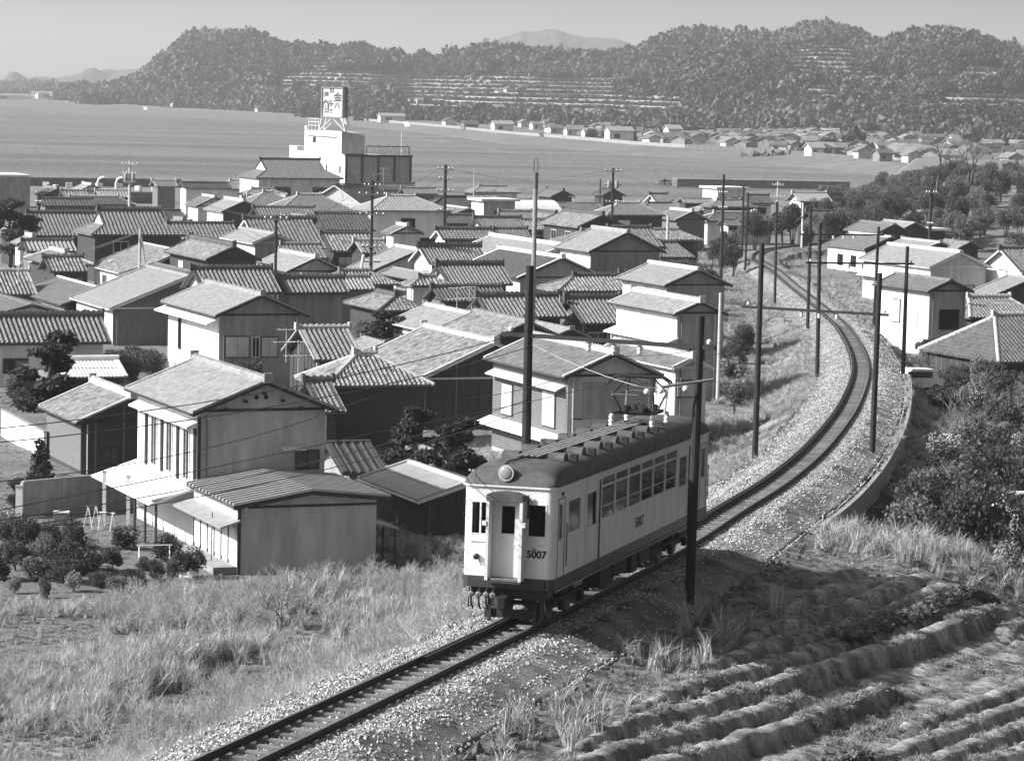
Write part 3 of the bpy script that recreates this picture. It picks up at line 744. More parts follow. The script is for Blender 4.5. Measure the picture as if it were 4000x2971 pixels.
# ends
END_OPS = [(-1.00, -0.50, 2.42, 3.28), (-0.20, 0.22, 2.45, 3.22), (0.50, 1.00, 2.42, 3.28)]
for xe, dx in ((0, 1), (CL, -1)):
    mb = MB()
    for a, b, c, d in wall_pieces(-HW + RC, HW - RC, ZS, ZG, END_OPS):
        x = sorted((xe, xe + dx * 0.07)); mb.box(x[0], x[1], a, b, c, d)
    mb.build('body_end', 'car_cream', TRAIN)
    for i, (a, b, c, d) in enumerate(END_OPS):
        w = box('end_window', 'car_glass', TRAIN, xe + dx * 0.03, xe + dx * 0.036, a, b, c, d)
        x = sorted((xe - dx * 0.012, xe + dx * 0.045)); t = 0.03
        fr = MB().box(x[0], x[1], a, a + t, c, d).box(x[0], x[1], b - t, b, c, d).box(x[0], x[1], a + t, b - t, c, c + t).box(x[0], x[1], a + t, b - t, d - t, d)
        if i == 2: fr.box(x[0], x[1], (a + b) / 2 - .02, (a + b) / 2 + .02, c + t, d - t)
        fr.build('window_frame', 'car_cream' if i != 1 else 'car_cream', w)
    x = sorted((xe - dx * 0.02, xe + dx * 0.05)); box('end_skirt', 'car_dark', TRAIN, x[0], x[1], -HW + RC, HW - RC, ZB, ZS - 0.002)
    x = sorted((xe - dx * 0.055, xe - dx * 0.001)); box('end_gutter', 'car_cream', TRAIN, x[0], x[1], -HW + RC * .6, HW - RC * .6, ZG + 0.002, ZG + 0.045)
    for a, b in ((-1.0, -.5), (.5, 1.0)):
        x = sorted((xe - dx * 0.03, xe - dx * 0.001)); box('end_moulding', 'car_cream', TRAIN, x[0], x[1], a, b, 2.24, 2.285)
    for sy in (-1, 1):
        cx = xe + dx * RC; cy = sy * (HW - RC); arc = []
        for k in range(9):
            q = math.pi / 2 * k / 8
            arc.append((cx - dx * RC * math.cos(q), cy + sy * RC * math.sin(q)))
        inn = [(cx - dx * (RC - .06) * math.cos(math.pi / 2 * k / 8), cy + sy * (RC - .06) * math.sin(math.pi / 2 * k / 8)) for k in range(8, -1, -1)]
        ring = arc + inn
        if dx * sy > 0: ring = ring[::-1]
        MB().prism([(x, y, ZS) for x, y in ring], (0, 0, ZG - ZS)).build('corner_post', 'car_cream', TRAIN)
        MB().prism([(x - dx * .012 * math.cos(.7), y + sy * .012, ZB) for x, y in ring], (0, 0, ZS - ZB - .002)).build('corner_skirt', 'car_dark', TRAIN)
        g2 = [(cx - dx * (RC + .05) * math.cos(math.pi / 2 * k / 8), cy + sy * (RC + .05) * math.sin(math.pi / 2 * k / 8)) for k in range(9)] + arc[::-1]
        if dx * sy > 0: g2 = g2[::-1]
        MB().prism([(x, y, ZG + .002) for x, y in g2], (0, 0, .043)).build('gutter_corner', 'car_cream', TRAIN)
# gangway frame on the front, with its door
VY = 0.03
fr = MB()
for sy in (-1, 1):
    a, b = sorted((VY + sy * 0.40, VY + sy * 0.48)); fr.box(-0.34, -0.012, a, b, 1.30, 3.34)
fr.build('gangway_side', 'car_cream', TRAIN)
_arc = [(VY - .48, 3.342), (VY - .48, 3.50), (VY - .3, 3.56), (VY, 3.585), (VY + .3, 3.56), (VY + .48, 3.50), (VY + .48, 3.342)]
MB().prism([(-0.36, y, z) for y, z in _arc], (0.34, 0, 0)).build('gangway_hood', 'car_roof', TRAIN)
MB().box(-0.36, -0.03, VY - .48, VY + .48, 1.24, 1.298).build('gangway_footplate', 'car_dark', TRAIN)
MB().prism([(-.30, VY - .36, 1.302), (-.30, VY + .36, 1.302), (-.12, VY + .38, 1.302), (-.10, VY, 1.302), (-.12, VY - .38, 1.302)], (0, 0, .05)).build('gangway_step', 'iron_grey', TRAIN)
dr = box('end_door', 'car_cream', TRAIN, -0.010, -0.002, VY - .38, VY - .21, 1.36, 3.30)
dr2 = MB().box(-0.010, -0.002, VY - .21, VY + .21, 1.36, 2.43).box(-0.010, -0.002, VY + .21, VY + .38, 1.36, 3.30).box(-.010, -.002, VY - .21, VY + .21, 3.24, 3.30).box(-.02, -.011, VY - .3, VY + .3, 2.20, 2.24).build('end_door_panel', 'car_cream', TRAIN)
for z in (1.7, 2.3, 2.9):
    MB().box(-0.04, -0.014, VY + .34, VY + .40, z, z + .03).build('door_hinge', 'car_cream', TRAIN)
for sy in (-1, 1):
    MB().box(-0.37, -0.345, VY + sy * .52 - .05, VY + sy * .52 + .05, 2.70, 2.82).build('marker_bracket', 'white', TRAIN)
MB().tube([(-0.10, VY - .55, 3.5), (-0.10, VY - .58, 3.1), (-.1, VY - .56, 2.9)], 0.03).build('jumper_hose', 'iron', TRAIN)
# headlamp, tail lamp
_hl = MB().lathe([(0.10, 0.22), (0.17, 0.16), (0.195, 0.02), (0.20, -0.06), (0.185, -0.075)], (0.05, 0.10, 4.03), 22, 0).build('headlamp', 'iron', TRAIN, True)
MB().lathe([(0.175, 0.0), (0.15, -.022), (0.09, -.04), (0.01, -.05)], (-0.028, 0.10, 4.03), 22, 0).build('lens', 'lamp_glass', _hl, True)
MB().lathe([(0.205, -.085), (0.205, -.05), (0.18, -.05), (0.18, -.085)], (0.05, 0.10, 4.03), 22, 0).build('rim', 'shutter', _hl)
MB().tube([(0.1, 0.10, 3.70), (0.1, 0.10, 3.86)], 0.07).build('headlamp_bracket', 'iron', TRAIN)
_tl = MB().lathe([(0.06, 0.0), (0.075, -.06), (0.075, -.16), (0.06, -.17)], (-0.0, 0.80, 1.86), 14, 0).build('tail_lamp', 'iron', TRAIN, True)
MB().lathe([(0.055, 0), (0.02, -.02)], (-.172, .80, 1.86), 14, 0).build('lens', 'glass', _tl)
MB().tube([(-.05, .74, 1.80), (-.06, .70, 1.66), (-.02, .66, 1.62)], .012).build('lamp_cable', 'iron', TRAIN)
for y, z in ((1.17, 3.25), (1.19, 2.9), (1.19, 2.0), (1.18, 1.55)):
    MB().tube([(-.0, y - .06, z), (-.05, y - .04, z), (-.05, y + .03, z + .02)], .012).build('hook', 'iron', TRAIN)
MB().lathe([(.05, 0), (.05, -.05)], (.75, -HW - .001, 3.50), 10, 1).build('side_lamp', 'iron', TRAIN)
# numbers
def text(name, s, size, material, parent, mtx, bold=0.012, align='CENTER', space=1.0):
    cu = bpy.data.curves.new(name, 'FONT'); cu.body = s; cu.size = size; cu.extrude = 0.003; cu.offset = bold * size; cu.align_x = align; cu.align_y = 'CENTER'; cu.space_character = space
    o = bpy.data.objects.new(name, cu)
    me = bpy.data.meshes.new_from_object(o); bpy.data.objects.remove(o); me.name = name; me.materials.clear(); me.materials.append(MATS[material])
    o = link(name, me, parent); o.matrix_local = mtx
    return o
mat('number_paint', 0.02, 0.5, 0.1)
_mf = Matrix(((0, 0, -1), (-1, 0, 0), (0, 1, 0))).to_4x4(); _mf.translation = (-0.008, -0.76, 1.98)
t1 = text('number', '5007', 0.26, 'number_paint', TRAIN, _mf, 0.03); t1['label'] = 'black number 5007 on the front panel'
_mf2 = _mf.copy(); _mf2.translation = (-0.008, -0.70, 2.12); text('class_letters', '\u30e2\u30cf', 0.07, 'number_paint', TRAIN, _mf2, 0.01)
_ms = Matrix(((1, 0, 0), (0, 0, -1), (0, 1, 0))).to_4x4(); _ms.translation = (9.75, -HW - 0.008, 1.85)
t2 = text('number', '5007', 0.42, 'number_paint', TRAIN, _ms, 0.012, space=1.35); t2['label'] = 'black number 5007 on the car side'
# roof shell
_rx = np.r_[np.linspace(-0.02, 1.8, 26), np.linspace(2.2, CL - 2.2, 24), np.linspace(CL - 1.8, CL + .02, 26)]
_ra = np.linspace(-1, 1, 37)
V = []
for x in _rx:
    e = min(x + .02, CL + .02 - x); ef = math.sqrt(max(0, 1 - ((1.6 - e) / 1.6) ** 2)) if e < 1.6 else 1.0
    hw = HW + 0.03 - (0 if e > RC + .02 else (RC + .02) - math.sqrt(max(0, (RC + .02) ** 2 - (RC + .02 - e) ** 2)))
    for a in _ra:
        y = hw * math.copysign(abs(math.sin(a * math.pi / 2)) ** 0.9, a)
        z = 0.56 * max(0, 1 - abs(a) ** 2.4) ** 0.75 * (0.18 + 0.82 * ef if e > 0.0 else 0)
        V.append((x, y, ZG + 0.046 + z))
me = np_mesh('roof', V, grid_faces(len(_rx), len(_ra)), True); me.materials.append(MATS['car_roof']); _roof = link('roof', me, TRAIN)
def roof_z(y): 
    a = math.asin(min(1, (abs(y) / (HW + .03)) ** (1 / .9))) / (math.pi / 2); return ZG + 0.046 + 0.56 * (1 - a ** 2.4) ** 0.75
# ventilators
for sy in (-1, 1):
    for k in range(6):
        x = 2.45 + k * 1.95
        if k == 5 and sy > 0: pass
        y = sy * 0.62; z = roof_z(0.80) - 0.03; vb = MB(); n = 8; ring = []
        for j in range(n + 1):
            q = math.pi * j / n; ring.append((x - .26 * math.cos(q), z + 0.02 + .19 * math.sin(q)))
        ring = [(x - .26, z - .1)] + ring + [(x + .26, z - .1)]
        vb.prism([(a, y - .22, h) for a, h in ring], (0, .44, 0)).build('ventilator', 'car_roof', TRAIN)
        b = MB(); yy = y + sy * .30; zz = roof_z(.95) - .04
        b.box(x + .45, x + .66, yy - .09, yy + .09, zz, zz + .19).build('ventilator_box', 'iron', TRAIN)
for k in range(4):
    y = -0.24 + k * 0.16
    MB().box(1.75, 14.2, y - .055, y + .055, 4.315, 4.345).build('walkway_plank', 'car_board', TRAIN)
for k in range(12):
    MB().box(1.9 + k * 1.1, 2.0 + k * 1.1, -.31, .31, 4.19, 4.313).build('walkway_block', 'iron', TRAIN)
MB().tube([(.5, .5, 4.02), (.8, .25, 4.26), (1.7, -.05, 4.33)], .025).build('roof_conduit', 'iron', TRAIN)
MB().tube([(.15, .85, 3.86), (.5, .78, 4.06), (1.0, .7, 4.16)], .012).build('roof_conduit', 'iron', TRAIN)
# pantograph
PX = 14.6; pg = MB(); 
panto = box('pantograph_base', 'iron', TRAIN, PX - .95, PX + .95, -.60, -.52, 4.56, 4.64)
for (a, b, c, d) in ((-.95, .95, .52, .60), (-.95, -.87, -.52, .52), (.87, .95, -.52, .52), (-.2, -.1, -.52, .52), (.1, .2, -.52, .52)):
    box('pantograph_beam', 'iron', panto, PX + a, PX + b, c, d, 4.565, 4.635)
for sx in (-1, 1):
    for sy in (-1, 1):
        iz = 4.12
        MB().lathe([(.05, 0), (.05, .08), (.085, .10), (.085, .16), (.05, .18), (.085, .22), (.085, .28), (.05, .30), (.085, .34), (.07, .42), (.04, .46)], (PX + sx * 1.0, sy * .62, iz), 12, 2).build('insulator', 'insulator', TRAIN, True)
for k in range(7):
    x = PX - .8 + k * .27; y = (-.35, .3, -.2, .38, 0, -.36, .25)[k]
    MB().lathe([(.05, 0), (.11, .03), (.12, .15), (.05, .2)], (x, y, 4.60), 9, 2).build('pantograph_spring', 'iron', panto)
zt_, zm, zl = 5.62, 5.16, 4.66
for sy in (-1, 1):
    ya, ym, yt = sy * .50, sy * .62, sy * .36
    for sx in (-1, 1):
        MB().tube([(PX + sx * .30, ya, zl), (PX + sx * .95, ym, zm)], .036).build('lower_arm', 'iron_grey', panto)
        MB().tube([(PX + sx * .95, ym, zm), (PX + sx * .16, yt, zt_)], .026).build('upper_arm', 'iron', panto)
for sx in (-1, 1):
    MB().tube([(PX + sx * .95, -.62, zm), (PX + sx * .95, .62, zm)], .018).build('cross_tube', 'iron_grey', panto)
    MB().tube([(PX + sx * .95, -.62 * sx, zm), (PX + sx * .16, .36 * sx, zt_)], .010).build('diagonal_brace', 'iron_grey', panto)
    horn = [(PX + sx * .16, -.98, zt_ - .22), (PX + sx * .16, -.90, zt_ - .08), (PX + sx * .16, -.72, zt_ + .03), (PX + sx * .16, .72, zt_ + .03), (PX + sx * .16, .90, zt_ - .08), (PX + sx * .16, .98, zt_ - .22)]
    MB().tube(horn, .032).build('collector_horn', 'iron', panto)
    box('collector_strip', 'iron', panto, PX + sx * .16 - .05, PX + sx * .16 + .05, -.6, .6, zt_ + .032, zt_ + .075)
MB().tube([(PX - .9, .3, 4.66), (PX - 1.2, .2, 4.45), (PX - 1.35, .1, 4.34)], .015).build('power_lead', 'iron', panto)
# underframe, bogies, coupler
box('floor', 'interior', TRAIN, .1, CL - .1, -HW + .08, HW - .08, 1.30, 1.355)
for a in (.15, CL - .2): box('buffer_beam', 'iron', TRAIN, a, a + .06, -1.0, 1.0, .82, 1.07)
for a, b, y0, y1, z0 in ((5.8, 7.2, -1.05, -.55, .42), (7.6, 9.2, -1.0, -.5, .5), (9.6, 10.3, -1.05, -.6, .38), (10.8, 12.2, -1.0, -.5, .48), (6.2, 8.0, .5, 1.0, .45), (9, 12, .5, 1.0, .5)):
    box('equipment_box', 'iron', TRAIN, a, b, y0, y1, z0, 1.04)
MB().tube([(8.0, -.75, .62), (9.4, -.75, .62)], .2, 12).build('air_reservoir', 'iron_grey', TRAIN, True)
for k in range(3): MB().tube([(5.0, -1.0 + .04 * k, .95 - .05 * k), (13.5, -1.0 + .04 * k, .95 - .05 * k)], .02).build('pipe', 'iron', TRAIN)
for cx in (3.1, CL - 3.1):
    bg = box('bogie_frame', 'iron', TRAIN, cx - 1.5, cx + 1.5, -.86, -.76, .42, .62)
    box('side_frame', 'iron', bg, cx - 1.5, cx + 1.5, .76, .86, .42, .62)
    box('bolster', 'iron', bg, cx - .25, cx + .25, -.75, .75, .40, .75)
    for ax in (-1.0, 1.0):
        for sy in (-1, 1):
            wh = MB().lathe([(.10, -.075), (.36, -.065), (.40, -.05), (.42, .03), (.46, .04), (.46, .065), (.10, .07)] if sy < 0 else [(.10, -.07), (.46, -.065), (.46, -.04), (.42, -.03), (.40, .05), (.36, .065), (.10, .075)], (cx + ax, sy * GAUGE / 2, .43), 24, 1)
            wh.build('wheel', 'iron_grey', TRAIN)
            box('axle_box', 'iron', bg, cx + ax - .13, cx + ax + .13, sy * .86 - (.14 if sy < 0 else 0), sy * .86 + (.14 if sy > 0 else 0), .32, .56)
            MB().lathe([(.07, .62), (.07, .80)], (cx + ax * .45, sy * .81, 0), 8, 2).build('spring', 'iron', bg)
        MB().tube([(cx + ax, -.5, .43), (cx + ax, .5, .43)], .07).build('axle', 'iron', bg)
cb = MB().box(-.42, .4, -.10, .10, .70, .92).build('coupler_shank', 'iron', TRAIN)
MB().prism([(-.66, -.13, .64), (-.42, -.16, .64), (-.38, .16, .64), (-.56, .18, .64), (-.70, .04, .64)], (0, 0, .27)).build('coupler_head', 'iron', cb)
for y in (.92, .72, .52, .34):
    MB().tube([(-.02, y, 1.03), (-.10, y, .90), (-.12, y - .02, .66), (-.06, y - .05, .52)], .028).build('air_hose', 'iron', TRAIN)
    MB().lathe([(.07, -.01), (.085, -.04), (.05, -.06)], (-.06, y, .88), 12, 0).build('hose_cock', 'iron_grey', TRAIN)
for sy in (-1, 1):
    box('rail_guard', 'iron', TRAIN, .55, .62, sy * .60 - .05, sy * .60 + .05, .12, .85)
    MB().tube([(.05, sy * 1.0, 1.05), (.02, sy * 1.02, .55), (.25, sy * 1.02, .55)], .018).build('step_iron', 'iron', TRAIN)
box('pilot', 'iron', TRAIN, .62, .68, -.75, .75, .22, .45)
# interior seen through the windows
box('ceiling', 'shutter', TRAIN, .3, CL - .3, -HW + .1, HW - .1, 3.60, 3.63)
for sy in (-1, 1):
    a, b = sorted((sy * 1.08, sy * .62)); box('bench_seat', 'trim', TRAIN, 5.2, 14.5, a, b, 1.36, 1.80)
box('cab_partition', 'trim', TRAIN, 1.25, 1.30, -1.1, 1.1, 1.36, 3.59)
box('cab_partition', 'trim', TRAIN, CL - 1.30, CL - 1.25, -1.1, 1.1, 1.36, 3.59)
# ================================================================== houses
G1 = math.radians(22)
D1 = (-math.sin(G1), math.cos(G1)); D2 = (math.cos(G1), math.sin(G1))
def cell_profile(nseg):
    if nseg == 1: return [(0, 0), (.5, .004), (1, 0)]
    if nseg == 0: return [(0, .035), (.25, .018), (.5, 0), (.75, .018), (1, .035)]
    if nseg >= 4: return [(0, .10), (.15, .012), (.45, 0), (.76, .03), (1, .10)]
    if nseg == 3: return [(0, .125), (.2, .0), (.62, .012), (1, .125)]
    return [(0, .15), (.25, 0), (1, .15)]
def tile_sheet(O, E, S, N, Le, V, a0, a1, tw, th, nseg, skip=None, mir=None):
    """courses of pantiles on a slope: O eave corner, E along eave, S up the slope, N normal; returns verts, quads, full cells"""
    O, E, S, N = (np.array(x, float) for x in (O, E, S, N))
    nc = max(1, int(round(V / th))); th = V / nc; prof = cell_profile(nseg)
    if mir is None: mir = E[0] < -.5 or E[1] < -.5
    if mir: prof = [(1 - f, h * .34) for f, h in prof][::-1]
    vs, fs, cells, base = [], [], [], 0
    ncol = max(1, int(round(Le / tw))); tw = Le / ncol
    lip = nseg >= 3
    for j in range(nc):
        v0, v1 = j * th, (j + 1) * th + 0.02
        lo0, hi0 = a0 * v0, Le - a1 * v0; lo1, hi1 = a0 * v1, Le - a1 * v1
        if hi0 - lo0 < 0.15: break
        cols = [c for c in range(ncol) if (c + 1) * tw > lo0 + 0.02 and c * tw < hi0 - 0.02]
        if skip is not None:
            keep = []
            for c in cols:
                if c * tw >= max(lo0, lo1) - 1e-6 and (c + 1) * tw <= min(hi0, hi1) + 1e-6: cells.append((j, c))
            cols = [c for c in cols if (j, c) not in skip]
        if not cols: continue
        runs = []
        for c in cols:
            if runs and runs[-1][1] == c - 1: runs[-1][1] = c
            else: runs.append([c, c])
        for c0, c1 in runs:
            u = [(c + f) * tw for c in range(c0, c1 + 1) for f, _ in prof[:-1]] + [(c1 + 1) * tw]
            h = [hh for c in range(c0, c1 + 1) for _, hh in prof[:-1]] + [prof[-1][1]]
            u = np.array(u); h = np.array(h); n = len(u)
            ua = np.clip(u, max(lo0, -1e9), hi0); ub = np.clip(u, min(lo1, hi1), max(lo1, hi1))
            rows = []
            if lip: rows.append(O + ua[:, None] * E + v0 * S + (h * 0.3)[:, None] * N)
            rows.append(O + ua[:, None] * E + v0 * S + (h + 0.035)[:, None] * N)
            rows.append(O + ub[:, None] * E + v1 * S + (h + 0.006)[:, None] * N)
            vs.append(np.concatenate(rows)); i = np.arange(n - 1)
            for r in range(len(rows) - 1):
                fs.append(np.stack([base + r * n + i, base + r * n + i + 1, base + (r + 1) * n + i + 1, base + (r + 1) * n + i], -1))
            base += n * len(rows)
    return (np.concatenate(vs) if vs else np.zeros((0, 3))), (np.concatenate(fs) if fs else np.zeros((0, 4), int)), cells, tw, th
def tile_cell_mesh(tw, th, material, nseg=4, mir=False):
    key = ('tilecell', round(tw, 4), round(th, 4), material, nseg, mir)
    if key in _GN: return _GN[key]
    V, F, _, _, _ = tile_sheet((0, 0, 0), (1, 0, 0), (0, 1, 0), (0, 0, 1), tw, th, 0, 0, tw, th, nseg, None, mir)
    me = np_mesh('tile', V, F); me.materials.append(MATS[material]); _GN[key] = me; return me

def slope_cover(root, roof, slopes, style, material, near, cam_local, tiles=0):
    """covers the roof slopes; with tiles>0 that many of the nearest tiles become objects"""
    if style == 'kawara':
        tw, th, ns = (0.29, 0.27, 4) if near < 190 else ((0.33, 0.31, 3) if near < 300 else (0.42, 0.42, 2))
        if tiles:
            best = sorted(slopes, key=lambda s: -s['face'])[0]
            _, _, cells, w, h = tile_sheet(best['O'], best['E'], best['S'], best['N'], best['Le'], best['V'], best['a0'], best['a1'], tw, th, ns, set())
            def cpos(c): return np.array(best['O']) + (c[1] + .5) * w * np.array(best['E']) + (c[0] + .5) * h * np.array(best['S'])
            cells.sort(key=lambda c: np.linalg.norm(cpos(c) - cam_local)); chosen = set(cells[:tiles])
            me = tile_cell_mesh(w, h, material, ns, best['E'][0] < -.5 or best['E'][1] < -.5)
            M = Matrix((best['E'], best['S'], best['N'])).transposed().to_4x4()
            for (j, c) in chosen:
                o = link('tile', me, roof); m = M.copy(); m.translation = Vector(best['O']) + Vector(best['E']) * (c * w) + Vector(best['S']) * (j * h) + Vector(best['N']) * (0.004 * random.random())
                o.matrix_local = m @ Matrix.Rotation(random.gauss(0, 0.008), 4, 'Z')
        Vs, Fs, b = [], [], 0
        for s in slopes:
            V, F, _, _, _ = tile_sheet(s['O'], s['E'], s['S'], s['N'], s['Le'], s['V'], s['a0'], s['a1'], tw, th, ns, chosen if (tiles and s is best) else None)
            Vs.append(V); Fs.append(F + b); b += len(V)
        me = np_mesh('tiles', np.concatenate(Vs), np.concatenate(Fs)); me.materials.append(MATS[material])
        o = link('roof_tiles', me, roof); o['kind'] = 'stuff'
    elif style == 'ribs':
        for s in slopes:
            n = max(2, int(s['Le'] / 0.45))
            for i in range(n + 1):
                u = 0.03 + (s['Le'] - 0.06) * i / n
                v1 = s['V'] if s['a0'] == 0 and s['a1'] == 0 else min(s['V'], (u / s['a0'] if s['a0'] > 0 else 1e9), ((s['Le'] - u) / s['a1'] if s['a1'] > 0 else 1e9))
                O, E, S, N = (Vector(s[k]) for k in 'OESN'); a = O + E * u
                if v1 < 0.3: continue
                MB().hexa([a - E * .07, a + E * .07, a + E * .07 + S * v1, a - E * .07 + S * v1, a - E * .05 + N * .09, a + E * .05 + N * .09, a + E * .05 + S * v1 + N * .09, a - E * .05 + S * v1 + N * .09]).build('rib', material, roof)
    elif style == 'corr':
        Vs, Fs, b = [], [], 0
        for s in slopes:
            V, F, _, _, _ = tile_sheet(s['O'], s['E'], s['S'], s['N'], s['Le'], s['V'], s['a0'], s['a1'], .24, s['V'] / 2, 0)
            Vs.append(V); Fs.append(F + b); b += len(V)
        me = np_mesh('sheets', np.concatenate(Vs), np.concatenate(Fs)); me.materials.append(MATS[material]); link('corrugated_sheet', me, roof)
    elif style == 'flat':
        Vs, Fs, b = [], [], 0
        for s in slopes:
            V, F, _, _, _ = tile_sheet(s['O'], s['E'], s['S'], s['N'], s['Le'], s['V'], s['a0'], s['a1'], max(.9, s['Le'] / 6), 0.30 if near < 300 else .5, 1)
            Vs.append(V); Fs.append(F + b); b += len(V)
        me = np_mesh('slates', np.concatenate(Vs), np.concatenate(Fs)); me.materials.append(MATS[material])
        o = link('roof_slates', me, roof); o['kind'] = 'stuff'
def ridge_line(root, a, b, w, h, material, bumps=True):
    """a thick tiled ridge from a to b"""
    a, b = Vector(a), Vector(b); d = (b - a); L = d.length; d.normalize(); side = d.cross(Vector((0, 0, 1))).normalized(); up = side.cross(d)
    mb = MB(); n = 5
    sec = [(-w, -.08), (-w, h * .6), (-w * .6, h * .9), (0, h), (w * .6, h * .9), (w, h * .6), (w, -.08)]
    mb.prism([a + side * x + up * z for x, z in sec], d * L)
    if bumps and L > 1:
        m = int(L / 0.36)
        for i in range(m):
            c = a + d * (0.18 + i * L / m) + up * h
            mb.box(0, 0, 0, 0, 0, 0) if False else mb.poly([c - d * .11 - side * .09, c + d * .11 - side * .09, c + d * .11 + side * .09, c - d * .11 + side * .09, c - d * .07 + up * .075, c + d * .07 + up * .075],
                                                          [(0, 1, 5, 4), (2, 3, 4, 5), (1, 2, 5), (3, 0, 4)])
    return mb.build('ridge_cap', material, root)
def window(root, face, u, z, w, h, style='dark'):
    """face=(O,E,N): wall plane origin, along, outward normal; window centred at u, sill z"""
    O, E, N = (Vector(x) for x in face); Z = Vector((0, 0, 1))
    def bx(u0, u1, z0, z1, d0, d1):
        return MB().hexa([O + E * u0 + Z * z0 + N * d0, O + E * u1 + Z * z0 + N * d0, O + E * u1 + Z * z0 + N * d1, O + E * u0 + Z * z0 + N * d1,
                          O + E * u0 + Z * z1 + N * d0, O + E * u1 + Z * z1 + N * d0, O + E * u1 + Z * z1 + N * d1, O + E * u0 + Z * z1 + N * d1])
    a, b = u - w / 2, u + w / 2
    if style == 'shutter':
        fr_ = bx(a - .07, b + .07, z - .07, z + h + .07, .003, .04).build('shutter_frame', 'trim', root); bx(a, u - .015, z, z + h, .041, .09).build('shutter', 'shutter', fr_); bx(u + .015, b, z, z + h, .041, .09).build('shutter', 'shutter', fr_); return fr_
    m = MB(); t = .06
    for (x0, x1, y0, y1) in ((a - t, b + t, z - t, z), (a - t, b + t, z + h, z + h + t), (a - t, a, z, z + h), (b, b + t, z, z + h), (u - .02, u + .02, z, z + h)):
        q = bx(x0, x1, y0, y1, .003, .075); m.poly(q.v, q.f)
    f = m.build('window', 'trim_pale' if style in ('pale', 'paper') else 'trim', root)
    bx(a, b, z, z + h, .004, .025).build('pane', 'paper' if style == 'paper' else 'glass', f)
    return f
HOUSES = []; FOOT = []
def house(name, label, q0, qx1, edge, zr, d=1, typ='g', pitch=0.42, style='kawara', tm='tile', wall='mortar', side='plaster', ridge='ridge', rake='trim', gz_=None, wins=(), tiles=0, rot=0.0, hipl=None, cat='house', oh=0.45, band=True, lower=None, ridge_h=0.30, bumps=True, w=None):
    """ridge near (d=1) or left (d=2) end at picture point q0, other end at picture x qx1; edge = picture x (d=1, near left eave corner) or y (d=2, front eave)"""
    ang = G1 + math.radians(rot); D = (-math.sin(ang), math.cos(ang)) if d == 1 else (math.cos(ang), math.sin(ang))
    P = at_z(q0[0], q0[1], zr)
    L = solve(lambda t: proj(P.x + D[0] * t, P.y + D[1] * t, zr)[0], qx1, 1.0, 40.0)
    if d == 1: pd = (-D[1], D[0])
    else: pd = (D[1], -D[0])                                   # towards the camera
    if w is None:
        if d == 1: w = solve(lambda t: proj(P.x + pd[0] * t, P.y + pd[1] * t, zr - pitch * t)[0], edge, 0.8, 12)
        else: w = solve(lambda t: proj(P.x + D[0] * L / 2 + pd[0] * t, P.y + D[1] * L / 2 + pd[1] * t, zr - pitch * t)[1], edge, 0.8, 12)
    w = min(max(w, 1.2), 9.5)
    g = gz_ if gz_ is not None else VZ
    R = zr - g; root = thing(name, label, cat, (P.x, P.y, g), math.atan2(D[1], D[0]))
    he = R - pitch * w; near = P.y
    root['_w'] = 0; del root['_w']
    HOUSES.append((label, round(P.x, 1), round(P.y, 1), round(L, 1), round(w, 1), round(he, 1)))
    FOOT.append((P.x, P.y, D, L, w))
    inv = Matrix.Rotation(-root.rotation_euler.z, 3, 'Z')
    cam_local = np.array(inv @ (Vector((0, 0, CAM_Z)) - Vector((P.x, P.y, g))))
    sl = math.hypot(1, pitch); S1 = Vector((0, -1, pitch)) / sl; N1 = Vector((0, pitch, 1)) / sl      # +y slope
    S2 = Vector((0, 1, pitch)) / sl; N2 = Vector((0, -pitch, 1)) / sl
    Vl = w * sl; slopes = []; a = w if typ in 'h' else (w * 0.42 if typ == 'i' else 0.0)
    if hipl is not None: a = hipl
    # eave rectangle in plan
    x0, x1 = -a, L + a; th = 0.10
    fa = 0.9 if d == 1 else 0.1
    k0 = (a / Vl)
    full = typ in 'gh'
    if typ == 'i':
        # lower skirt runs round, upper part is a gable
        vh = 0.42 * Vl / w * w * 1.0; vfrac = a / w; kk = a / (vfrac * Vl)
        for O, E, S, N, f in (((x1, w, he), (-1, 0, 0), S1, N1, 1 if d == 1 else 0), ((x0, -w, he), (1, 0, 0), S2, N2, 0 if d == 1 else 1)):
            slopes.append(dict(O=O, E=E, S=S, N=N, Le=x1 - x0, V=vfrac * Vl, a0=kk, a1=kk, face=f + .1))
            top = Vector(O) + Vector(S) * (vfrac * Vl) + Vector(E) * a
            slopes.append(dict(O=tuple(top), E=E, S=S, N=N, Le=L, V=(1 - vfrac) * Vl, a0=0, a1=0, face=f))
        for x, sx in ((x0, 1), (x1, -1)):
            S = Vector((sx, 0, pitch)) / sl; N = Vector((-sx * pitch, 0, 1)) / sl; E = (0, -sx, 0)
            slopes.append(dict(O=(x, sx * w, he), E=E, S=S, N=N, Le=2 * w, V=a * sl, a0=kk, a1=kk, face=-1))
    else:
        ka = a / Vl
        slopes.append(dict(O=(x1, w, he), E=(-1, 0, 0), S=S1, N=N1, Le=x1 - x0, V=Vl, a0=ka, a1=ka, face=1 if d == 1 else 0))
        slopes.append(dict(O=(x0, -w, he), E=(1, 0, 0), S=S2, N=N2, Le=x1 - x0, V=Vl, a0=ka, a1=ka, face=0 if d == 1 else 1))
        if a > 0:
            hl = math.hypot(a, pitch * w)
            for x, sx in ((x0, 1), (x1, -1)):
                S = Vector((sx * a, 0, pitch * w)) / hl; N = Vector((-sx * pitch * w, 0, a)) / hl
                slopes.append(dict(O=(x, sx * w, he), E=(0, -sx, 0), S=S, N=N, Le=2 * w, V=hl, a0=w / hl, a1=w / hl, face=.5))
    # roof body
    mb = MB()
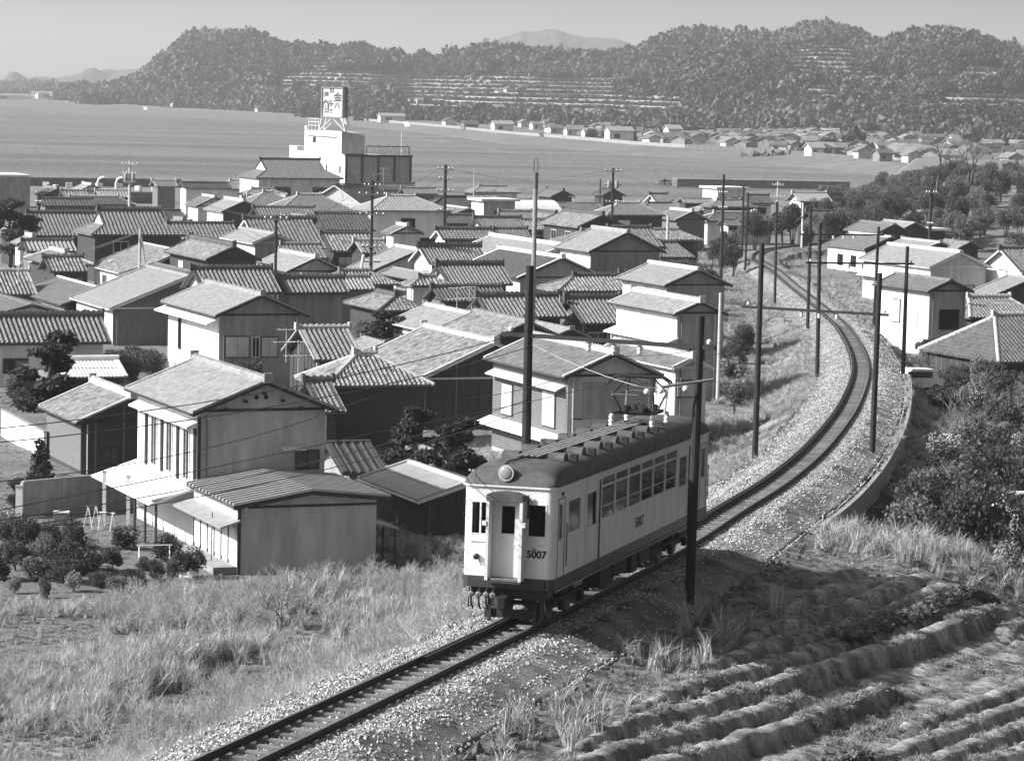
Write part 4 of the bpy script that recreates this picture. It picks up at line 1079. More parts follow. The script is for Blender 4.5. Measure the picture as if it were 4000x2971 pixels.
    for s in slopes:
        O, E, S, N = (Vector(s[k]) for k in 'OESN'); V = s['V']
        p = [O, O + E * s['Le'], O + E * (s['Le'] - s['a1'] * V) + S * V, O + E * (s['a0'] * V) + S * V]
        lo = [q - Vector((0, 0, th)) for q in p]
        mb.poly([tuple(q) for q in lo + p], [(0, 3, 2, 1), (4, 5, 6, 7), (0, 1, 5, 4), (1, 2, 6, 5), (2, 3, 7, 6), (3, 0, 4, 7)])
    roof = mb.build('roof', tm if style in ('ribs', 'plain') else tm, root)
    slope_cover(root, roof, slopes, style, tm, near, cam_local, tiles)
    # walls
    o = min(oh, w * .25); xw0, xw1, yw = x0 + o, x1 - o, w - o
    m = MB(); zt = he + pitch * o - th - .01
    if typ == 'g':
        zr_ = zt + pitch * yw
        ring = [(xw0, yw, 0), (xw0, -yw, 0), (xw0, -yw, zt), (xw0, 0, zr_), (xw0, yw, zt)]
        m.prism(ring, (xw1 - xw0, 0, 0))
        wl = m.build('wall', wall, root)
    else:
        m.box(xw0, xw1, -yw, yw, 0, he - .02)
        wl = m.build('wall', wall, root)
    if side != wall:
        # long sides in their own material, sunlit plaster painted whiter than gables: thin sheet proud of the wall
        for sy in (1, -1):
            y0, y1 = sorted((sy * (yw + .003), sy * (yw + .03))); box('wall_side_tone', side, root, xw0 + .05, xw1 - .05, y0, y1, 0.25, min(zt, he) - .06)
    if typ == 'g' and band and zt > 2.2:
        for x in (xw0 - .04, xw1 + .004): box('gable_band', rake, root, x, x + .036, -yw, yw, zt - .10, zt + .02)
    if typ == 'i':
        for x in (0.05, L - .1):
            zz = R - pitch * (w - a) ; y2 = w - a - .05
            MB().prism([(x, y2, zz + .02), (x, 0, R - .06), (x, -y2, zz + .02)][::1], (.05, 0, 0)).build('gable', 'white', root)
    # bargeboards, gutters, ridges
    bx = [] 
    gx = (0, L) if typ in 'gi' else ()
    for i, x in enumerate(gx):
        yy = w if typ == 'g' else w - a
        for sy in (1, -1):
            p0 = Vector((x, sy * yy, R - pitch * yy)); p1 = Vector((x, 0, R)); dn = Vector((0, 0, -.17)); e = Vector((-.05 if i == 0 else .05, 0, 0))
            if i == 0: MB().hexa([p0 + dn, p1 + dn, p1 + dn + e, p0 + dn + e, p0, p1, p1 + e, p0 + e]).build('bargeboard', rake, root)
            up = Vector((0, 0, .10)); e2 = Vector((.24 if i == 0 else -.24, 0, 0))
            MB().hexa([p0 + e * .9, p1 + e * .9, p1 + e2, p0 + e2, p0 + up + e * .9, p1 + up + e * .9, p1 + up + e2, p0 + up + e2]).build('verge_tiles', ridge if style == 'kawara' else tm, root)
    if near < 330:
        for sy in (1, -1):
            MB().tube([(x0, sy * (w + .05), he - .07), (x1, sy * (w + .05), he - .07)], .055).build('gutter', rake, root)
    rw = .17 if near < 300 else .22
    if style != 'plain': ridge_line(root, (-.08, 0, R + .01), (L + .08, 0, R + .01), rw, ridge_h, ridge, style == 'kawara' and near < 420 and bumps)
    if style == 'kawara':
        for x in (-.16, L + .16): box('ridge_end', ridge, root, x - .08, x + .08, -.2, .2, R - .05, R + ridge_h + .18)
    if a > 0 and typ in 'hi':
        for x, ex in ((0, x0), (L, x1)):
            for sy in (1, -1):
                if typ == 'h': ridge_line(root, (x, 0, R - .02), (ex, sy * w, he), .13, .17, ridge, False)
                else: ridge_line(root, (x, sy * (w - a), R - pitch * (w - a) - .02), (ex, sy * w, he), .13, .17, ridge, False)
    if near < 270:
        for (px_, py_) in ((xw0 - .07, yw - .3), (xw0 - .07, -yw + .25)):
            if random.random() < .75: MB().tube([(px_, py_, .1), (px_, py_, min(zt, he) - .15)], .04, 6).build('downpipe', random.choice(['trim', 'trim_pale', 'iron_grey']), root)
    if near < 240 and wall.startswith('wood'):
        nb = int(2 * yw / .75)
        for i in range(1, nb):
            y = -yw + 2 * yw * i / nb; zt2 = (zt + pitch * (yw - abs(y)) if typ == 'g' else he) - .12
            box('batten', 'wood_grey' if random.random() < .3 else wall, root, xw0 - .035, xw0 - .004, y - .04, y + .04, .1, zt2)
    # windows
    faces = {'n': ((xw0, yw, 0), (0, -1, 0), (-1, 0, 0)), 'l': ((xw1, yw, 0), (-1, 0, 0), (0, 1, 0)), 'r': ((xw0, -yw, 0), (1, 0, 0), (0, -1, 0)), 'f': ((xw1, -yw, 0), (0, 1, 0), (1, 0, 0))}
    lens = {'n': 2 * yw, 'f': 2 * yw, 'l': xw1 - xw0, 'r': xw1 - xw0}
    if wins == (): 
        fr = 'l' if d == 1 else 'r'; zs = he - 1.75 if he > 3.2 else max(.5, he - 1.7)
        wins = [(fr, .3, zs, 1.5, 1.05, random.choice(['dark', 'pale', 'paper'])), (fr, .7, zs, 1.5, 1.05, random.choice(['dark', 'pale']))]
        if typ == 'g': wins.append(('n', random.choice([.35, .65]), max(.6, he - 1.7), 1.2, .9, random.choice(['dark', 'shutter', 'pale'])))
        if he > 4.4: wins.append((fr, .45, .8, 2.2, 1.5, 'dark'))
    for (f, u, z, ww, hh, st) in wins or ():
        fO, fE, fN = faces[f]; ww = min(ww, lens[f] * .6)
        if side != wall and f in 'lr': fO = tuple(Vector(fO) + Vector(fN) * .032)
        window(root, (fO, fE, fN), u * lens[f], z, ww, hh, st)
    if lower:
        # pent roof band along a face: (face, z, depth, u0, u1, material)
        for (f, z, dp, u0, u1, mt) in lower:
            O, E, N = (Vector(x) for x in faces[f]); le = lens[f]; a_ = O + E * (u0 * le); b_ = O + E * (u1 * le); Z = Vector((0, 0, 1))
            pr = MB().hexa([a_ + Z * z, b_ + Z * z, b_ + N * dp + Z * (z - .28 * dp - .08), a_ + N * dp + Z * (z - .28 * dp - .08), a_ + Z * (z + .10), b_ + Z * (z + .10), b_ + N * dp + Z * (z - .28 * dp), a_ + N * dp + Z * (z - .28 * dp)])
            pr.build('pent_roof', mt, root)
    root['he'] = 0; del root['he']
    return root, dict(L=L, w=w, he=he, R=R, faces=faces, lens=lens, yw=yw, xw0=xw0, xw1=xw1, P=P, D=D)
# ---- the pale two-storey house beside the railcar and its neighbours
Hn = house
m1, _m1 = Hn('two_storey_house', 'white two-storey house with tall dark windows and ribbed annex near the railcar', (580, 828), 424, 418, 11.0, 1, 'g', 0.40, tm='tile_pale', wall='mortar', side='white', tiles=300,
   ridge='tile_pale', rake='trim', ridge_h=.2, wins=[('l', .30, 2.95, .85, 2.2, 'pale'), ('l', .55, 2.95, .85, 2.2, 'pale'), ('l', .82, 2.95, .85, 2.2, 'pale'), ('n', .86, 3.55, 1.0, .75, 'dark')],
   lower=[('l', 5.6, .55, .02, .98, 'mortar'), ('l', 2.7, 2.2, -.02, .98, 'white')], oh=.5)
for u in (.17, .43, .685, .95):
    f = _m1['faces']['l']; O = Vector(f[0]) + Vector(f[1]) * (u * _m1['lens']['l']) + Vector((0, .033, 0))
    box('window_post', 'trim', m1, O.x - .13, O.x + .13, O.y, O.y + .10, 2.8, 5.35)
MB().box(_m1['xw0'] - .09, _m1['xw0'] + .02, _m1['yw'] - .02, _m1['yw'] + .13, .2, _m1['he'] - .2).build('corner_post', 'trim', m1)
for y in (.22, -.22): MB().lathe([(.10, .0), (.10, -.03)], (_m1['xw0'] - .001, y + .1, _m1['R'] - .75), 12, 0).build('gable_vent', 'interior', m1)
hood = MB().poly([(_m1['xw0'] - .01, -1.9, 4.5), (_m1['xw0'] - .01, -.85, 4.5), (_m1['xw0'] - .45, -.85, 4.38), (_m1['xw0'] - .45, -1.9, 4.38), (_m1['xw0'] - .01, -1.9, 4.56), (_m1['xw0'] - .01, -.85, 4.56), (_m1['xw0'] - .45, -.85, 4.44), (_m1['xw0'] - .45, -1.9, 4.44)], [(0, 3, 2, 1), (4, 5, 6, 7), (0, 1, 5, 4), (1, 2, 6, 5), (2, 3, 7, 6), (3, 0, 4, 7)]).build('window_hood', 'trim_pale', m1)
for k in range(7):
    y = -_m1['yw'] + .3 + k * (2 * _m1['yw'] - .6) / 6
    MB().box(_m1['xw0'] - .32, _m1['xw0'] - .03, y - .06, y + .06, _m1['R'] - .40 * abs(y) - .62, _m1['R'] - .40 * abs(y) - .50).build('purlin_end', 'trim_pale' if k in (0, 6) else 'trim', m1)
MB().tube([(_m1['xw0'] - .06, 1.5, 3.2), (_m1['xw0'] - .06, 1.47, 4.9)], .03).build('vent_pipe', 'shutter', m1)
# ribbed annex: part of the same house, built in the house's own frame
an = MB()
def annex():
    D = _m1['D']; P = _m1['P']; inv = Matrix.Rotation(-m1.rotation_euler.z, 3, 'Z')
    def loc(qx, qy, z):
        p = at_z(qx, qy, z); return inv @ Vector((p.x - P.x, p.y - P.y, z - VZ))
    nr = loc(678, 1065, 7.02); x_n = nr.x; y_r = nr.y; R = nr.z
    el = loc(507, 1098, solve(lambda z: loc(507, 1098, z).x, x_n, 4.8, 8.5)); er = loc(848, 1078, solve(lambda z: loc(848, 1078, z).x, x_n, 4.8, 8.5))
    wl, wr = el.y - y_r, y_r - er.y
    pl = (R - el.z) / wl; pr = (R - er.z) / wr; xf = _m1['xw0'] - .06
    rf = MB()
    rf.hexa([(x_n, el.y, el.z - .1), (xf, el.y, el.z - .1), (xf, y_r, R - .1), (x_n, y_r, R - .1), (x_n, el.y, el.z), (xf, el.y, el.z), (xf, y_r, R), (x_n, y_r, R)])
    rf.hexa([(x_n, y_r, R - .1), (xf, y_r, R - .1), (xf, er.y, er.z - .1), (x_n, er.y, er.z - .1), (x_n, y_r, R), (xf, y_r, R), (xf, er.y, er.z), (x_n, er.y, er.z)])
    ro = rf.build('annex_roof', 'metal_roof_dark', m1)
    n = int((xf - x_n) / .50)
    for i in range(n + 1):
        x = x_n + .05 + (xf - x_n - .1) * i / n
        for (ya, za, yb, zb) in ((el.y, el.z, y_r, R), (y_r, R, er.y, er.z)):
            MB().hexa([(x - .12, ya, za + .002), (x + .12, ya, za + .002), (x + .12, yb, zb + .002), (x - .12, yb, zb + .002), (x - .09, ya, za + .11), (x + .09, ya, za + .11), (x + .09, yb, zb + .11), (x - .09, yb, zb + .11)]).build('rib', 'metal_roof', ro)
    for (ya, za, yb, zb) in ((el.y, el.z, y_r, R), (y_r, R, er.y, er.z)):
        MB().hexa([(x_n - .05, ya, za - .18), (x_n - .002, ya, za - .18), (x_n - .002, yb, zb - .18), (x_n - .05, yb, zb - .18), (x_n - .05, ya, za + .03), (x_n - .002, ya, za + .03), (x_n - .002, yb, zb + .03), (x_n - .05, yb, zb + .03)]).build('bargeboard', 'trim', m1)
    yl = el.y - .42; yr = er.y + .5; xw = x_n + .35
    zl = el.z + pl * .42 - .11; zr2 = er.z + pr * .5 - .11
    MB().prism([(xw, yl, 0), (xw, yr, 0), (xw, yr, zr2), (xw, y_r, R - .12), (xw, yl, zl)], (xf - xw - .02, 0, 0)).build('annex_wall', 'mortar', m1)
    box('gable_band', 'trim', m1, xw - .04, xw - .004, yr, yl, min(zl, zr2) - .14, min(zl, zr2) - .04)
    for y in (yl - .15, (yl + y_r) / 2, y_r, (yr + y_r) / 2, yr + .2): box('purlin_end', 'trim_pale', m1, x_n + .002, xw - .02, y - .05, y + .05, min(R - pl * abs(y - y_r) if y > y_r else R - pr * abs(y - y_r), 9) - .24, (R - (pl if y > y_r else pr) * abs(y - y_r)) - .12)
    box('corner_post', 'trim', m1, xw - .03, xw + .12, yl - .02, yl + .1, 0, zl - .05)
    # bright entrance side with sliding screens and a strip of pent roof
    box('entrance_wall', 'white', m1, xw + .15, xf - .02, yl + .003, yl + .05, .25, zl - .05)
    MB().hexa([(xw - .25, yl + .06, 2.25), (xf + .3, yl + .06, 2.25), (xf + .3, yl + .95, 1.98), (xw - .25, yl + .95, 1.98), (xw - .25, yl + .06, 2.33), (xf + .3, yl + .06, 2.33), (xf + .3, yl + .95, 2.06), (xw - .25, yl + .95, 2.06)]).build('pent_roof', 'metal_roof', m1)
    n = 6; x0 = xw + .4; x1 = xf - .2
    for i in range(n):
        a = x0 + (x1 - x0) * i / n; b = x0 + (x1 - x0) * (i + 1) / n
        f = box('sliding_screen', 'paper', m1, a + .04, b - .04, yl + .055, yl + .075, .45, 1.95)
        box('screen_post', 'trim', m1, b - .035, b + .035, yl + .055, yl + .11, .3, 2.0)
    box('step', 'concrete', m1, x0 - .2, x1, yl + .1, yl + 1.1, 0, .3)
    # dark porch beyond, with posts and a low roof
    for dx in (.6, 2.4, 4.2): MB().tube([(xf + dx, yl + 1.6, 0), (xf + dx, yl + 1.6, 2.3)], .07).build('porch_post', 'wood', m1)
    MB().hexa([(xf + .3, _m1['yw'] + .04, 2.62), (xf + 5, _m1['yw'] + .04, 2.62), (xf + 5, yl + 1.9, 2.2), (xf + .3, yl + 1.9, 2.2), (xf + .3, _m1['yw'] + .04, 2.7), (xf + 5, _m1['yw'] + .04, 2.7), (xf + 5, yl + 1.9, 2.28), (xf + .3, yl + 1.9, 2.28)]).build('porch_roof', 'metal_roof_white', m1) if yl + 1.5 > _m1['yw'] else None
    # little awning on the far corner of the annex
    MB().hexa([(xw + .4, yr - .04, 1.9), (xw + 2.4, yr - .04, 1.9), (xw + 2.4, yr - 1.2, 1.62), (xw + .4, yr - 1.2, 1.62), (xw + .4, yr - .04, 1.97), (xw + 2.4, yr - .04, 1.97), (xw + 2.4, yr - 1.2, 1.69), (xw + .4, yr - 1.2, 1.69)]).build('awning', 'metal_roof', m1)
    for dx in (.6, 2.2): MB().tube([(xw + dx, yr - 1.1, 0), (xw + dx, yr - 1.1, 1.62)], .05).build('awning_post', 'wood', m1)
    return xw, xf, yl, yr
_ax = annex()
Hn('old_shed', 'old shed with weathered tile roof behind the white two-storey house', (289, 863), 202, 165, 7.6, 1, 'g', 0.42, tm='tile_old', wall='wood', side='wood_grey', tiles=300, ridge='ridge_pale', rake='trim', wins=[('n', .3, .6, .8, .8, 'dark')], oh=.4)
Hn('garden_shed', 'low shed with white corrugated roof beside the tall pine', (118, 782), 255, 819, 6.3, 2, 'g', 0.35, 'corr', 'metal_roof_white', wall='wood', side='wood', ridge='metal_roof_white', wins=None, rake='trim')
Hn('farmhouse', 'long house with rows of light-capped tiles behind the tall pine', (-46, 690), 218, 745, 8.0, 2, 'g', 0.5, tm='tile', wall='plaster', side='plaster', tiles=300, ridge='tile_dark', ridge_h=.42, wins=[('r', .2, 1.0, 1.6, .9, 'dark'), ('r', .75, 1.0, 1.6, .9, 'dark')])
Hn('two_storey_house', 'two-storey house with pale gable, shuttered window and white side wall', (570, 641), 447, 467, 9.9, 1, 'g', 0.42, tm='tile_pale', wall='mortar_dark', side='white', tiles=300, ridge='tile_pale', ridge_h=.2,
   wins=[('n', .22, 2.2, 1.6, 1.35, 'shutter'), ('n', .45, 2.2, .45, 1.3, 'pale'), ('n', .62, 2.2, 1.1, 1.3, 'shutter'), ('l', .25, 2.0, .5, 2.2, 'dark')], lower=[('l', 4.7, .9, -.05, 1.0, 'white'), ('l', 1.6, 1.2, .5, 1.3, 'white')])
Hn('tiled_house', 'tile-roofed house with two-tone wall behind the shuttered two-storey house', (605, 606), 742, 636, 9.3, 2, 'g', 0.5, tm='tile', wall='mortar', side='mortar_dark', ridge='tile_dark', ridge_h=.35, tiles=300, wins=None)
Hn('tiled_house', 'higher tiled roof joined to the house with two-tone wall', (418, 586), 585, 636, 10.0, 2, 'g', 0.5, tm='tile', wall='white', side='white', ridge='tile_dark', ridge_h=.35, tiles=300, wins=None)
Hn('long_roof_house', 'long low house with a wide smooth pale roof slope', (412, 599), 320, 237, 9.0, 1, 'g', 0.40, 'flat', 'tile_pale', wall='wood_grey', side='plaster', ridge='tile_pale', rake='trim_pale', ridge_h=.12)
Hn('low_house', 'low house with plain grey roof and white wall strip by the street lamp', (237, 630), 127, 132, 7.0, 1, 'g', 0.30, 'flat', 'tile', wall='wood_grey', side='white', ridge='white', rake='trim', ridge_h=.1)
Hn('low_house', 'little flat-pitched building at the edge beyond the long tiled farmhouse', (70, 662), -40, -70, 6.6, 1, 'g', 0.25, 'flat', 'tile', wall='plaster', side='plaster', ridge='tile', ridge_h=.1)
Hn('low_house', 'rust-roofed house leaning on the wooden A-frame pole', (398, 545), 310, 277, 8.0, 1, 'g', 0.42, 'flat', 'tile_old', wall='wood', side='plaster', ridge='ridge_pale', rake='trim_pale', ridge_h=.1)
Hn('old_house', 'old house with carved dark gable and moss-grey roof slope', (508, 536), 415, 447, 9.2, 1, 'g', 0.46, tm='tile_old', wall='wood', side='wood', ridge='tile_dark', rake='trim', ridge_h=.4)
Hn('temple_house', 'big hip-and-gable house with white gable and boldly striped tiles', (214, 459), 346, 511, 10.6, 2, 'i', 0.55, tm='tile', wall='wood', side='wood', ridge='tile_dark', ridge_h=.5)
Hn('tiled_house', 'wide tile roof stretching under the dark tree at the village edge', (60, 464), 205, 513, 9.2, 2, 'h', 0.5, tm='tile', wall='wood', side='wood', ridge='tile_dark', ridge_h=.4, hipl=2.5)
Hn('tiled_house', 'tile roof tucked between the temple-like house and the black gable', (366, 486), 505, 522, 8.6, 2, 'g', 0.5, tm='tile', wall='wood', side='plaster', ridge='tile_dark', ridge_h=.3)
Hn('dark_roof_house', 'small dark plain-roofed house behind the hip-and-gable house', (352, 456), 392, 481, 8.4, 2, 'g', 0.5, 'flat', 'tile_dark', wall='wood', side='wood', ridge='tile_dark', ridge_h=.15)
Hn('black_gable_house', 'house with black boarded gable and pale weathered roof', (530, 437), 490, 480, 9.0, 1, 'g', 0.45, tm='tile_pale', wall='wood', side='plaster', ridge='ridge_pale', rake='trim', wins=None)
Hn('white_warehouse', 'white-walled warehouse with dark roof and small window', (392, 396), 494, 409, 9.0, 2, 'g', 0.40, 'flat', 'tile_dark', wall='white', side='white', ridge='tile_dark', ridge_h=.2, wins=[('r', .25, 1.6, 1.6, .8, 'dark'), ('r', .75, 1.6, 1.6, .8, 'dark')], cat='warehouse')
Hn('small_hut', 'small hut with pale roof in front of the dark sea bank', (180, 441), 138, 152, 7.6, 1, 'g', 0.42, 'flat', 'tile_pale', wall='wood', side='plaster', ridge='ridge_pale', rake='trim', ridge_h=.15)
Hn('gable_house', 'house with dark shadowed gable and light saddle roof beside the slim pole', (687, 560), 610, 622, 8.6, 1, 'g', 0.45, tm='tile_pale', wall='mortar', side='plaster', ridge='ridge_pale', rake='trim', ridge_h=.25, tiles=0)
Hn('tiled_house', 'steep tile roof with white gable edge behind the pale saddle roof', (531, 476), 674, 541, 10.0, 2, 'g', 0.52, tm='tile', wall='white', side='wood', ridge='tile_dark', rake='white', ridge_h=.4)
Hn('grey_wall_house', 'house with smooth pale roof over a plain grey gable wall', (598, 507), 526, 548, 9.4, 1, 'g', 0.42, 'flat', 'tile_pale', wall='mortar_dark', side='plaster', ridge='tile_pale', rake='trim_pale', ridge_h=.15, wins=None)
Hn('tiled_house', 'low speckled tile roof next to the tall dark utility pole', (698, 508), 800, 546, 8.2, 2, 'g', 0.5, tm='tile_old', wall='wood', side='wood', ridge='tile_dark', ridge_h=.3)
Hn('hip_house', 'pointed hip roof with one dark slope near the restaurant house', (574, 418), 584, 450, 9.8, 2, 'h', 0.5, tm='tile', wall='wood', side='plaster', ridge='ridge_pale')
Hn('hip_house', 'hip-roofed house with pale hip ridges beside the tall plain gable', (648, 424), 694, 460, 9.8, 2, 'h', 0.5, tm='tile', wall='plaster', side='plaster', ridge='ridge_pale')
Hn('tiled_house', 'long tiled roof below the two hip roofs', (551, 451), 680, 474, 8.6, 2, 'g', 0.5, tm='tile', wall='wood', side='wood', ridge='tile_dark', ridge_h=.25)
Hn('dark_roof_house', 'house with flat dark roof and partly shaded fine tiles by the power pole', (686, 465), 796, 501, 9.0, 2, 'g', 0.5, tm='tile_dark', wall='wood', side='mortar', ridge='tile_dark', ridge_h=.25)
Hn('white_house', 'white two-storey house with hipped roof and square window', (843, 427), 899, 459, 10.6, 2, 'h', 0.45, tm='tile_pale', wall='plaster', side='white', ridge='ridge_pale', wins=[('r', .48, 3.2, 1.7, 1.3, 'dark'), ('r', .2, .8, 2, 1.3, 'dark'), ('r', .75, .8, 2, 1.3, 'dark')])
Hn('gable_house', 'tall house with plain lit gable and black roof below the hotel', (726, 402), 812, 690, 10.4, 2, 'g', 0.55, 'flat', 'tile_dark', wall='mortar', side='mortar', ridge='trim', rake='trim_pale', ridge_h=.2, rot=38, w=4.6, wins=None)
Hn('restaurant_house', 'large hip-and-gable house with white gable and cream walls under the hotel', (566, 347), 693, 388, 12.4, 2, 'i', 0.50, tm='tile', wall='plaster', side='plaster', ridge='tile_dark', ridge_h=.4, wins=[('r', .3, 3.6, 2.4, 1.2, 'dark'), ('r', .75, 3.6, 2.2, 1.2, 'dark'), ('r', .6, .8, 3, 1.6, 'dark')])
Hn('small_house', 'small house with dark low roof against the white warehouse', (505, 391), 526, 404, 8.2, 2, 'g', 0.5, 'flat', 'tile_dark', wall='wood', side='white', ridge='tile_dark', ridge_h=.15)
Hn('gable_house', 'low house with brown-grey roof between utility poles by the shore', (1018, 452), 968, 940, 8.2, 1, 'g', 0.42, 'flat', 'tile', wall='wood', side='plaster', ridge='ridge_pale', rake='trim', ridge_h=.15)
Hn('gable_house', 'low house with broad white-edged roof beneath the shore-side houses', (965, 456), 920, 890, 8.2, 1, 'g', 0.42, 'flat', 'tile_old', wall='wood_grey', side='plaster', ridge='ridge_pale', rake='trim', ridge_h=.15)
Hn('gable_house', 'house with small white gable and black roof close to the water', (962, 428), 1010, 447, 8.4, 2, 'h', 0.45, 'flat', 'tile_dark', wall='plaster', side='wood', ridge='trim')
Hn('tiled_house', 'tile-roofed house with white gable triangle and pale roof patches', (948, 499), 1062, 520, 8.6, 2, 'g', 0.5, tm='tile', wall='white', side='wood', ridge='tile_dark', rake='white', ridge_h=.35)
Hn('tiled_house', 'tiled house whose white gable looks onto the smooth pale slope', (910, 537), 1041, 573, 9.2, 2, 'g', 0.5, tm='tile', wall='white', side='wood', ridge='tile_dark', rake='trim_pale', ridge_h=.45)
Hn('smooth_roof_house', 'house with wide smooth pale slope and stilted drying pole in front', (912, 543), 860, 803, 8.6, 1, 'g', 0.42, 'flat', 'tile_pale', wall='plaster', side='plaster', ridge='ridge_pale', rake='trim', ridge_h=.25)
Hn('tiled_house', 'tile roof with thick black ridge above dark shaded walls', (950, 577), 1088, 618, 9.0, 2, 'g', 0.5, tm='tile', wall='plaster', side='wood', ridge='tile_dark', ridge_h=.45, tiles=300)
Hn('metal_roof_house', 'low house with sheet metal roof and open lean-to eaves', (945, 596), 855, 908, 7.4, 1, 'g', 0.36, 'flat', 'metal_roof', wall='wood', side='wood', ridge='metal_roof', rake='trim', ridge_h=.06, lower=[('l', 2.2, 1.6, 0, 1, 'metal_roof')])
Hn('dormer_house', 'narrow white upper room with small tiled cap among the roofs', (912, 603), 944, 618, 8.4, 2, 'h', 0.5, tm='tile_old', wall='plaster', side='plaster', ridge='ridge', wins=[('r', .5, 2.2, .9, 1.2, 'dark')])
Hn('patched_roof_house', 'house with pale tiles and two darker roof patches', (1023, 683), 925, 935, 8.0, 1, 'g', 0.40, tm='tile_pale', wall='wood', side='plaster', ridge='ridge_pale', rake='trim_pale', ridge_h=.2)
Hn('old_house', 'big old house with mottled tile roof and boarded gable beside the hip-roofed shed', (1076, 744), 922, 904, 8.8, 1, 'g', 0.44, tm='tile_old', wall='wood', side='wood', ridge='ridge_pale', rake='trim_pale', ridge_h=.22, tiles=300, wins=[('n', .7, .7, 1.5, 1.0, 'dark')])
Hn('old_house', 'weathered tile roof rising behind the old boarded house', (1147, 700), 1031, 1060, 8.8, 1, 'g', 0.42, tm='tile_old', wall='wood', side='wood', ridge='ridge', rake='trim', ridge_h=.2)
Hn('tiled_house', 'dark-tiled house in the middle of the village with white verge tiles', (1037, 646), 1206, 689, 8.8, 2, 'g', 0.5, tm='tile', wall='wood_grey', side='wood', ridge='tile_dark', ridge_h=.4, tiles=300)
Hn('tiled_house', 'dark tile roof beside the two pale two-storey houses', (1230, 650), 1341, 703, 8.6, 2, 'g', 0.5, tm='tile', wall='wood_grey', side='wood', ridge='tile_dark', ridge_h=.4)
Hn('hip_shed', 'dark boarded storehouse with pale pointed hip roof', (774, 771), 803, 838, 8.6, 2, 'h', 0.55, tm='tile_old', wall='wood', side='wood', ridge='ridge_pale', tiles=300, wins=None)
Hn('small_shed', 'small tiled lean-to roof between the pale gable and the dark storehouse', (664, 829), 717, 896, 7.4, 2, 'g', 0.5, tm='tile', wall='wood', side='wood', ridge='tile_dark', tiles=200, wins=None)
Hn('rib_roof_shed', 'low building with black ribbed metal roof behind the annex', (707, 960), 800, 1026, 6.4, 2, 'g', 0.42, 'ribs', 'metal_roof_dark', wall='mortar_dark', side='mortar_dark', ridge='metal_roof_dark', rake='trim', ridge_h=.08, wins=None)
Hn('tiled_house', 'half-shaded tile roof under the television aerial', (648, 714), 754, 782, 8.2, 2, 'g', 0.5, tm='tile', wall='wood', side='wood', ridge='ridge_pale', ridge_h=.25, tiles=300)
_h4, _i4 = Hn('siding_house', 'dark-sided two-storey house with white shutters behind the railcar roof', (1335, 768), 1155, 1224, 10.0, 1, 'g', 0.42, tm='tile', wall='mortar', side='siding', ridge='ridge_pale', tiles=300, ridge_h=.25,
   wins=[('l', .22, 2.3, 1.5, 1.7, 'shutter'), ('l', .50, 2.3, .7, 1.7, 'pale'), ('l', .78, 2.3, 1.7, 1.9, 'shutter'), ('n', .28, 1.2, 2.2, 1.7, 'shutter')], lower=[('l', 4.65, .6, .02, .98, 'shutter'), ('l', 1.9, .9, -.03, 1.0, 'white')])
box('dark_panel', 'mortar_dark', _h4, _i4['xw0'] - .05, _i4['xw0'] - .003, -_i4['yw'] + .05, _i4['yw'] - .9, 2.4, _i4['he'] - .35)
Hn('tiled_house', 'house with striped roof and pale arched gable behind the right-of-way pole'.replace('right-of-way pole', 'trackside pole'), (1507, 777), 1335, 1462, 8.8, 1, 'g', 0.44, tm='tile', wall='mortar', side='plaster', ridge='ridge_pale', rake='trim_pale', tiles=300, ridge_h=.25)
Hn('two_storey_house', 'two-storey house with bright white side wall and long eaves by the bank', (1523, 656), 1377, 1465, 10.2, 1, 'g', 0.40, tm='tile_pale', wall='mortar_dark', side='white', ridge='ridge_pale', rake='trim', ridge_h=.25, tiles=300,
   wins=[('l', .5, 1.0, 3.4, 1.9, 'paper'), ('n', .5, 2.8, 1.0, .9, 'dark')], lower=[('l', 4.2, .9, -.02, 1.02, 'white')])
Hn('two_storey_house', 'two-storey house with dark gable and small black window next to the embankment', (1518, 586), 1410, 1443, 10.4, 1, 'g', 0.42, 'flat', 'tile_pale', wall='mortar_dark', side='plaster', ridge='ridge_pale', rake='trim', ridge_h=.25, wins=[('n', .45, 3.0, 1.0, .8, 'dark'), ('l', .6, 4.0, 1.8, .4, 'dark')])
Hn('tall_gable_house', 'tall house with blank grey gable and smooth roof in the village centre', (1364, 505), 1287, 1278, 11.4, 1, 'g', 0.46, 'flat', 'tile_pale', wall='mortar_dark', side='plaster', ridge='tile_pale', rake='trim', ridge_h=.3, wins=[('l', .3, 2.0, 1.6, 1.3, 'dark')], lower=[('l', 4.6, 1.0, 0, 1, 'white')])
Hn('tiled_house', 'tile roof stepping down behind the tall blank gable', (1322, 496), 1411, 537, 10.0, 2, 'g', 0.5, tm='tile', wall='mortar', side='wood', ridge='tile_dark', ridge_h=.35)
Hn('tiled_house', 'small tile roof at the foot of the leafy bank', (1432, 528), 1466, 560, 8.6, 2, 'h', 0.5, tm='tile', wall='mortar', side='mortar', ridge='tile_dark', hipl=1.0)
Hn('barn', 'broad barn with dark tiled slope, curved white verge and wide grey gable', (1222, 560), 1086, 1124, 9.6, 1, 'g', 0.42, tm='tile_dark', wall='mortar', side='plaster', ridge='white', rake='trim', ridge_h=.2, wins=None, cat='barn')
Hn('old_house', 'old house with brown tile roof and dark gable toward the shore', (1309, 468), 1224, 1254, 9.8, 1, 'g', 0.44, tm='tile_old', wall='wood', side='wood', ridge='tile_dark', rake='trim', ridge_h=.35)
Hn('white_ridge_house', 'house with bright white ridge and patched grey roof', (1226, 534), 1067, 1150, 8.8, 1, 'g', 0.36, tm='tile_pale', wall='plaster', side='plaster', ridge='white', rake='trim_pale', ridge_h=.25)
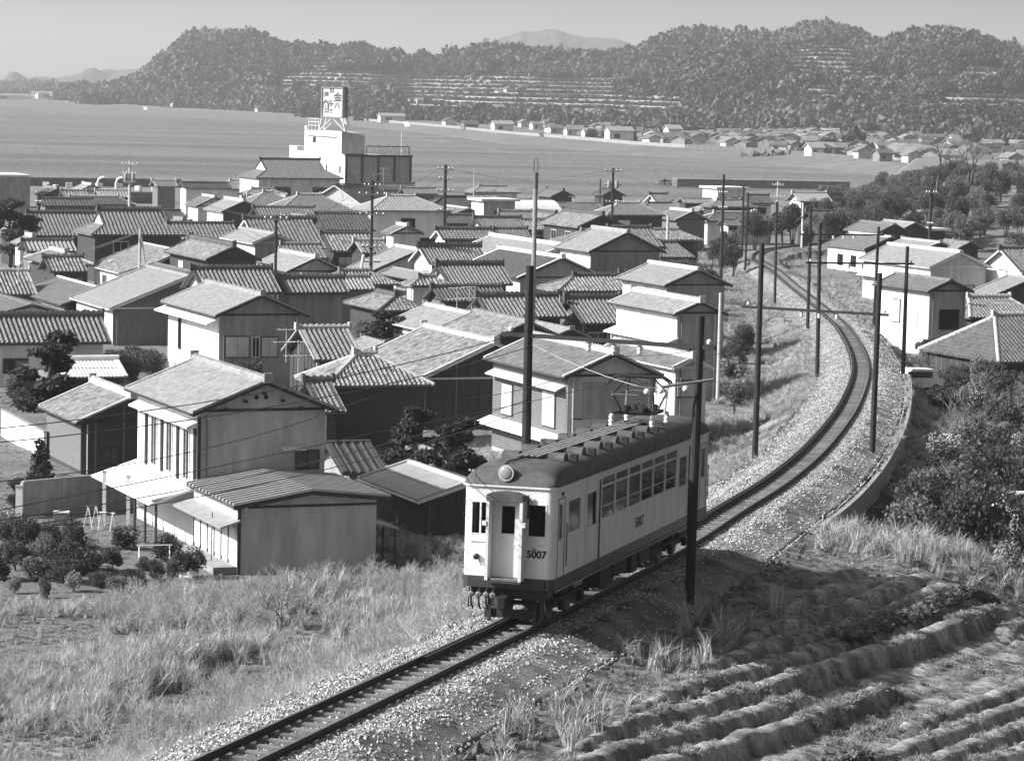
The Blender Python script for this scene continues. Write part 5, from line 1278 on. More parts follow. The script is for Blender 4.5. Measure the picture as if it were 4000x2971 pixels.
Hn('tiled_house', 'tile roof directly below the flat-roofed concrete house', (1031, 474), 1128, 496, 8.8, 2, 'g', 0.5, tm='tile', wall='white', side='wood', ridge='tile_dark', ridge_h=.35)
Hn('tiled_house', 'lower tile roof touching the bright white ridge', (1075, 498), 1142, 516, 8.2, 2, 'g', 0.5, tm='tile', wall='white', side='wood', ridge='tile_dark', ridge_h=.25)
Hn('tiled_house', 'tile roof with dark ridge next to the white gable triangle', (1002, 501), 1068, 519, 8.2, 2, 'g', 0.5, tm='tile', wall='wood', side='wood', ridge='tile_dark', ridge_h=.3)
Hn('boat_house', 'dark open boathouse with small gable roof at the water', (1334, 411), 1310, 1308, 7.6, 1, 'g', 0.5, 'flat', 'tile_dark', wall='wood', side='wood', ridge='trim', rake='trim', ridge_h=.15, wins=[('n', .3, 1, .9, 1, 'pale')], cat='boathouse')
Hn('hip_house', 'striped hip roof between the barrel hall and the white gable', (1342, 442), 1386, 468, 9.6, 2, 'h', 0.5, tm='tile', wall='wood', side='wood', ridge='ridge_pale')
Hn('white_gable_house', 'house with dark ridge and white gable wall at the shore', (1412, 422), 1447, 441, 9.2, 2, 'g', 0.5, tm='tile', wall='white', side='wood', ridge='tile_dark', rake='trim_pale')
Hn('low_house', 'long low pale roof behind the leafless tree by the sea', (1478, 430), 1545, 441, 7.8, 2, 'g', 0.5, 'flat', 'tile_pale', wall='wood', side='wood', ridge='tile_pale', ridge_h=.12)
Hn('tiled_house', 'dark tile roof next to the white flat-roofed office', (1592, 424), 1668, 442, 8.0, 2, 'g', 0.5, tm='tile_dark', wall='wood', side='plaster', ridge='tile_dark')
Hn('tiled_house', 'pale tile roof with open front beyond the track poles', (1722, 419), 1793, 438, 8.6, 2, 'g', 0.5, tm='tile_pale', wall='plaster', side='wood', ridge='ridge_pale')
Hn('tiled_house', 'black ribbed tile roof just past the bend of the track', (1752, 459), 1812, 492, 8.4, 2, 'g', 0.5, tm='tile_dark', wall='wood', side='wood', ridge='tile_dark')
Hn('small_house', 'small house with white sunlit gable among trees inland of the shore', (1568, 476), 1600, 490, 7.6, 2, 'g', 0.5, 'flat', 'tile', wall='white', side='wood', ridge='tile', ridge_h=.12)
# inland side of the line
Hn('grey_roof_house', 'grey gabled house under the bamboo thicket', (1944, 487), 1870, 1905, 8.6, 1, 'g', 0.45, 'flat', 'tile', wall='wood', side='plaster', ridge='tile', rake='trim', ridge_h=.15)
Hn('grey_roof_house', 'second gabled house under the bamboo, next to the flat white canopy', (1988, 484), 1922, 1950, 8.4, 1, 'g', 0.45, 'flat', 'tile_pale', wall='wood', side='plaster', ridge='tile_pale', rake='trim', ridge_h=.15)
Hn('white_wall_house', 'low white-walled house with broad grey roof beside the track', (1937, 515), 1846, 1877, 8.0, 1, 'g', 0.40, 'flat', 'tile', wall='wood', side='white', ridge='ridge_pale', rake='trim', ridge_h=.2, wins=[('l', .35, .9, 1.2, 1.2, 'dark'), ('l', .7, .9, 1.2, 1.2, 'dark')])
Hn('large_house', 'large house with wide smooth roof and black gable end inland of the curve', (2088, 548), 1930, 2018, 9.2, 1, 'g', 0.42, 'flat', 'tile_pale', wall='mortar', side='plaster', ridge='ridge_pale', rake='trim_pale', ridge_h=.25, wins=[('n', .5, .4, 4.4, 2.0, 'dark')], lower=[('l', 2.9, .8, 0, 1, 'white')])
Hn('low_house', 'low pale-tiled roof behind the large smooth-roofed house', (2042, 527), 1962, 2010, 8.4, 1, 'g', 0.35, tm='tile_pale', wall='wood', side='plaster', ridge='ridge_pale', ridge_h=.15)
Hn('black_gable_house', 'small house with black gable next to the slender utility pole inland', (2108, 526), 2053, 2080, 8.6, 1, 'g', 0.45, 'flat', 'tile_old', wall='wood', side='wood', ridge='tile', ridge_h=.12, wins=None)
Hn('white_gable_house', 'white gabled house with shuttered window and striped roof at the frame edge', (2172, 541), 2300, 590, 9.6, 2, 'g', 0.5, tm='tile', wall='white', side='plaster', ridge='tile_dark', rake='trim_pale', ridge_h=.3, wins=[('n', .5, 3.0, 1.5, 1.0, 'shutter'), ('n', .5, .7, 1.6, 1.3, 'dark')])
Hn('two_storey_house', 'white two-storey house with grey shutters beside the curve, inland', (2066, 609), 1945, 2015, 9.8, 1, 'g', 0.42, 'flat', 'tile', wall='mortar', side='white', ridge='tile', rake='trim', ridge_h=.15, wins=[('l', .35, 2.6, 1.4, 1.8, 'shutter'), ('l', .7, 2.6, 1.4, 1.8, 'paper'), ('n', .55, 2.4, 1.7, 1.5, 'dark')])
Hn('tiled_house', 'tile roofs packed behind the white two-storey inland house', (2104, 647), 2190, 690, 7.6, 2, 'h', 0.5, tm='tile', wall='wood', side='wood', ridge='ridge_pale', hipl=1.5)
Hn('low_house', 'pale low roof at the frame edge above the striped roofs', (2245, 604), 2190, 2155, 7.6, 1, 'g', 0.38, 'flat', 'tile_pale', wall='wood', side='plaster', ridge='tile_pale', ridge_h=.12)
Hn('tiled_house', 'large tiled hip roof with pale hip ridge above the shrubs', (2160, 687), 2290, 786, 8.2, 2, 'h', 0.5, tm='tile_dark', wall='wood', side='wood', ridge='ridge_pale', hipl=3.0, tiles=300)
Hn('small_shed', 'tiny tiled gate shed in front of the white two-storey inland house', (1979, 698), 2003, 716, 5.6, 2, 'g', 0.5, tm='tile_dark', wall='plaster', side='plaster', ridge='tile_dark', wins=None)
Hn('small_shed', 'shed with white-edged roof at the frame edge among dark shrubs', (2178, 1082), 2250, 1093, 6.8, 2, 'g', 0.4, 'flat', 'tile_dark', wall='wood_grey', side='wood_grey', ridge='metal_roof_white', rake='white', wins=None)
# more roofs that fill the lanes
Hn('low_house', 'low roof with white eave board in front of the old carved-gable house', (448, 596), 336, 360, 7.4, 1, 'g', 0.3, 'flat', 'tile', wall='wood', side='plaster', ridge='tile', ridge_h=.1)
Hn('tiled_house', 'dark tile roof half hidden by the upper-storey porch near the temple-like house', (96, 560), 176, 590, 8.0, 2, 'g', .45, tm='tile_old', wall='wood', side='wood', ridge='tile_dark')
Hn('tiled_house', 'weathered roof filling the lane beside the low house by the street lamp', (-30, 590), 60, 640, 7.6, 2, 'g', .45, tm='tile_old', wall='wood', side='wood', ridge='ridge_pale')
Hn('low_house', 'sheet-roofed lean-to beside the patched pale tiles', (838, 745), 790, 790, 6.2, 1, 'g', .35, tm='tile_pale', wall='wood', side='wood', ridge='tile_pale', ridge_h=.1, wins=None)
Hn('low_house', 'pale tile roof under the dark tile roof near the trackside pole top', (1240, 715), 1165, 1195, 7.2, 1, 'g', .4, tm='tile_pale', wall='wood', side='plaster', ridge='tile_pale', ridge_h=.1)
Hn('low_house', 'low grey roof squeezed between the barn and the tall blank gable', (1265, 575), 1215, 1225, 7.6, 1, 'g', .4, 'flat', 'tile', wall='mortar', side='white', ridge='tile', ridge_h=.1)
Hn('tiled_house', 'mossy tile roof behind the leaning drying pole', (740, 590), 800, 618, 7.4, 2, 'h', .45, tm='tile_old', wall='wood', side='wood', ridge='ridge')
Hn('tiled_house', 'dull tile roof below the round-topped hall', (1130, 478), 1215, 500, 8.0, 2, 'g', .5, tm='tile_old', wall='wood', side='wood', ridge='ridge')
Hn('low_house', 'flat grey roof beside the hip roof on the shore', (1200, 440), 1300, 458, 8.2, 2, 'g', .35, 'flat', 'tile', wall='mortar', side='mortar_dark', ridge='tile', ridge_h=.1)
Hn('tiled_house', 'rough tile roof behind the leafless tree at the bank foot', (1395, 500), 1470, 522, 8.0, 2, 'h', .45, tm='tile_old', wall='wood', side='wood', ridge='ridge')

# outbuildings squeezed into the lanes
def _free(x, y, D, L, w):
    for u in np.linspace(-.5, L + .5, 5):
        for v in (-w - .4, 0, w + .4):
            X, Y = x + D[0] * u - D[1] * v, y + D[1] * u + D[0] * v
            for px, py, d, l, ww in FOOT:
                dx, dy = X - px, Y - py; a = dx * d[0] + dy * d[1]; b = -dx * d[1] + dy * d[0]
                if -.4 - ww * .2 < a < l + .4 and abs(b) < ww + .4: return False
    return True
_ob = 0; _rg_ = random.Random(5)
for _ in range(3000):
    if _ob >= 56: break
    Y = 238 + 265 * _rg_.random(); X = (-.165 + .24 * _rg_.random()) * Y; dd = _rg_.choice([1, 2]); D = D1 if dd == 1 else D2; L = 3 + 4 * _rg_.random(); w = 1.7 + 1.3 * _rg_.random()
    sx = track_coords(np.array([X]), np.array([Y]))[0][0]
    if sx > -14 or not _free(X, Y, D, L, w): continue
    zr = VZ + 3.2 + w * .45 + 1.0 * _rg_.random(); q = proj(X, Y, zr); q1 = proj(X + D[0] * L, Y + D[1] * L, zr)
    if q[0] < -40 or (Y < 200 and q[0] < 420): continue
    ty, rm, wm = _rg_.choice('ggh'), _rg_.choice(['tile', 'tile_old', 'tile_dark', 'tile_pale']), _rg_.choice(['wood', 'wood_grey', 'plaster', 'mortar'])
    lb = 'small %s outbuilding with %s tile roof and %s walls in the village lanes' % ('hip-roofed' if ty == 'h' else 'gabled', {'tile': 'grey', 'tile_old': 'mottled', 'tile_dark': 'dark', 'tile_pale': 'pale'}[rm], {'wood': 'black boarded', 'wood_grey': 'grey boarded', 'plaster': 'white plaster', 'mortar': 'grey mortar'}[wm])
    o_, _i = house('outbuilding', lb, q, q1[0], 0, zr, dd, ty, .45, 'kawara', rm, wall=wm, side=wm if wm != 'mortar' else 'plaster', ridge=_rg_.choice(['ridge', 'tile_dark', 'ridge_pale']), w=w, wins=None)
    o_['group'] = 'outbuildings in the village lanes'; _ob += 1
# ================================================================== hotel and other flat-roofed buildings
def grid_thing(name, label, cat, P, rot=0.0, group=None):
    """thing whose local x runs along D2 (across the view) and y along D1 (away)"""
    return thing(name, label, cat, P, G1 + math.radians(rot), group)
C = at_z(748, 427, 3.5)
ht = grid_thing('hotel', 'white concrete hotel with rooftop billboard standing by the sea', 'hotel', C)
box('main_block', 'plaster', ht, 0, 13.4, 0, 30, 0, 7.55)
box('front_wall', 'mortar_dark', ht, .02, 13.38, -.12, -.004, 0, 7.5)  # front face painted darker than the block, its shade put into the colour
for x in (0.2, 3.35, 6.6, 9.85, 13.1): box('pilaster', 'trim', ht, x - .2, x + .2, -.32, -.125, 0, 7.7)
box('cornice', 'trim', ht, -.05, 13.45, -.36, .1, 7.56, 7.95)
box('parapet', 'white', ht, -.12, .06, .12, 30, 7.56, 7.95)
pent = box('penthouse', 'white', ht, .9, 5.6, 5, 27.5, 7.56, 12.0)
MB().prism([(.95, 4.9, 7.6), (5.55, 4.9, 7.6), (5.55, 4.9, 11.3), (.95, 4.9, 12.35)], (0, .09, 0)).build('stair_wall', 'mortar_dark', pent)
box('sloping_band', 'trim', pent, .9, 5.7, 4.8, 4.88, 7.6, 7.95)
box('shutter_door', 'shutter', pent, .86, .895, 10.0, 15.5, 8.2, 11.0)
box('canopy', 'trim_pale', pent, .5, .895, 7.5, 25.5, 11.05, 11.2)
w_ = box('window', 'trim_pale', pent, .85, .895, 18.2, 22.4, 9.6, 10.9); box('pane', 'glass', w_, .83, .848, 20.2, 22.2, 9.7, 10.8)
box('rear_parapet', 'white', pent, .9, 1.0, 26.5, 27.5, 12.0, 12.9)
box('water_tank', 'white', ht, .4, 2.5, 31.0, 35.5, 5.0, 8.8)
for k in range(3): w_ = box('window', 'trim_pale', ht, -.045, -.004, 2.2 + k * 8, 3.4 + k * 8, 4.2, 5.8); box('pane', 'glass', w_, -.062, -.046, 2.35 + k * 8, 3.25 + k * 8, 4.35, 5.65)
# roof sign seen from behind: dark frame, pale mirrored letters
rs = MB().box(4.5, 13.0, .5, .56, 9.45, 9.62).box(4.4, 4.55, .5, .56, 7.96, 9.45).box(12.9, 13.1, .5, .56, 7.96, 9.45).build('roof_sign', 'trim', ht)
_mm = Matrix(((-1, 0, 0), (0, 0, -1), (0, 1, 0))).to_4x4(); _mm.translation = (8.8, .47, 8.72)
text('sign_letters', 'KEEVEEUL', 1.65, 'insulator', rs, _mm, .045)
for i in range(5): MB().tube([(5 + i * 1.9, .53, 9.6), (5 + i * 1.9, .53, 10.0)], .05).build('sign_stub', 'trim', rs)
MB().tube([(12.0, 2, 7.6), (12.0, 2, 12.3)], .09).build('flagpole', 'trim_pale', ht)
for k in range(4):
    MB().tube([(1.3, 20 + k * 2.1, 12.0), (1.3, 20 + k * 2.1, 14.4)], .06).build('rail_post', 'white', ht)
for z in (13.0, 13.7, 14.35): MB().tube([(1.3, 20, z), (1.3, 26.4, z)], .045).build('rail_bar', 'white', ht)
# billboard on trusses
Bp = at_y(721, 256, 575)
bb = thing('billboard', 'tall rooftop billboard with brush lettering on white trusses', 'billboard', (Bp.x, Bp.y, Bp.z), math.radians(-24))
bw, bh, bd = 4.6, 5.75, 2.1
box('board', 'trim_pale', bb, -bw / 2, bw / 2, 0, bd, 0, bh)
box('side_shade', 'mortar_dark', bb, bw / 2 + .004, bw / 2 + .05, .05, bd - .05, .05, bh - .05)  # dark sheet paints the shade on the board's side
for a, b, c, d in ((-bw / 2, bw / 2, bh - .22, bh), (-bw / 2, bw / 2, 0, .2), (-bw / 2, -bw / 2 + .22, .2, bh - .22), (bw / 2 - .22, bw / 2, .2, bh - .22)): box('frame', 'concrete', bb, a, b, -.16, -.004, c, d)
mat('sign_paint', 0.10, .7, .2)
for ch, x, z, s in (('\u6599', -.05, 4.95, 1.0), ('\u7406', -1.25, 4.25, 1.0), ('\u91d1', 1.15, 3.75, 1.75), ('\u516b', 1.05, 2.25, 1.3), ('\u9928', -.75, 1.95, 2.5)):
    _mt = Matrix(((1, 0, 0), (0, 0, -1), (0, 1, 0))).to_4x4(); _mt.translation = (x, -.03, z)
    text('lettering', ch, s, 'sign_paint', bb, _mt, .02)
for i, ch in enumerate('\u6599\u7406\u65c5\u91d1\u516b\u9928'[:5]):
    _mt = Matrix(((0, 0, 1), (1, 0, 0), (0, 1, 0))).to_4x4(); _mt.translation = (bw / 2 + .06, bd / 2 + .1, bh - .75 - i * 1.08); text('side_lettering', ch, 1.1, 'interior', bb, _mt, .035)
for sx in (-1, 1):
    for y in (.1, bd - .1):
        MB().tube([(sx * bw / 2 * .95, y, 0), (sx * bw / 2 * 1.2, y, -2.5)], .13).build('truss_leg', 'white', bb)
        MB().tube([(0, y, 0), (sx * bw / 2 * 1.2, y, -2.5)], .10).build('truss_leg', 'white', bb)
    MB().tube([(sx * bw / 2 * 1.07, .1, -1.2), (sx * bw / 2 * 1.07, bd - .1, -1.2)], .06).build('truss_tie', 'white', bb)
def flat_house(name, label, q, zt, w, dp, h, wall, rim, wins=(), over=.5, rot=0):
    P = at_z(q[0], q[1], zt); r = grid_thing(name, label, 'house', (P.x, P.y, VZ), rot); H = zt - VZ
    box('wall', wall, r, over, w - over, over, dp, 0, H - .32); box('roof_slab', rim, r, 0, w, 0, dp + .4, H - .3, H)
    box('side_wall', 'white', r, over - .03, over - .003, over, dp, 0, H - .4)  # sun-facing side painted white, sunlight put into its colour
    for (u, z, ww, hh) in wins:
        f = box('window', 'trim_pale', r, u - ww / 2, u + ww / 2, over - .05, over - .004, z, z + hh); box('pane', 'glass', f, u - ww / 2 + .07, u + ww / 2 - .07, over - .06, over - .052, z + .07, z + hh - .07)
    return r
flat_house('flat_roof_house', 'modern flat-roofed house with wide white eaves and square window', (1046, 432), 9.6, 5.6, 5, 6, 'mortar', 'white', [(2.7, 3.6, 1.6, 1.1)], .55)
flat_house('flat_roof_house', 'white flat-roofed office beside the track poles near the sea', (1556, 406), 9.6, 6.0, 6, 6, 'plaster', 'white', [(1.5, 3.2, 1.4, 1.3), (4.0, 3.2, 2.2, 1.3)], .5)
flat_house('flat_roof_house', 'small dark house under a flat white canopy by the bamboo', (1992, 496), 7.6, 4.9, 4, 4, 'wood', 'metal_roof_white', [], .5)
flat_house('harbour_shed', 'grey harbour shed with flat white roof at the sea wall', (-8, 379), 10.2, 5.2, 10, 6, 'mortar_dark', 'white', [], .15)
P = at_z(1068, 474, 6.6); bh_ = grid_thing('barrel_hall', 'hall with bright white barrel roof near the shore', 'hall', (P.x, P.y, VZ))
box('wall', 'mortar', bh_, .3, 10.2, .3, 7, 0, 3.0)
ring = [(0, 0, 3.0)] + [(0, 3.7 - 3.7 * math.cos(q), 3.02 + 2.5 * math.sin(q)) for q in np.linspace(0.05, math.pi - .05, 12)] + [(0, 7.4, 3.0)]
MB().prism(ring[::-1], (10.5, 0, 0)).build('barrel_roof', 'metal_roof_white', bh_)
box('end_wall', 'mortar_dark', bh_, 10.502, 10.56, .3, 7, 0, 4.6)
for x in (2, 5, 8): f = box('window', 'trim', bh_, x - .7, x + .7, .25, .297, 1.2, 2.4)
box('pent_roof', 'trim_pale', bh_, .2, 10.3, -.6, .24, 2.62, 2.72)
# garden walls
def long_wall(name, label, qa, qb, za, h, th, material, cat='wall'):
    a = at_z(*qa, za); b = at_z(*qb, za); r = thing(name, label, cat, a, math.atan2(b.y - a.y, b.x - a.x)); L = (b - a).length
    box('wall_panel', material, r, 0, L, -th / 2, th / 2, -.5, h); box('coping', 'concrete', r, -.03, L + .03, -th / 2 - .03, th / 2 + .03, h + .003, h + .07)
    n = int(L / 2)
    for i in range(n + 1): box('pier', material, r, i * L / n - .1, i * L / n + .1, -th / 2 - .04, th / 2 + .04, -.5, h - .01) if name != 'plaster_wall' else None
    return r
long_wall('plaster_wall', 'bright white garden wall beside the old shed', (98, 1000), (5, 948), 3.45, 1.55, .16, 'white')
long_wall('block_wall', 'pale concrete block wall above the sheet-roofed carport', (1034, 1062), (886, 1006), 4.0, 1.2, .18, 'concrete')
long_wall('garden_wall', 'dark garden wall behind the flower bed', (50, 1125), (300, 1100), 3.5, 1.7, .15, 'mortar_dark')
cp_, _ic = house('carport', 'open carport with pale corrugated sheet roof beside the railcar front', (1022, 1047), 888, 1000, 6.0, 1, 'g', 0.30, 'corr', 'metal_roof', wall='wood', side='wood', ridge='metal_roof_white', rake='trim_pale', ridge_h=.05, wins=None, cat='carport', w=2.6)
# ================================================================== harbour works
def wall_between(name, label, qa, qb, Ya, Yb, zb, zt, th, material, top):
    a = at_y(qa[0], qa[1], Ya); b = at_y(qb[0], qb[1], Yb); a.z = b.z = 0
    r = thing(name, label, 'wall', (a.x, a.y, 0), math.atan2(b.y - a.y, b.x - a.x)); L = (b - a).length; n = max(2, int(L / 6))
    for i in range(n): box('wall_section', material, r, i * L / n + .04, (i + 1) * L / n - .04, -th / 2, th / 2, zb, zt)
    box('wall_core', material, r, .1, L - .1, -th / 2 + .1, th / 2 - .1, zb, zt - .1); box('capping', top, r, 0, L, -th / 2 - .1, th / 2 + .1, zt + .004, zt + .2)
    return r
def zq(qx, qy, Y): return at_y(qx, qy, Y).z
wall_between('sea_wall', 'long dark concrete sea wall along the harbour edge', (40, 390), (392, 398), 600, 612, 2.5, zq(200, 388, 606), 1.0, 'concrete_dark', 'concrete')
wall_between('bank_wall', 'dark stone bank wall in front of the quay', (78, 418), (372, 424), 520, 528, 3.0, zq(220, 418, 524), 1.0, 'concrete_dark', 'concrete')
bwk = wall_between('breakwater', 'dark breakwater standing in the bay beyond the village', (1465, 395), (1840, 400), 812, 822, -1, zq(1600, 391, 816), 5, 'concrete_dark', 'concrete')
_bg = tag(link('breakwater_rocks', leaf_cloud('rocks', [(0, 0, .2)], [(4, 1.5, .7)], 60, 1.0, 'concrete_dark', 5)), 'low rocks at the tip of the breakwater', 'rocks'); _bg.location = at_z(1452, 399, .2)
for i, (qx, s) in enumerate(((100, 1), (150, 1), (215, 1), (258, 1), (120, .7), (185, .7), (300, .8), (335, .8))):
    p = at_y(qx, 411, 580); r = thing('quay_block', 'pale block on the quay below the sea wall', 'block', (p.x, p.y, VZ), .2 * i, 'blocks on the quay')
    box('block', 'plaster', r, -.6 * s, .6 * s, -.5, .5, 0, 1.5 * s); box('block_foot', 'concrete', r, -.7 * s, .7 * s, -.6, .6, 0.01, .3)
for qx in (212, 252):
    p = at_y(qx, 415, 560); r = thing('pipe_vent', 'curved white vent pipe on the quay', 'pipe', (p.x, p.y, VZ), 0, 'vent pipes on the quay')
    MB().tube([(0, 0, 0), (0, 0, 2.2), (.2, 0, 2.9), (.7, 0, 3.2), (1.2, 0, 3.25)], .22, 8).build('bent_pipe', 'white', r); MB().lathe([(.3, 0), (.3, .1)], (0, 0, .02), 8).build('flange', 'concrete', r)
# ================================================================== overhead line
def pole_at(top, base, zb, r0=.13, r1=.10, material='pole_wood', name='catenary_pole', label='', cat='pole', group=None, Y=None):
    b = at_z(base[0], base[1], zb) if Y is None else at_y(base[0], base[1], Y)
    t = at_y(top[0], top[1], b.y)
    r = thing(name, label, cat, (b.x, b.y, b.z), 0, group); h = t.z - b.z
    lean = Vector((max(-.25, min(.25, (t.x - b.x) * .6)), 0, 0))
    MB().tube([(0, 0, -.6), tuple(lean * .5 + Vector((0, 0, h * .5))), tuple(lean + Vector((0, 0, h)))], r0, 10, r1).build('pole', material, r)
    return r, b, h, lean
def tz(q, dz=-.6):
    return float(on_track(q[0], q[1], dz).z)
WIRES = []
def gantry(label, lt, lb, rt, rb, zl, zr_, fl, Yl=None):
    """two poles and a beam; fl = beam height below the top of the first pole"""
    A, a, ha, la = pole_at(lt, lb, zl, .15, .12, label='black timber mast, seaward, ' + label, Y=Yl)
    B, b, hb, lb_ = pole_at(rt, rb, zr_, .15, .12, label='black timber mast, inland, ' + label)
    za = a.z + ha - fl; pa = a + la * .9; pb = b + lb_ * .9; d = Vector((pb.x - pa.x, pb.y - pa.y, 0)); L = d.length; d.normalize()
    bm = thing('gantry_beam', 'horizontal beam spanning ' + label, 'beam', (pa.x, pa.y, za), math.atan2(d.y, d.x))
    box('beam', 'pole_wood', bm, -.9, L + .5, -.055, .055, -.06, .06)
    for x in (L * .35, L * .5, L * .65):
        MB().lathe([(.04, -.08), (.09, -.12), (.09, -.2), (.05, -.24), (.09, -.28), (.04, -.36)], (x, .1, 0), 9).build('insulator', 'insulator', bm, True)
    for x in (-.6, L + .3): MB().lathe([(.03, .08), (.07, .1), (.07, .2), (.03, .24)], (x, 0, 0), 8).build('pin_insulator', 'insulator', bm, True)
    return pa + Vector((0, 0, 0)), pb, za, d, L
g1 = gantry('of the gantry over the railcar', (1150, 577), (1140, 1100), (1527, 686), (1497, 1290), 9.2, 9.75, 2.05, 90.0)
g2 = gantry('of the first gantry past the railcar', (1656, 528), (1640, 975), (1914, 593), (1893, 997), tz((1690, 985)) - .2, tz((1850, 985)) - .2, 3.0)
g3 = gantry('of the gantry where the curve tightens', (1778, 485), (1775, 817), (1971, 535), (1961, 818), tz((1830, 815)) - .2, tz((1900, 815)) - .2, 2.6)
g4 = gantry('of the farther gantry by the white houses', (1760, 451), (1754, 719), (1911, 492), (1897, 719), tz((1800, 719)) - .3, tz((1870, 719)) - .3, 2.2)
def mast(label, top, base, dz=-.4, arm=True, mt='pole_wood'):
    r, b, h, l = pole_at(top, base, tz(base, dz), .14, .11, mt, label=label)
    if arm:
        box('bracket_arm', 'pole_wood', r, -.2, 2.6, -.05, .05, h - 1.5, h - 1.4); MB().tube([(0, 0, h - .3), (2.4, 0, h - 1.4)], .02).build('stay', 'wire', r)
    return r, b, h
mast('black timber mast at the straightening of the far track', (1686, 438), (1683, 650))
mast('tall black mast beside the signal board on the bank', (1627, 418), (1618, 588), -.8)
mast('thin black mast where the track bends out of sight', (1615, 400), (1611, 567), -.8, False)
# trolley wire and feeders
def wire(pts, r, material, name, label, group, sag=.15):
    P = []
    for a, b in zip(pts, pts[1:]):
        a, b = Vector(a), Vector(b); n = 10
        for i in range(n): t = i / n; P.append(a.lerp(b, t) - Vector((0, 0, sag * 4 * t * (1 - t))))
    P.append(Vector(pts[-1])); o = MB().tube(P, r, 4).build(name, material); return tag(o, label, 'wire', group, 'thing')
def over(s, z): 
    P, D, R = tpos(s); return Vector((P[0], P[1], P[2] + z))
_ss_ = [float(np.interp(y, _pp[:, 1], _seg)) for y in (40, 66, 88, 118, 150, 195, 240, 290, 340, 375)]
wire([over(s, 5.7) for s in _ss_], .010, 'wire', 'trolley_wire', 'contact wire hung above the middle of the track', None, .05)
wire([over(s, 6.5) for s in _ss_], .009, 'wire', 'messenger_wire', 'sagging messenger wire above the contact wire', None, .5)
a0 = g1[0]; z0 = g1[2]
for k, (dz, ql, r) in enumerate(((.15, (-60, 936), .014), (-.35, (-60, 966), .014), (-1.9, (-60, 1138), .012), (-2.2, (-60, 1158), .012))):
    e = at_y(ql[0], ql[1], 62 - 3 * k)
    wire([e, (a0.x, a0.y, z0 + dz)], r, 'wire', 'feeder_wire', ('uppermost', 'second', 'third', 'lowest')[k] + ' dark line wire crossing in front of the white house', None, .35)
def tq(q, Y): return at_y(q[0], q[1], Y)
wire([(a0.x, a0.y, z0 - .2), tq((1385, 838), 88), tq((1508, 832), 88)], .012, 'wire_pale', 'feeder_wire', 'pale wire with insulators beside the pantograph', None, .1)
p5 = at_y(1508, 832, 87.0)
ar = thing('bracket_arm', 'slanting steel arm holding insulators on the mast beside the railcar', 'bracket', (p5.x, p5.y, p5.z), 0)
MB().tube([(-.9, 0, -.12), (.55, 0, .12)], .045).build('arm', 'iron_grey', ar)
for x in (-1.35, -.95, -.25): MB().lathe([(.02, -.08), (.09, -.05), (.09, .05), (.02, .08)], (x, 0, -.14 + .1 * x), 9, 0).build('insulator', 'insulator', ar, True)
MB().tube([(-.75, .0, -.1), (-.82, .05, -.9)], .035).build('drop_rod', 'trim_pale', ar)
# ================================================================== utility poles
def utility(label, top, base, Y, arms=((.3, 1.6), (.9, 1.4)), mt='pole_wood', r=.12, extra=None, name='utility_pole'):
    b = at_y(base[0], base[1], Y); t = at_y(top[0], top[1], Y); zb = min(gz(b.x, b.y), b.z)
    P = thing(name, label, 'pole', (t.x, Y, zb)); h = t.z - zb
    MB().tube([(0, 0, -.3), (0, 0, h)], r * 1.3, 9, r).build('pole', mt, P)
    for dz, w in arms:
        box('crossarm', 'trim_pale' if mt == 'pole_pale' else 'iron_grey', P, -w / 2, w / 2, -r - .1, -r - .02, h - dz - .06, h - dz + .06)
        for x in (-w * .45, -w * .2, w * .2, w * .45): MB().lathe([(.03, .06), (.075, .08), (.075, .2), (.03, .24)], (x, -r - .06, h - dz), 7).build('insulator', 'insulator', P, True)
    if extra == 'transformer':
        for x in (-.5, .5): MB().lathe([(.22, -2.6), (.25, -2.5), (.25, -1.7), (.1, -1.6)], (x, -.2, h), 10).build('transformer', 'concrete', P, True)
    return Vector((t.x, Y - r - .06, t.z))
u1 = utility('pale utility pole standing alone against the sea by the sea wall', (282, 350), (278, 457), 420, ((.4, 2.2), (1.6, 2.0), (2.8, 1.6)), 'pole_pale', .17, 'transformer')
u2 = utility('slim dark pole with crossarm rising from the striped roofs', (600, 468), (598, 602), 256, ((.3, 2.0),), r=.11)
u3 = utility('tall dark utility pole bristling with insulators in the village', (809, 392), (804, 607), 288, ((.5, 1.6), (1.3, 2.6), (3.2, 2.4), (6.2, 1.8), (7.6, 1.8)), r=.13, extra=None)
u4 = utility('dark utility pole with white crossarms against the bay', (968, 358), (962, 492), 352, ((.5, 1.8), (1.6, 1.5), (3.0, 2.0), (5.2, 2.0)), r=.17)
utility('thin pale mast beside the flat-roofed house', (1030, 366), (1024, 422), 425, (), 'pole_pale', .06, name='mast')
u6 = utility('dark utility pole with stacked white crossarms near the boathouse', (1332, 365), (1331, 482), 400, ((.4, 2.2), (2.2, 2.2), (4.4, 1.8)), r=.15, extra='transformer')
utility('short thin dark post near the water', (1304, 388), (1302, 440), 450, (), 'pole_wood', .09, name='post')
u8 = utility('tall bare timber pole at the foot of the track bank', (1572, 379), (1565, 574), 330, ((2.0, .9), (3.6, .9)), r=.14)
u10 = utility('grey concrete pole with crossarm beyond the bend', (1690, 394), (1686, 500), 440, ((.5, 1.6), (2.2, 2.2)), 'pole_pale', .14)
u11 = utility('timber utility pole with white bracket in front of the bamboo', (2023, 409), (2013, 529), 345, ((.5, 1.2), (4.0, .6)), r=.18)
utility('pale short concrete post among the seaside houses', (1451, 468), (1448, 527), 330, (), 'pole_pale', .15, name='post')
utility('white post beside the bending track', (1744, 440), (1741, 529), 395, (), 'white', .10, name='post')
utility('white-capped vent pipe beside the two-storey house at the bank', (1565, 636), (1560, 760), 205, (), 'pole_pale', .10, name='vent_pipe')
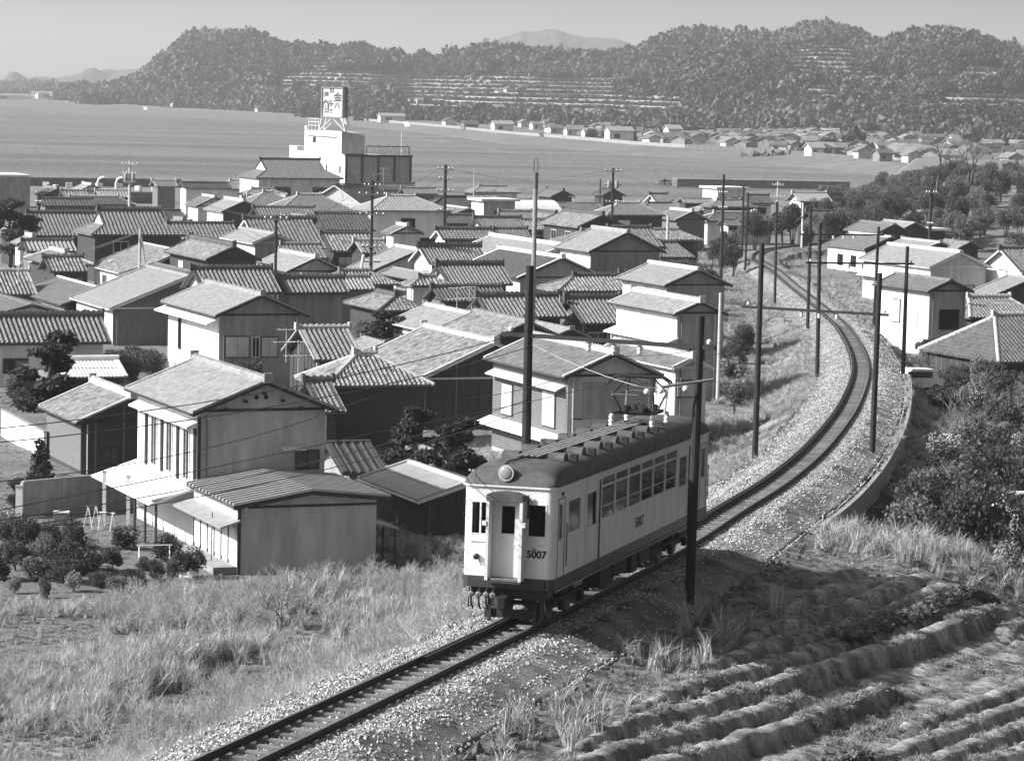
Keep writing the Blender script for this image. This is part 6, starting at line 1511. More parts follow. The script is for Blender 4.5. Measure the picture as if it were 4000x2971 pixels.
utility('dark pole rising by the dark tree at the village edge', (84, 420), (81, 545), 345, ((1.0, .7),), r=.12)
P = at_y(301, 598, 275); af = thing('a_frame_pole', 'pale two-legged wooden pole leaning over the rust-coloured roof', 'pole', (P.x, P.y, VZ)); h = zq(303, 497, 275) - VZ
MB().tube([(0, 0, 0), (.1, 0, h)], .13).build('pole', 'pole_pale', af); MB().tube([(1.1, 0, .4), (.15, 0, h - .4)], .11).build('brace', 'pole_pale', af)
P = at_y(773, 625, 284); lp = thing('leaning_pole', 'pale pole leaning against the tall utility pole', 'pole', (P.x, P.y, P.z - 1)); t_ = at_y(790, 550, 286) - Vector((P.x, P.y, P.z - 1))
MB().tube([(0, 0, 0), tuple(t_)], .14).build('pole', 'pole_pale', lp); MB().lathe([(.16, 0), (.16, .2)], tuple(t_ * .98), 8).build('pole_cap', 'trim', lp)
for q, lab in (((40, 566), 'curved street lamp by the low plain-roofed house'), ((258, 566), 'curved street lamp in front of the rust-roofed house')):
    P = at_y(q[0], q[1], 262); sl_ = thing('street_lamp', lab, 'lamp', (P.x, P.y, VZ)); h = P.z - VZ; sx = 1 if q[0] < 100 else -1
    MB().tube([(0, 0, 0), (0, 0, h - .8), (.1 * sx, 0, h - .3), (.45 * sx, 0, h), (.85 * sx, 0, h)], .05).build('lamp_post', 'pole_pale', sl_); MB().lathe([(.05, 0), (.12, .1), (.1, .3), (.03, .35)], (.85 * sx, 0, h - .1), 8, 0).build('lamp_head', 'trim_pale', sl_)
ch = at_y(1169, 375, 196); cm = thing('flue_chimney', 'tall slim pale flue with dark tip and wire loop rising from the village', 'chimney', (ch.x - .15, ch.y, VZ)); h = ch.z - VZ
MB().tube([(0, 0, 0), (0, 0, h - 1.0)], .17, 12, .15).build('flue', 'concrete', cm); MB().tube([(0, 0, h - 1.0), (0, 0, h)], .16, 12).build('flue_tip', 'concrete_dark', cm)
MB().tube([(-.13, 0, h), (-.12, 0, h + .7), (0, 0, h + 1.0), (.12, 0, h + .7), (.13, 0, h)], .025).build('wire_loop', 'iron', cm)
for z in (h * .55, h * .75): MB().lathe([(.19, 0), (.19, .06)], (0, 0, z), 12).build('band', 'concrete', cm)
# village wires
for k, (a, b) in enumerate(((u1, u3), (u3, u4), (u4, u6), (u2, u3), (u6, u8), (u8, u10), (u1, u2))):
    lab = ('wire from the sea-wall pole to the tall village pole', 'wire from the tall village pole to the white-armed pole', 'wire between the white-armed pole and the boathouse pole', 'wire from the slim roof pole to the tall village pole', 'wire from the boathouse pole to the bank-foot pole', 'wire from the bank-foot pole to the concrete pole', 'wire from the sea-wall pole to the slim roof pole')[k]
    for j, dx in enumerate((-.7, .7)): wire([a + Vector((dx, 0, -.3)), b + Vector((dx, 0, -.3))], .016, 'wire', 'power_wire', ('near ' if j else 'far ') + lab, None, 1.2 + .3 * j)
for k, q in enumerate(((-20, 512), (-20, 522))):
    wire([tq(q, 270), tq((130, 556 + 4 * k), 272), tq((301, 502 + 3 * k), 275)], .025, 'wire_pale', 'power_wire', ('upper', 'lower')[k] + ' pale cable drooping to the two-legged pole', None, .2)
# television aerials
def aerial(label, top, Y, ml, n=6, rot=.4):
    t = at_y(top[0], top[1], Y); r = thing('tv_aerial', label, 'aerial', (t.x, t.y, t.z - ml), rot)
    MB().tube([(0, 0, 0), (0, 0, ml)], .022, 5).build('mast', 'trim_pale', r)
    for z, w in ((ml - .1, 1.0), (ml - .9, 1.5)):
        b = MB().tube([(-w / 2, 0, z), (w / 2, 0, z)], .018, 4).build('boom', 'trim_pale', r)
        for i in range(n): x = -w / 2 + w * i / (n - 1); MB().tube([(x, -.35 + .02 * i, z), (x, .35 - .02 * i, z)], .010, 4).build('element', 'trim_pale', b)
aerial('television aerial on the half-shaded tile roof', (622, 712), 196, 2.2)
aerial('second television aerial above the dark lean-to roof', (648, 738), 176, 2.0)
aerial('television aerial on a long mast over the dark-walled house', (993, 622), 222, 2.9)
aerial('television aerial in front of the barn', (1188, 615), 240, 1.6)
aerial('twin-boom aerial on the seaside black roof', (833, 364), 420, 2.2)
aerial('aerial beside the white hipped house', (744, 400), 420, 1.8)
aerial('aerial on the old brown-roofed house', (1245, 425), 380, 1.6)
aerial('aerial on the tiled roofs inland', (2175, 655), 250, 1.6)
aerial('aerial above the white-armed utility pole roofs', (1020, 620), 224, 1.2)
# ================================================================== garden of the white house
def gpos(qx, qy): 
    p = at_z(qx, qy, VZ); p.z = gz(p.x, p.y); return p
def stone(label, q, s, mt='white'):
    p = gpos(*q); me = rock_mesh('garden_stone', int(q[0] * 7 + q[1])); me.materials.clear(); me.materials.append(MATS[mt]); o = link('garden_stone', me); o.location = p + Vector((0, 0, s * .25)); o.scale = (s, s * .8, s * .7); tag(o, label, 'stone', 'pale stones in the garden')
for i, q in enumerate(((393, 1258), (402, 1259), (412, 1256), (578, 1226), (592, 1222), (604, 1224), (616, 1223), (560, 1234), (150, 1175))): stone('pale stone lying by the garden edge of the white house', q, .38 + .12 * (i % 3))
def trestle(label, q, L=1.1, h=.8, rot=0.3):
    p = gpos(*q); r = thing('trestle', label, 'trestle', p, rot)
    for x in (-L / 2, L / 2):
        for y in (-.3, .3): MB().tube([(x, y, 0), (x, 0, h)], .03, 5).build('leg', 'trim_pale', r)
    MB().tube([(-L / 2 - .1, 0, h), (L / 2 + .1, 0, h)], .035, 5).build('top_bar', 'trim_pale', r)
trestle('pale drying trestle in the yard', (200, 1150), .5, 1.1, .9); trestle('low pale trestle beside the round shrub', (335, 1225), 1.3, .8, .2); trestle('small trestle next to the clipped bush', (232, 1152), .6, .8, -.3)
for i, (a, b) in enumerate((((178, 1215), (212, 1232)), ((212, 1234), (236, 1246)), ((108, 1192), (122, 1197)), ((268, 1280), (298, 1290)))):
    pa, pb = gpos(*a), gpos(*b); o = thing('plank', ('long pale plank lying at the garden edge', 'second pale plank end to end with the first', 'short pale plank by the dark shrubs', 'pale board half sunk in the dry grass')[i], 'plank', pa, math.atan2(pb.y - pa.y, pb.x - pa.x)); L = (pb - pa).length
    box('board', 'trim_pale', o, 0, L, -.12, .12, .25, .33); box('batten', 'wood_grey', o, L * .4, L * .5, -.16, .16, .334, .37)
_fp_ = [gpos(*q) for q in ((458, 1232), (563, 1228), (672, 1222), (775, 1205), (860, 1190))]
for i, p in enumerate(_fp_):
    r = thing('fence_post', 'thin stake carrying the rope in front of the ribbed annex', 'post', p, 0, 'stakes of the rope fence'); MB().tube([(0, 0, -.2), (.03, 0, 1.5 if i else 2.4)], .035, 5).build('stake', 'bark_pale', r); MB().lathe([(.045, 0), (.045, .05)], (.02, 0, 1.2), 6).build('knot', 'trim_pale', r)
wire([p + Vector((.02, 0, 1.25)) for p in _fp_], .012, 'wire_pale', 'rope', 'slack rope strung on stakes in front of the ribbed annex', None, .12)
for i, q in enumerate(((42, 1128), (226, 1143), (278, 1155))):
    p = gpos(*q); r = thing('garden_post', ('square white gate post at the garden corner', 'pale pergola post in the yard', 'pale pergola post beside the porch')[i], 'post', p); w = .16 if i == 0 else .08
    box('shaft', 'trim_pale', r, -w, w, -w, w, 0, 1.5 if i == 0 else 2.5); box('post_cap', 'concrete', r, -w - .03, w + .03, -w - .03, w + .03, (1.5 if i == 0 else 2.5) + .003, (1.56 if i == 0 else 2.56))
p = gpos(133, 1140); r = thing('crate', 'small wooden crate against the garden wall', 'crate', p, .1); box('crate_body', 'wood_grey', r, -.35, .35, -.3, .3, .03, .55); box('crate_lid', 'trim_pale', r, -.37, .37, -.32, .32, .553, .6)
for i, q in enumerate(((90, 830), (120, 838), (65, 815))):
    p = at_z(q[0], q[1] + 30, VZ); r = thing('laundry', ('white sheet hung beside the pine trunk', 'white cloth hanging between pine and shed', 'white cloth drying at the wall end')[i], 'laundry', p, .3 * i)
    MB().tube([(-.8, 0, 1.7), (.8, 0, 1.7)], .015, 4).build('line', 'wire_pale', r); MB().prism([(-.5, -.02, 1.7), (-.3, .03, .5), (.0, -.04, .45), (.35, .03, .6), (.5, 0, 1.7)], (0, .02, 0)).build('cloth', 'white', r)
# ================================================================== village across the bay
mat('far_wall', .36, .8, .3, .5, rnd=.6); mat('far_roof', .17, .7, .3, .3, rnd=.6)
_fw = []
def far_house(name, label, x, y, w, d, h, rz, pitch=.45, wm='far_wall', rm='far_roof', group=None, z=None):
    z = far_ground(x, y) if z is None else z; r = thing(name, label, 'house', (x, y, z - .2), rz, group)
    rh = d / 2 * pitch
    key = ('fh', round(w), round(d), round(h)); 
    if key not in _GN:
        W_, D_ = round(w), round(d); H_ = round(h) ; q = D_ / 2 * .45
        a = MB().prism([(-W_ / 2, -D_ / 2, 0), (-W_ / 2, -D_ / 2, H_), (-W_ / 2, 0, H_ + q), (-W_ / 2, D_ / 2, H_), (-W_ / 2, D_ / 2, 0)], (W_, 0, 0)).mesh('wall')
        o = .6; e = MB()
        for sy in (-1, 1):
            yo = sy * (D_ / 2 + o); zo = H_ - .45 * o + .12
            e.hexa([(-W_ / 2 - o, yo, zo - .1), (W_ / 2 + o, yo, zo - .1), (W_ / 2 + o, 0, H_ + q + .02), (-W_ / 2 - o, 0, H_ + q + .02), (-W_ / 2 - o, yo, zo + .25), (W_ / 2 + o, yo, zo + .25), (W_ / 2 + o, 0, H_ + q + .37), (-W_ / 2 - o, 0, H_ + q + .37)])
        e = e.mesh('roof'); f = MB().box(-W_ * .3, -W_ * .05, -D_ / 2 - .08, -D_ / 2 - .01, H_ * .35, H_ * .75).mesh('window'); _GN[key] = (a, e, f)
    for nm, me, m in zip(('wall', 'roof', 'window'), _GN[key], (wm, rm, 'trim')):
        o = link(nm, me, r)
        if not me.materials: me.materials.append(None)
        o.material_slots[0].link = 'OBJECT'; o.material_slots[0].material = MATS[m]
    return r
_g = np.random.default_rng(33); _placed = []
def town(rect, n, label, group, wr=(5, 9), hr=(2.6, 3.6)):
    x0, x1, y0, y1 = rect; k = 0; tries = 0
    while k < n and tries < n * 30:
        tries += 1; p = at_z(x0 + (x1 - x0) * _g.random(), y0 + (y1 - y0) * _g.random(), 4.0)
        kk = int(np.clip((p.x / p.y + .235) / .47 * (_NT - 1), 0, _NT - 1))
        if p.y < _w[kk] + 12: continue
        if any((p.x - a) ** 2 + ((p.y - b) * .5) ** 2 < 7.5 ** 2 for a, b in _placed): continue
        _placed.append((p.x, p.y)); k += 1
        far_house('seaside_house', label, p.x, p.y, wr[0] + (wr[1] - wr[0]) * _g.random(), 4.5 + 2.5 * _g.random(), hr[0] + (hr[1] - hr[0]) * _g.random(), _g.choice([.35, .35 + math.pi / 2, -.2, 1.2]), group=group)
town((1560, 1920, 296, 344), 105, 'small tiled house in the dense village across the bay', 'houses of the village across the bay')
town((1900, 2240, 300, 374), 70, 'small house in the village below the inland hills', 'houses below the inland hills')
town((1200, 1560, 280, 318), 36, 'small house along the far beach', 'houses along the far beach')
town((800, 1200, 246, 292), 30, 'small house below the terraced slope across the bay', 'houses below the terraces')
town((370, 700, 226, 250), 14, 'small house at the foot of the wooded headland', 'houses under the headland')
town((0, 180, 196, 222), 20, 'tiny house of the distant coastal town', 'houses of the distant town', (10, 22), (4, 7))
for q, w, h, lab in (((1344, 303), 15, 7, 'big white two-storey building on the far beach'), ((1460, 305), 8, 8, 'tall white house with lantern roof on the far shore'), ((850, 262), 22, 6, 'long white building below the terraced hill'), ((1090, 282), 14, 6, 'pale hall with dark door near the far beach'), ((405, 233), 22, 5, 'long pale-roofed house under the headland'), ((1790, 330), 8, 4, 'white twin-gabled boathouse on the far sea wall'), ((1768, 331), 7, 4, 'white gabled boathouse beside its twin on the far sea wall'), ((110, 214), 40, 9, 'white block in the distant coastal town'), ((20, 212), 70, 7, 'long white quay building in the distant town')):
    p = at_z(q[0], q[1], 4.0); far_house('white_building', lab, p.x, p.y, w * .75, 7, h * .75, .3, wm='plaster', rm='tile_pale')
# sea wall of the far beach with slipways
_fs = [(t, np.interp(t, _lt, _lw)) for t in np.linspace(-.05, .112, 60)]
r = thing('far_sea_wall', 'low dark sea wall behind the far beach', 'wall', (0, 0, 0))
for i in range(0, 58, 2):
    (t0, y0), (t1, y1) = _fs[i], _fs[i + 2]; a = Vector((t0 * y0, y0, 0)); b = Vector((t1 * y1, y1, 0)); n_ = Vector((0, 1.2, 0))
    MB().hexa([a + Vector((0, 0, 1)), b + Vector((0, 0, 1)), b + n_ + Vector((0, 0, 1)), a + n_ + Vector((0, 0, 1)), a + Vector((0, 0, 4.2)), b + Vector((0, 0, 4.2)), b + n_ + Vector((0, 0, 4.2)), a + n_ + Vector((0, 0, 4.2))]).build('wall_section', 'concrete_dark' if t0 > .05 else 'mortar_dark', r)
for i, (qx, qy, m) in enumerate(((313, 240, 'white'), (1020, 268, 'white'), (742, 268, 'white'), (1175, 303, 'concrete_dark'), (1312, 309, 'white'), (1367, 313, 'concrete_dark'), (1468, 320, 'white'), (1512, 324, 'concrete_dark'), (1784, 345, 'white'), (1862, 353, 'concrete_dark'), (880, 276, 'white'), (1245, 300, 'white'))):
    p = at_z(qx, qy, 1.5); o = thing('slipway', ('pale' if m == 'white' else 'dark') + ' sloping slipway slab number-less on the far beach'.replace(' number-less', ''), 'slipway', p, .5, 'pale slipways on the far beach' if m == 'white' else 'dark slipways on the far beach')
    MB().hexa([(-1.6, -5, -1.5), (1.6, -5, -1.5), (3.4, 3, 2.6), (.4, 3, 2.6), (-1.6, -5, -.9), (1.6, -5, -.9), (3.4, 3, 3.2), (.4, 3, 3.2)]).build('slab', m, o); box('slab_foot', m, o, -1.8, 1.8, -5.6, -5.02, -2, -.9)
p = at_z(1690, 344, 1); o = tag(link('beach_rocks', leaf_cloud('rocks', [(-8, 0, .5), (0, 0, 1), (9, 0, 2.5), (14, 0, 3)], [(5, 3, 1), (6, 3, 1.3), (5, 3, 2.5), (3, 3, 2.5)], 220, 2.0, 'concrete_dark', 6)), 'dark rocky outcrop on the far beach', 'rocks'); o.location = p
# ================================================================== vegetation
def inside_house(X, Y, pad=.6):
    m = np.zeros(np.shape(X), bool)
    for px, py, D, L, w in FOOT:
        dx, dy = X - px, Y - py; u = dx * D[0] + dy * D[1]; v = -dx * D[1] + dy * D[0]
        m |= (u > -pad - w * .3) & (u < L + pad + w * .3) & (np.abs(v) < w + pad)
    # annex of the white house and the railcar
    p = _m1['P']; D = _m1['D']; dx, dy = X - p.x, Y - p.y; u = dx * D[0] + dy * D[1]; v = -dx * D[1] + dy * D[0]
    m |= (u > -10.2) & (u < 2) & (v < 6.3) & (v > -5)
    return m
def plant(name, label, cat, p, parts, s=(1, 1, 1), rz=0.0, group=None):
    r = thing(name, label, cat, p, rz, group)
    for nm, me in parts:
        o = link(nm, me, r); o.scale = s
    return r
def stem_mesh(name, seed, n, h, spread, r=.05, material='bark'):
    g = random.Random(seed); mb = MB()
    for i in range(n):
        a = g.random() * 6.28; x, y = math.cos(a) * spread, math.sin(a) * spread; k = g.random()
        mb.tube([(x * .1, y * .1, -.15), (x * .4 + g.gauss(0, .05), y * .4 + g.gauss(0, .05), h * .45), (x * (.6 + .5 * k), y * (.6 + .5 * k), h * (.8 + .3 * k))], r, 5, r * .35)
    return mb.mesh(name, material)
def shrub_kind(i, material, n=3000, size=.072, bare=.45):
    g = np.random.default_rng(300 + i); k = 14; c = g.normal(size=(k, 3)); c /= np.linalg.norm(c, axis=1)[:, None]; c = c * (.45 + .25 * g.random((k, 1))) * np.array((1, 1, .75)); c[:, 2] += .85
    return (leaf_cloud('foliage', c, .28 + .22 * g.random(k), n, size, material, 300 + i, .5, 1.7), stem_mesh('stem', 300 + i, 6, 1.1, .6, .035))
SHRUB = {m: [shrub_kind(i + 10 * j, m) for i in range(4)] for j, m in enumerate(('leaf_dark', 'leaf', 'leaf_pale', 'twig'))}
TREEK = {m: [(leaf_cloud('crown', np.c_[np.random.default_rng(400 + i + 7 * j).normal(size=(26, 2)) * .42, .9 + .45 * np.random.default_rng(500 + i + 7 * j).random(26) * 2], .20 + .2 * np.random.default_rng(600 + i).random(26), 4200, .062, m, 400 + i + 7 * j, .45, 1.7), stem_mesh('trunk', 700 + i, 4, 1.5, .45, .05)) for i in range(3)] for j, m in enumerate(('leaf_dark', 'leaf', 'bamboo', 'leaf_pale'))}
def shrub(label, x, y, r, h, m='leaf', group=None, name='shrub', z=None, cat='shrub'):
    z = gz(x, y) if z is None else z
    a, b = random.choice(SHRUB[m]); return plant(name, label, cat, (x, y, z), (('foliage', a), ('stem', b)), (r, r, h / 1.7), random.random() * 6.28, group)
def tree(label, x, y, r, h, m='leaf', group=None, name='tree', z=None, cat='tree'):
    z = gz(x, y) if z is None else z
    a, b = random.choice(TREEK[m]); return plant(name, label, cat, (x, y, z), (('crown', a), ('trunk', b)), (r, r, h / 2.0), random.random() * 6.28, group)
def q_ground(qx, qy):
    """ground point seen at a picture position"""
    d = ray(qx, qy); lo = 40.0
    Ys = np.linspace(45, 640, 2400); Z = ground_z(Ys * d[0] / d[1], Ys, False); zr_ = CAM_Z + Ys * d[2] / d[1]
    k = np.argmax(zr_ <= Z); return Vector((Ys[k] * d[0] / d[1], Ys[k], Z[k]))
# --- pines
def pine(label, q, Y, H, spread, seed, name='pine_tree', lean=.4, mt='needle', pads=13):
    p = at_y(q[0], q[1], Y); z = gz(p.x, Y); g = random.Random(seed); r = thing(name, label, 'tree', (p.x, Y, z))
    tr = MB(); trunk = [(0, 0, -.2), (lean * .4, .1, H * .3), (-lean * .3, 0, H * .6), (lean * .2, 0, H * .95)]; tr.tube(trunk, H * .032, 8, H * .012)
    C_, R_ = [], []
    for k in range(pads):
        f = .30 + .68 * k / (pads - 1); a = g.random() * 6.28; d = spread * (1.05 - .72 * f) * (.5 + .6 * g.random()); c = Vector((math.cos(a) * d, math.sin(a) * d * .8, H * f)); C_.append(tuple(c)); rr = spread * (.52 - .26 * f) * (.8 + .5 * g.random()); R_.append((rr, rr, rr * .36))
        tr.tube([(0, 0, H * f * .93), tuple(c * .6 + Vector((0, 0, H * f * .38))), tuple(c)], H * .010, 5, H * .004)
    tr.build('trunk', 'bark', r, True)
    link('crown', leaf_cloud('crown', C_, R_, 5200, .20, mt, seed, .35, 2.6, .3), r)
    return r
pine('tall layered pine beside the low sheds', (112, 880), 172, 6.3, 2.5, 1, lean=.5, pads=15)
pine('spreading garden pine among the middle roofs', (845, 745), 226, 3.9, 2.3, 2, lean=1.0, pads=9)
pine('dark pine at the edge of the village by the sea', (22, 530), 330, 7.5, 4.0, 3, pads=12)
pine('small cloud-pruned pine in front of the cream restaurant house', (612, 420), 440, 4.5, 2.0, 4, pads=8)
pine('dark garden pine behind the block wall', (905, 985), 163, 3.6, 1.8, 5, lean=.9, pads=9)
pine('second dark garden pine under the shuttered house', (985, 1000), 158, 3.4, 2.0, 6, lean=.8, pads=9)
pine('low pine with bent pale trunk beside the shuttered house', (1020, 1010), 150, 2.6, 1.7, 7, lean=1.2, pads=7)
# --- conical cypress
p = q_ground(88, 1110); r = thing('cypress', 'small dark conical cypress in the garden', 'tree', p)
_cz = np.linspace(.3, 3.3, 14); link('crown', leaf_cloud('crown', np.c_[.12 * np.sin(_cz * 7), .12 * np.cos(_cz * 5), _cz], .85 * (1 - _cz / 3.7) + .12, 2600, .13, 'leaf_dark', 44, .4, 2.2), r); MB().tube([(0, 0, -.1), (0, 0, 3.2)], .07, 6, .02).build('trunk', 'bark', r)
# --- clipped garden bushes
for lab, q, Y, s, m in (('dark clipped bush before the white side wall', (357, 770), 196, 1.25, 'leaf_dark'), ('dark pom-pom bush beside its neighbour at the white wall', (402, 762), 196, 1.35, 'leaf_dark'), ('round clipped bush on a stem in the yard', (268, 1195), 134, .75, 'leaf_dark'), ('layered clipped bush before the dark porch', (365, 1200), 131, .85, 'leaf_dark'), ('flowering shrub near the garden stones', (400, 1248), 127, .9, 'leaf')):
    p = at_y(q[0], q[1], Y); shrub(lab, p.x, Y, s, s * 1.5, m)
for i in range(16):
    q = [(8, 1225), (35, 1240), (60, 1228), (95, 1235), (125, 1245), (150, 1238), (20, 1190), (55, 1195), (165, 1215), (110, 1205), (150, 1195), (-10, 1260), (75, 1262), (135, 1268), (180, 1250), (10, 1165)][i]
    p = q_ground(*q); shrub('dark leafy shrub in the thicket at the corner of the garden', p.x, p.y, .6 + .4 * random.random(), 1.0 + .7 * random.random(), random.choice(['leaf_dark', 'leaf', 'leaf_pale', 'twig']), 'garden thicket shrubs')
for i in range(26):
    q = (20 + 250 * random.random(), 1062 + 45 * random.random()); p = q_ground(*q)
    if inside_house(np.array([p.x]), np.array([p.y]))[0]: continue
    shrub('low flowering bush in the bed under the garden wall', p.x, p.y, .55, .8, random.choice(['leaf_dark', 'leaf_dark', 'leaf_pale']), 'flower bed bushes')
for i, q in enumerate(((250, 792), (275, 782), (300, 788), (322, 792), (262, 812), (290, 815), (235, 830), (335, 800), (592, 815), (610, 818), (20, 790), (45, 800), (40, 860), (60, 880), (85, 870))):
    p = at_z(q[0], q[1] + 14, VZ); shrub('garden shrub packed between the houses near the tall pine', p.x, p.y, 1.0 + .3 * random.random(), 1.7, random.choice(['leaf', 'leaf_dark']), 'shrubs between the near houses')
for i, q in enumerate(((70, 1180), (100, 1175), (190, 1200), (215, 1225), (240, 1240), (300, 1210), (320, 1240), (285, 1262), (160, 1285), (215, 1275), (340, 1262), (30, 1290), (95, 1300), (440, 1252), (480, 1246), (255, 1290), (372, 1266), (300, 1290))):
    p = q_ground(*q)
    if not inside_house(np.array([p.x]), np.array([p.y]))[0]: shrub('little planted bush scattered over the yard of the white house', p.x, p.y, .3 + .3 * random.random(), .5 + .6 * random.random(), random.choice(['leaf_dark', 'leaf', 'leaf_pale', 'twig']), 'small yard plants')
# --- thorny bare bushes and sparse shrubs
def bare_mesh(name, seed, depth=5, n0=3, ln=.42, spread=.55, r0=.05):
    g = random.Random(seed); mb = MB()
    def grow(p, d, L, r, k):
        q = p + d * L; mb.tube([p, p.lerp(q, .5) + Vector((g.gauss(0, .06), g.gauss(0, .06), 0)) * L, q], r, 4, r * .6, cap=False)
        if k == 0: return
        for _ in range(2 if k > 2 else 3): grow(q, (d + Vector((g.gauss(0, spread), g.gauss(0, spread), g.gauss(.12, spread * .6)))).normalized(), L * (.62 + .25 * g.random()), r * .58, k - 1)
    for i in range(n0): grow(Vector((0, 0, -.05)), Vector((g.gauss(0, .35), g.gauss(0, .35), 1)).normalized(), ln, r0, depth)
    return mb
BARE = [bare_mesh('branches', 900 + i).mesh('branches', 'bark_pale') for i in range(4)]
BARE1 = [bare_mesh('branches', 950 + i, 6, 1, .55, .42, .06).mesh('branches', 'bark') for i in range(3)]
def bare(label, p, h, one=False, group=None, name='bare_bush', cat='bush'):
    r = thing(name, label, cat, p, random.random() * 6.28, group); o = link('branches', random.choice(BARE1 if one else BARE), r); o.scale = (h * .62,) * 3; return r
for q, h, lab in (((600, 1375), 2.6, 'leafless bush growing from the bank below the annex'), ((420, 1470), 2.2, 'low leafless bush in the dry grass bank'), ((250, 1000), 2.4, 'pale leafless shrub in front of the old shed'), ((200, 985), 2.2, 'bare pale shrub beside the white garden wall'), ((290, 1000), 2.2, 'tangle of bare twigs before the white house'), ((700, 1300), 1.8, 'leafless bush beside the rope fence'), ((345, 1480), 1.8, 'bare twiggy bush low on the grass bank')):
    bare(lab, q_ground(*q), h)
for q, Y, h, lab in (((2048, 385), 470, 14, 'tall bare tree with forked trunk on the wooded rise'), ((2100, 385), 465, 13, 'second tall bare tree beside the forked one'), ((1545, 520), 345, 5.5, 'leafless tree with crooked trunk at the bank foot'), ((2160, 345), 500, 9, 'thin bare tree at the edge of the wooded rise'), ((2205, 350), 480, 9, 'bare spreading tree at the frame edge'), ((1510, 500), 360, 4.5, 'small leafless tree among the shore houses')):
    p = at_y(q[0], q[1], Y); bare(lab, (p.x, Y, gz(p.x, Y)), h * .75, True, None, 'bare_tree', 'tree')
for i, q in enumerate(((1582, 800), (1600, 790), (1612, 770), (1590, 830), (1620, 745), (1598, 815))):
    p = q_ground(*q); shrub('straggly bush at the foot of the grassy track bank', p.x, p.y, .8 + .4 * random.random(), 1.5 + .8 * random.random(), random.choice(['leaf', 'leaf_dark', 'twig']), 'bushes at the bank foot')
# --- wooded rise beyond the inland houses
_g = np.random.default_rng(77); _tp = []
for i in range(1600):
    t = .100 + .095 * _g.random(); Y = 408 + 230 * _g.random() ** 1.3
    if len(_tp) >= 215: break
    x = t * Y
    if any((x - a) ** 2 + (Y - b) ** 2 < 3.4 ** 2 for a, b in _tp): continue
    if inside_house(np.array([x]), np.array([Y]), 1.5)[0]: continue
    _tp.append((x, Y))
for x, Y in _tp:
    qx, qy = proj(x, Y, gz(x, Y)); dark = (1850 < qx < 2010 and Y < 470)
    m = ('leaf_dark' if random.random() < .75 else 'leaf') if dark else random.choice(['bamboo', 'bamboo', 'bamboo', 'leaf', 'leaf_dark', 'leaf_pale', 'leaf_pale'])
    lab = {'leaf_dark': 'dark evergreen tree in the wood above the inland houses', 'leaf': 'bushy tree in the wood above the inland houses', 'bamboo': 'feathery bamboo clump in the wood above the inland houses', 'leaf_pale': 'pale loose tree in the wood above the inland houses'}[m]
    tree(lab, x, Y, 1.5 + 1.0 * random.random(), 2.6 + 2.2 * random.random(), m, 'trees of the wooded rise, ' + m.replace('_', ' '))
# --- trees along the bank and in the lanes
for i, (q, Y, h, m) in enumerate((((1505, 560), 305, 4.0, 'leaf'), ((1540, 575), 300, 3.6, 'leaf_dark'), ((1480, 540), 320, 3.5, 'leaf'), ((1590, 545), 345, 4.0, 'leaf'), ((1570, 520), 360, 4.2, 'leaf_dark'), ((1640, 510), 415, 5, 'leaf'), ((1700, 520), 425, 5, 'leaf_dark'), ((1722, 500), 430, 5.5, 'leaf_dark'), ((1670, 500), 430, 4, 'leaf'), ((1805, 540), 410, 4.5, 'leaf_dark'), ((1600, 770), 196, 2.4, 'leaf_pale'),)):
    p = at_y(q[0], q[1], Y); tree('leafy tree on the seaward side of the track bank', p.x, Y, h * .42, h, m, 'trees on the seaward bank')
_n_l = 0
for i in range(400):
    if _n_l >= 60: break
    Y = 190 + 320 * random.random(); x = (-.165 + .235 * random.random()) * Y
    s_, _, _ = track_coords(np.array([x]), np.array([Y]))
    if s_[0] > -12 or inside_house(np.array([x]), np.array([Y]), .3)[0]: continue
    _n_l += 1; shrub('garden bush in a lane between the village houses', x, Y, 1.0 + .5 * random.random(), 1.6 + 1.2 * random.random(), random.choice(['leaf_dark', 'leaf', 'leaf_dark']), 'bushes between the village houses')
# --- valley of shrubs inside the curve
_g = np.random.default_rng(88); _vp = []
for i in range(4000):
    if len(_vp) >= 250: break
    Y = 104 + 145 * _g.random(); x = (.07 + .12 * _g.random()) * Y
    s_, _, _ = track_coords(np.array([x]), np.array([Y])); s_ = s_[0]
    if s_ < 5.2 or Y < 113 - .62 * s_: continue
    if any((x - a) ** 2 + (Y - b) ** 2 < 1.5 ** 2 for a, b in _vp) or inside_house(np.array([x]), np.array([Y]), .8)[0]: continue
    _vp.append((x, Y))
for x, Y in _vp:
    if random.random() < .40:
        bare('bare scrubby bush with pale stems in the valley inside the curve', (x, Y, gz(x, Y)), 1.6 + 1.2 * random.random(), False, 'bare valley bushes'); continue
    m = random.choice(['leaf', 'leaf', 'leaf_dark', 'leaf_pale', 'twig'] if Y > 160 else ['leaf_dark', 'leaf_dark', 'leaf', 'leaf_pale', 'twig'])
    lab = {'leaf_dark': 'dark leafy shrub in the valley inside the curve', 'leaf': 'green-grey shrub in the valley inside the curve', 'leaf_pale': 'pale-leaved shrub in the valley inside the curve', 'twig': 'dry twiggy bush in the valley inside the curve'}[m]
    shrub(lab, x, Y, .6 + .8 * random.random(), 1.0 + 1.7 * random.random() ** 1.5, m, 'valley shrubs, ' + m.replace('_', ' '))
for q, Y, h, lab in (((2125, 1190), 116, 4.2, 'small tree with pale branching stems at the valley edge'), ((2110, 1000), 128, 3.8, 'broad-leaved tree in the shady valley'), ((2165, 900), 140, 3.8, 'leafy tree below the big hip roof')):
    p = at_y(q[0], q[1], Y); tree(lab, p.x, Y, 1.5, h, 'leaf')
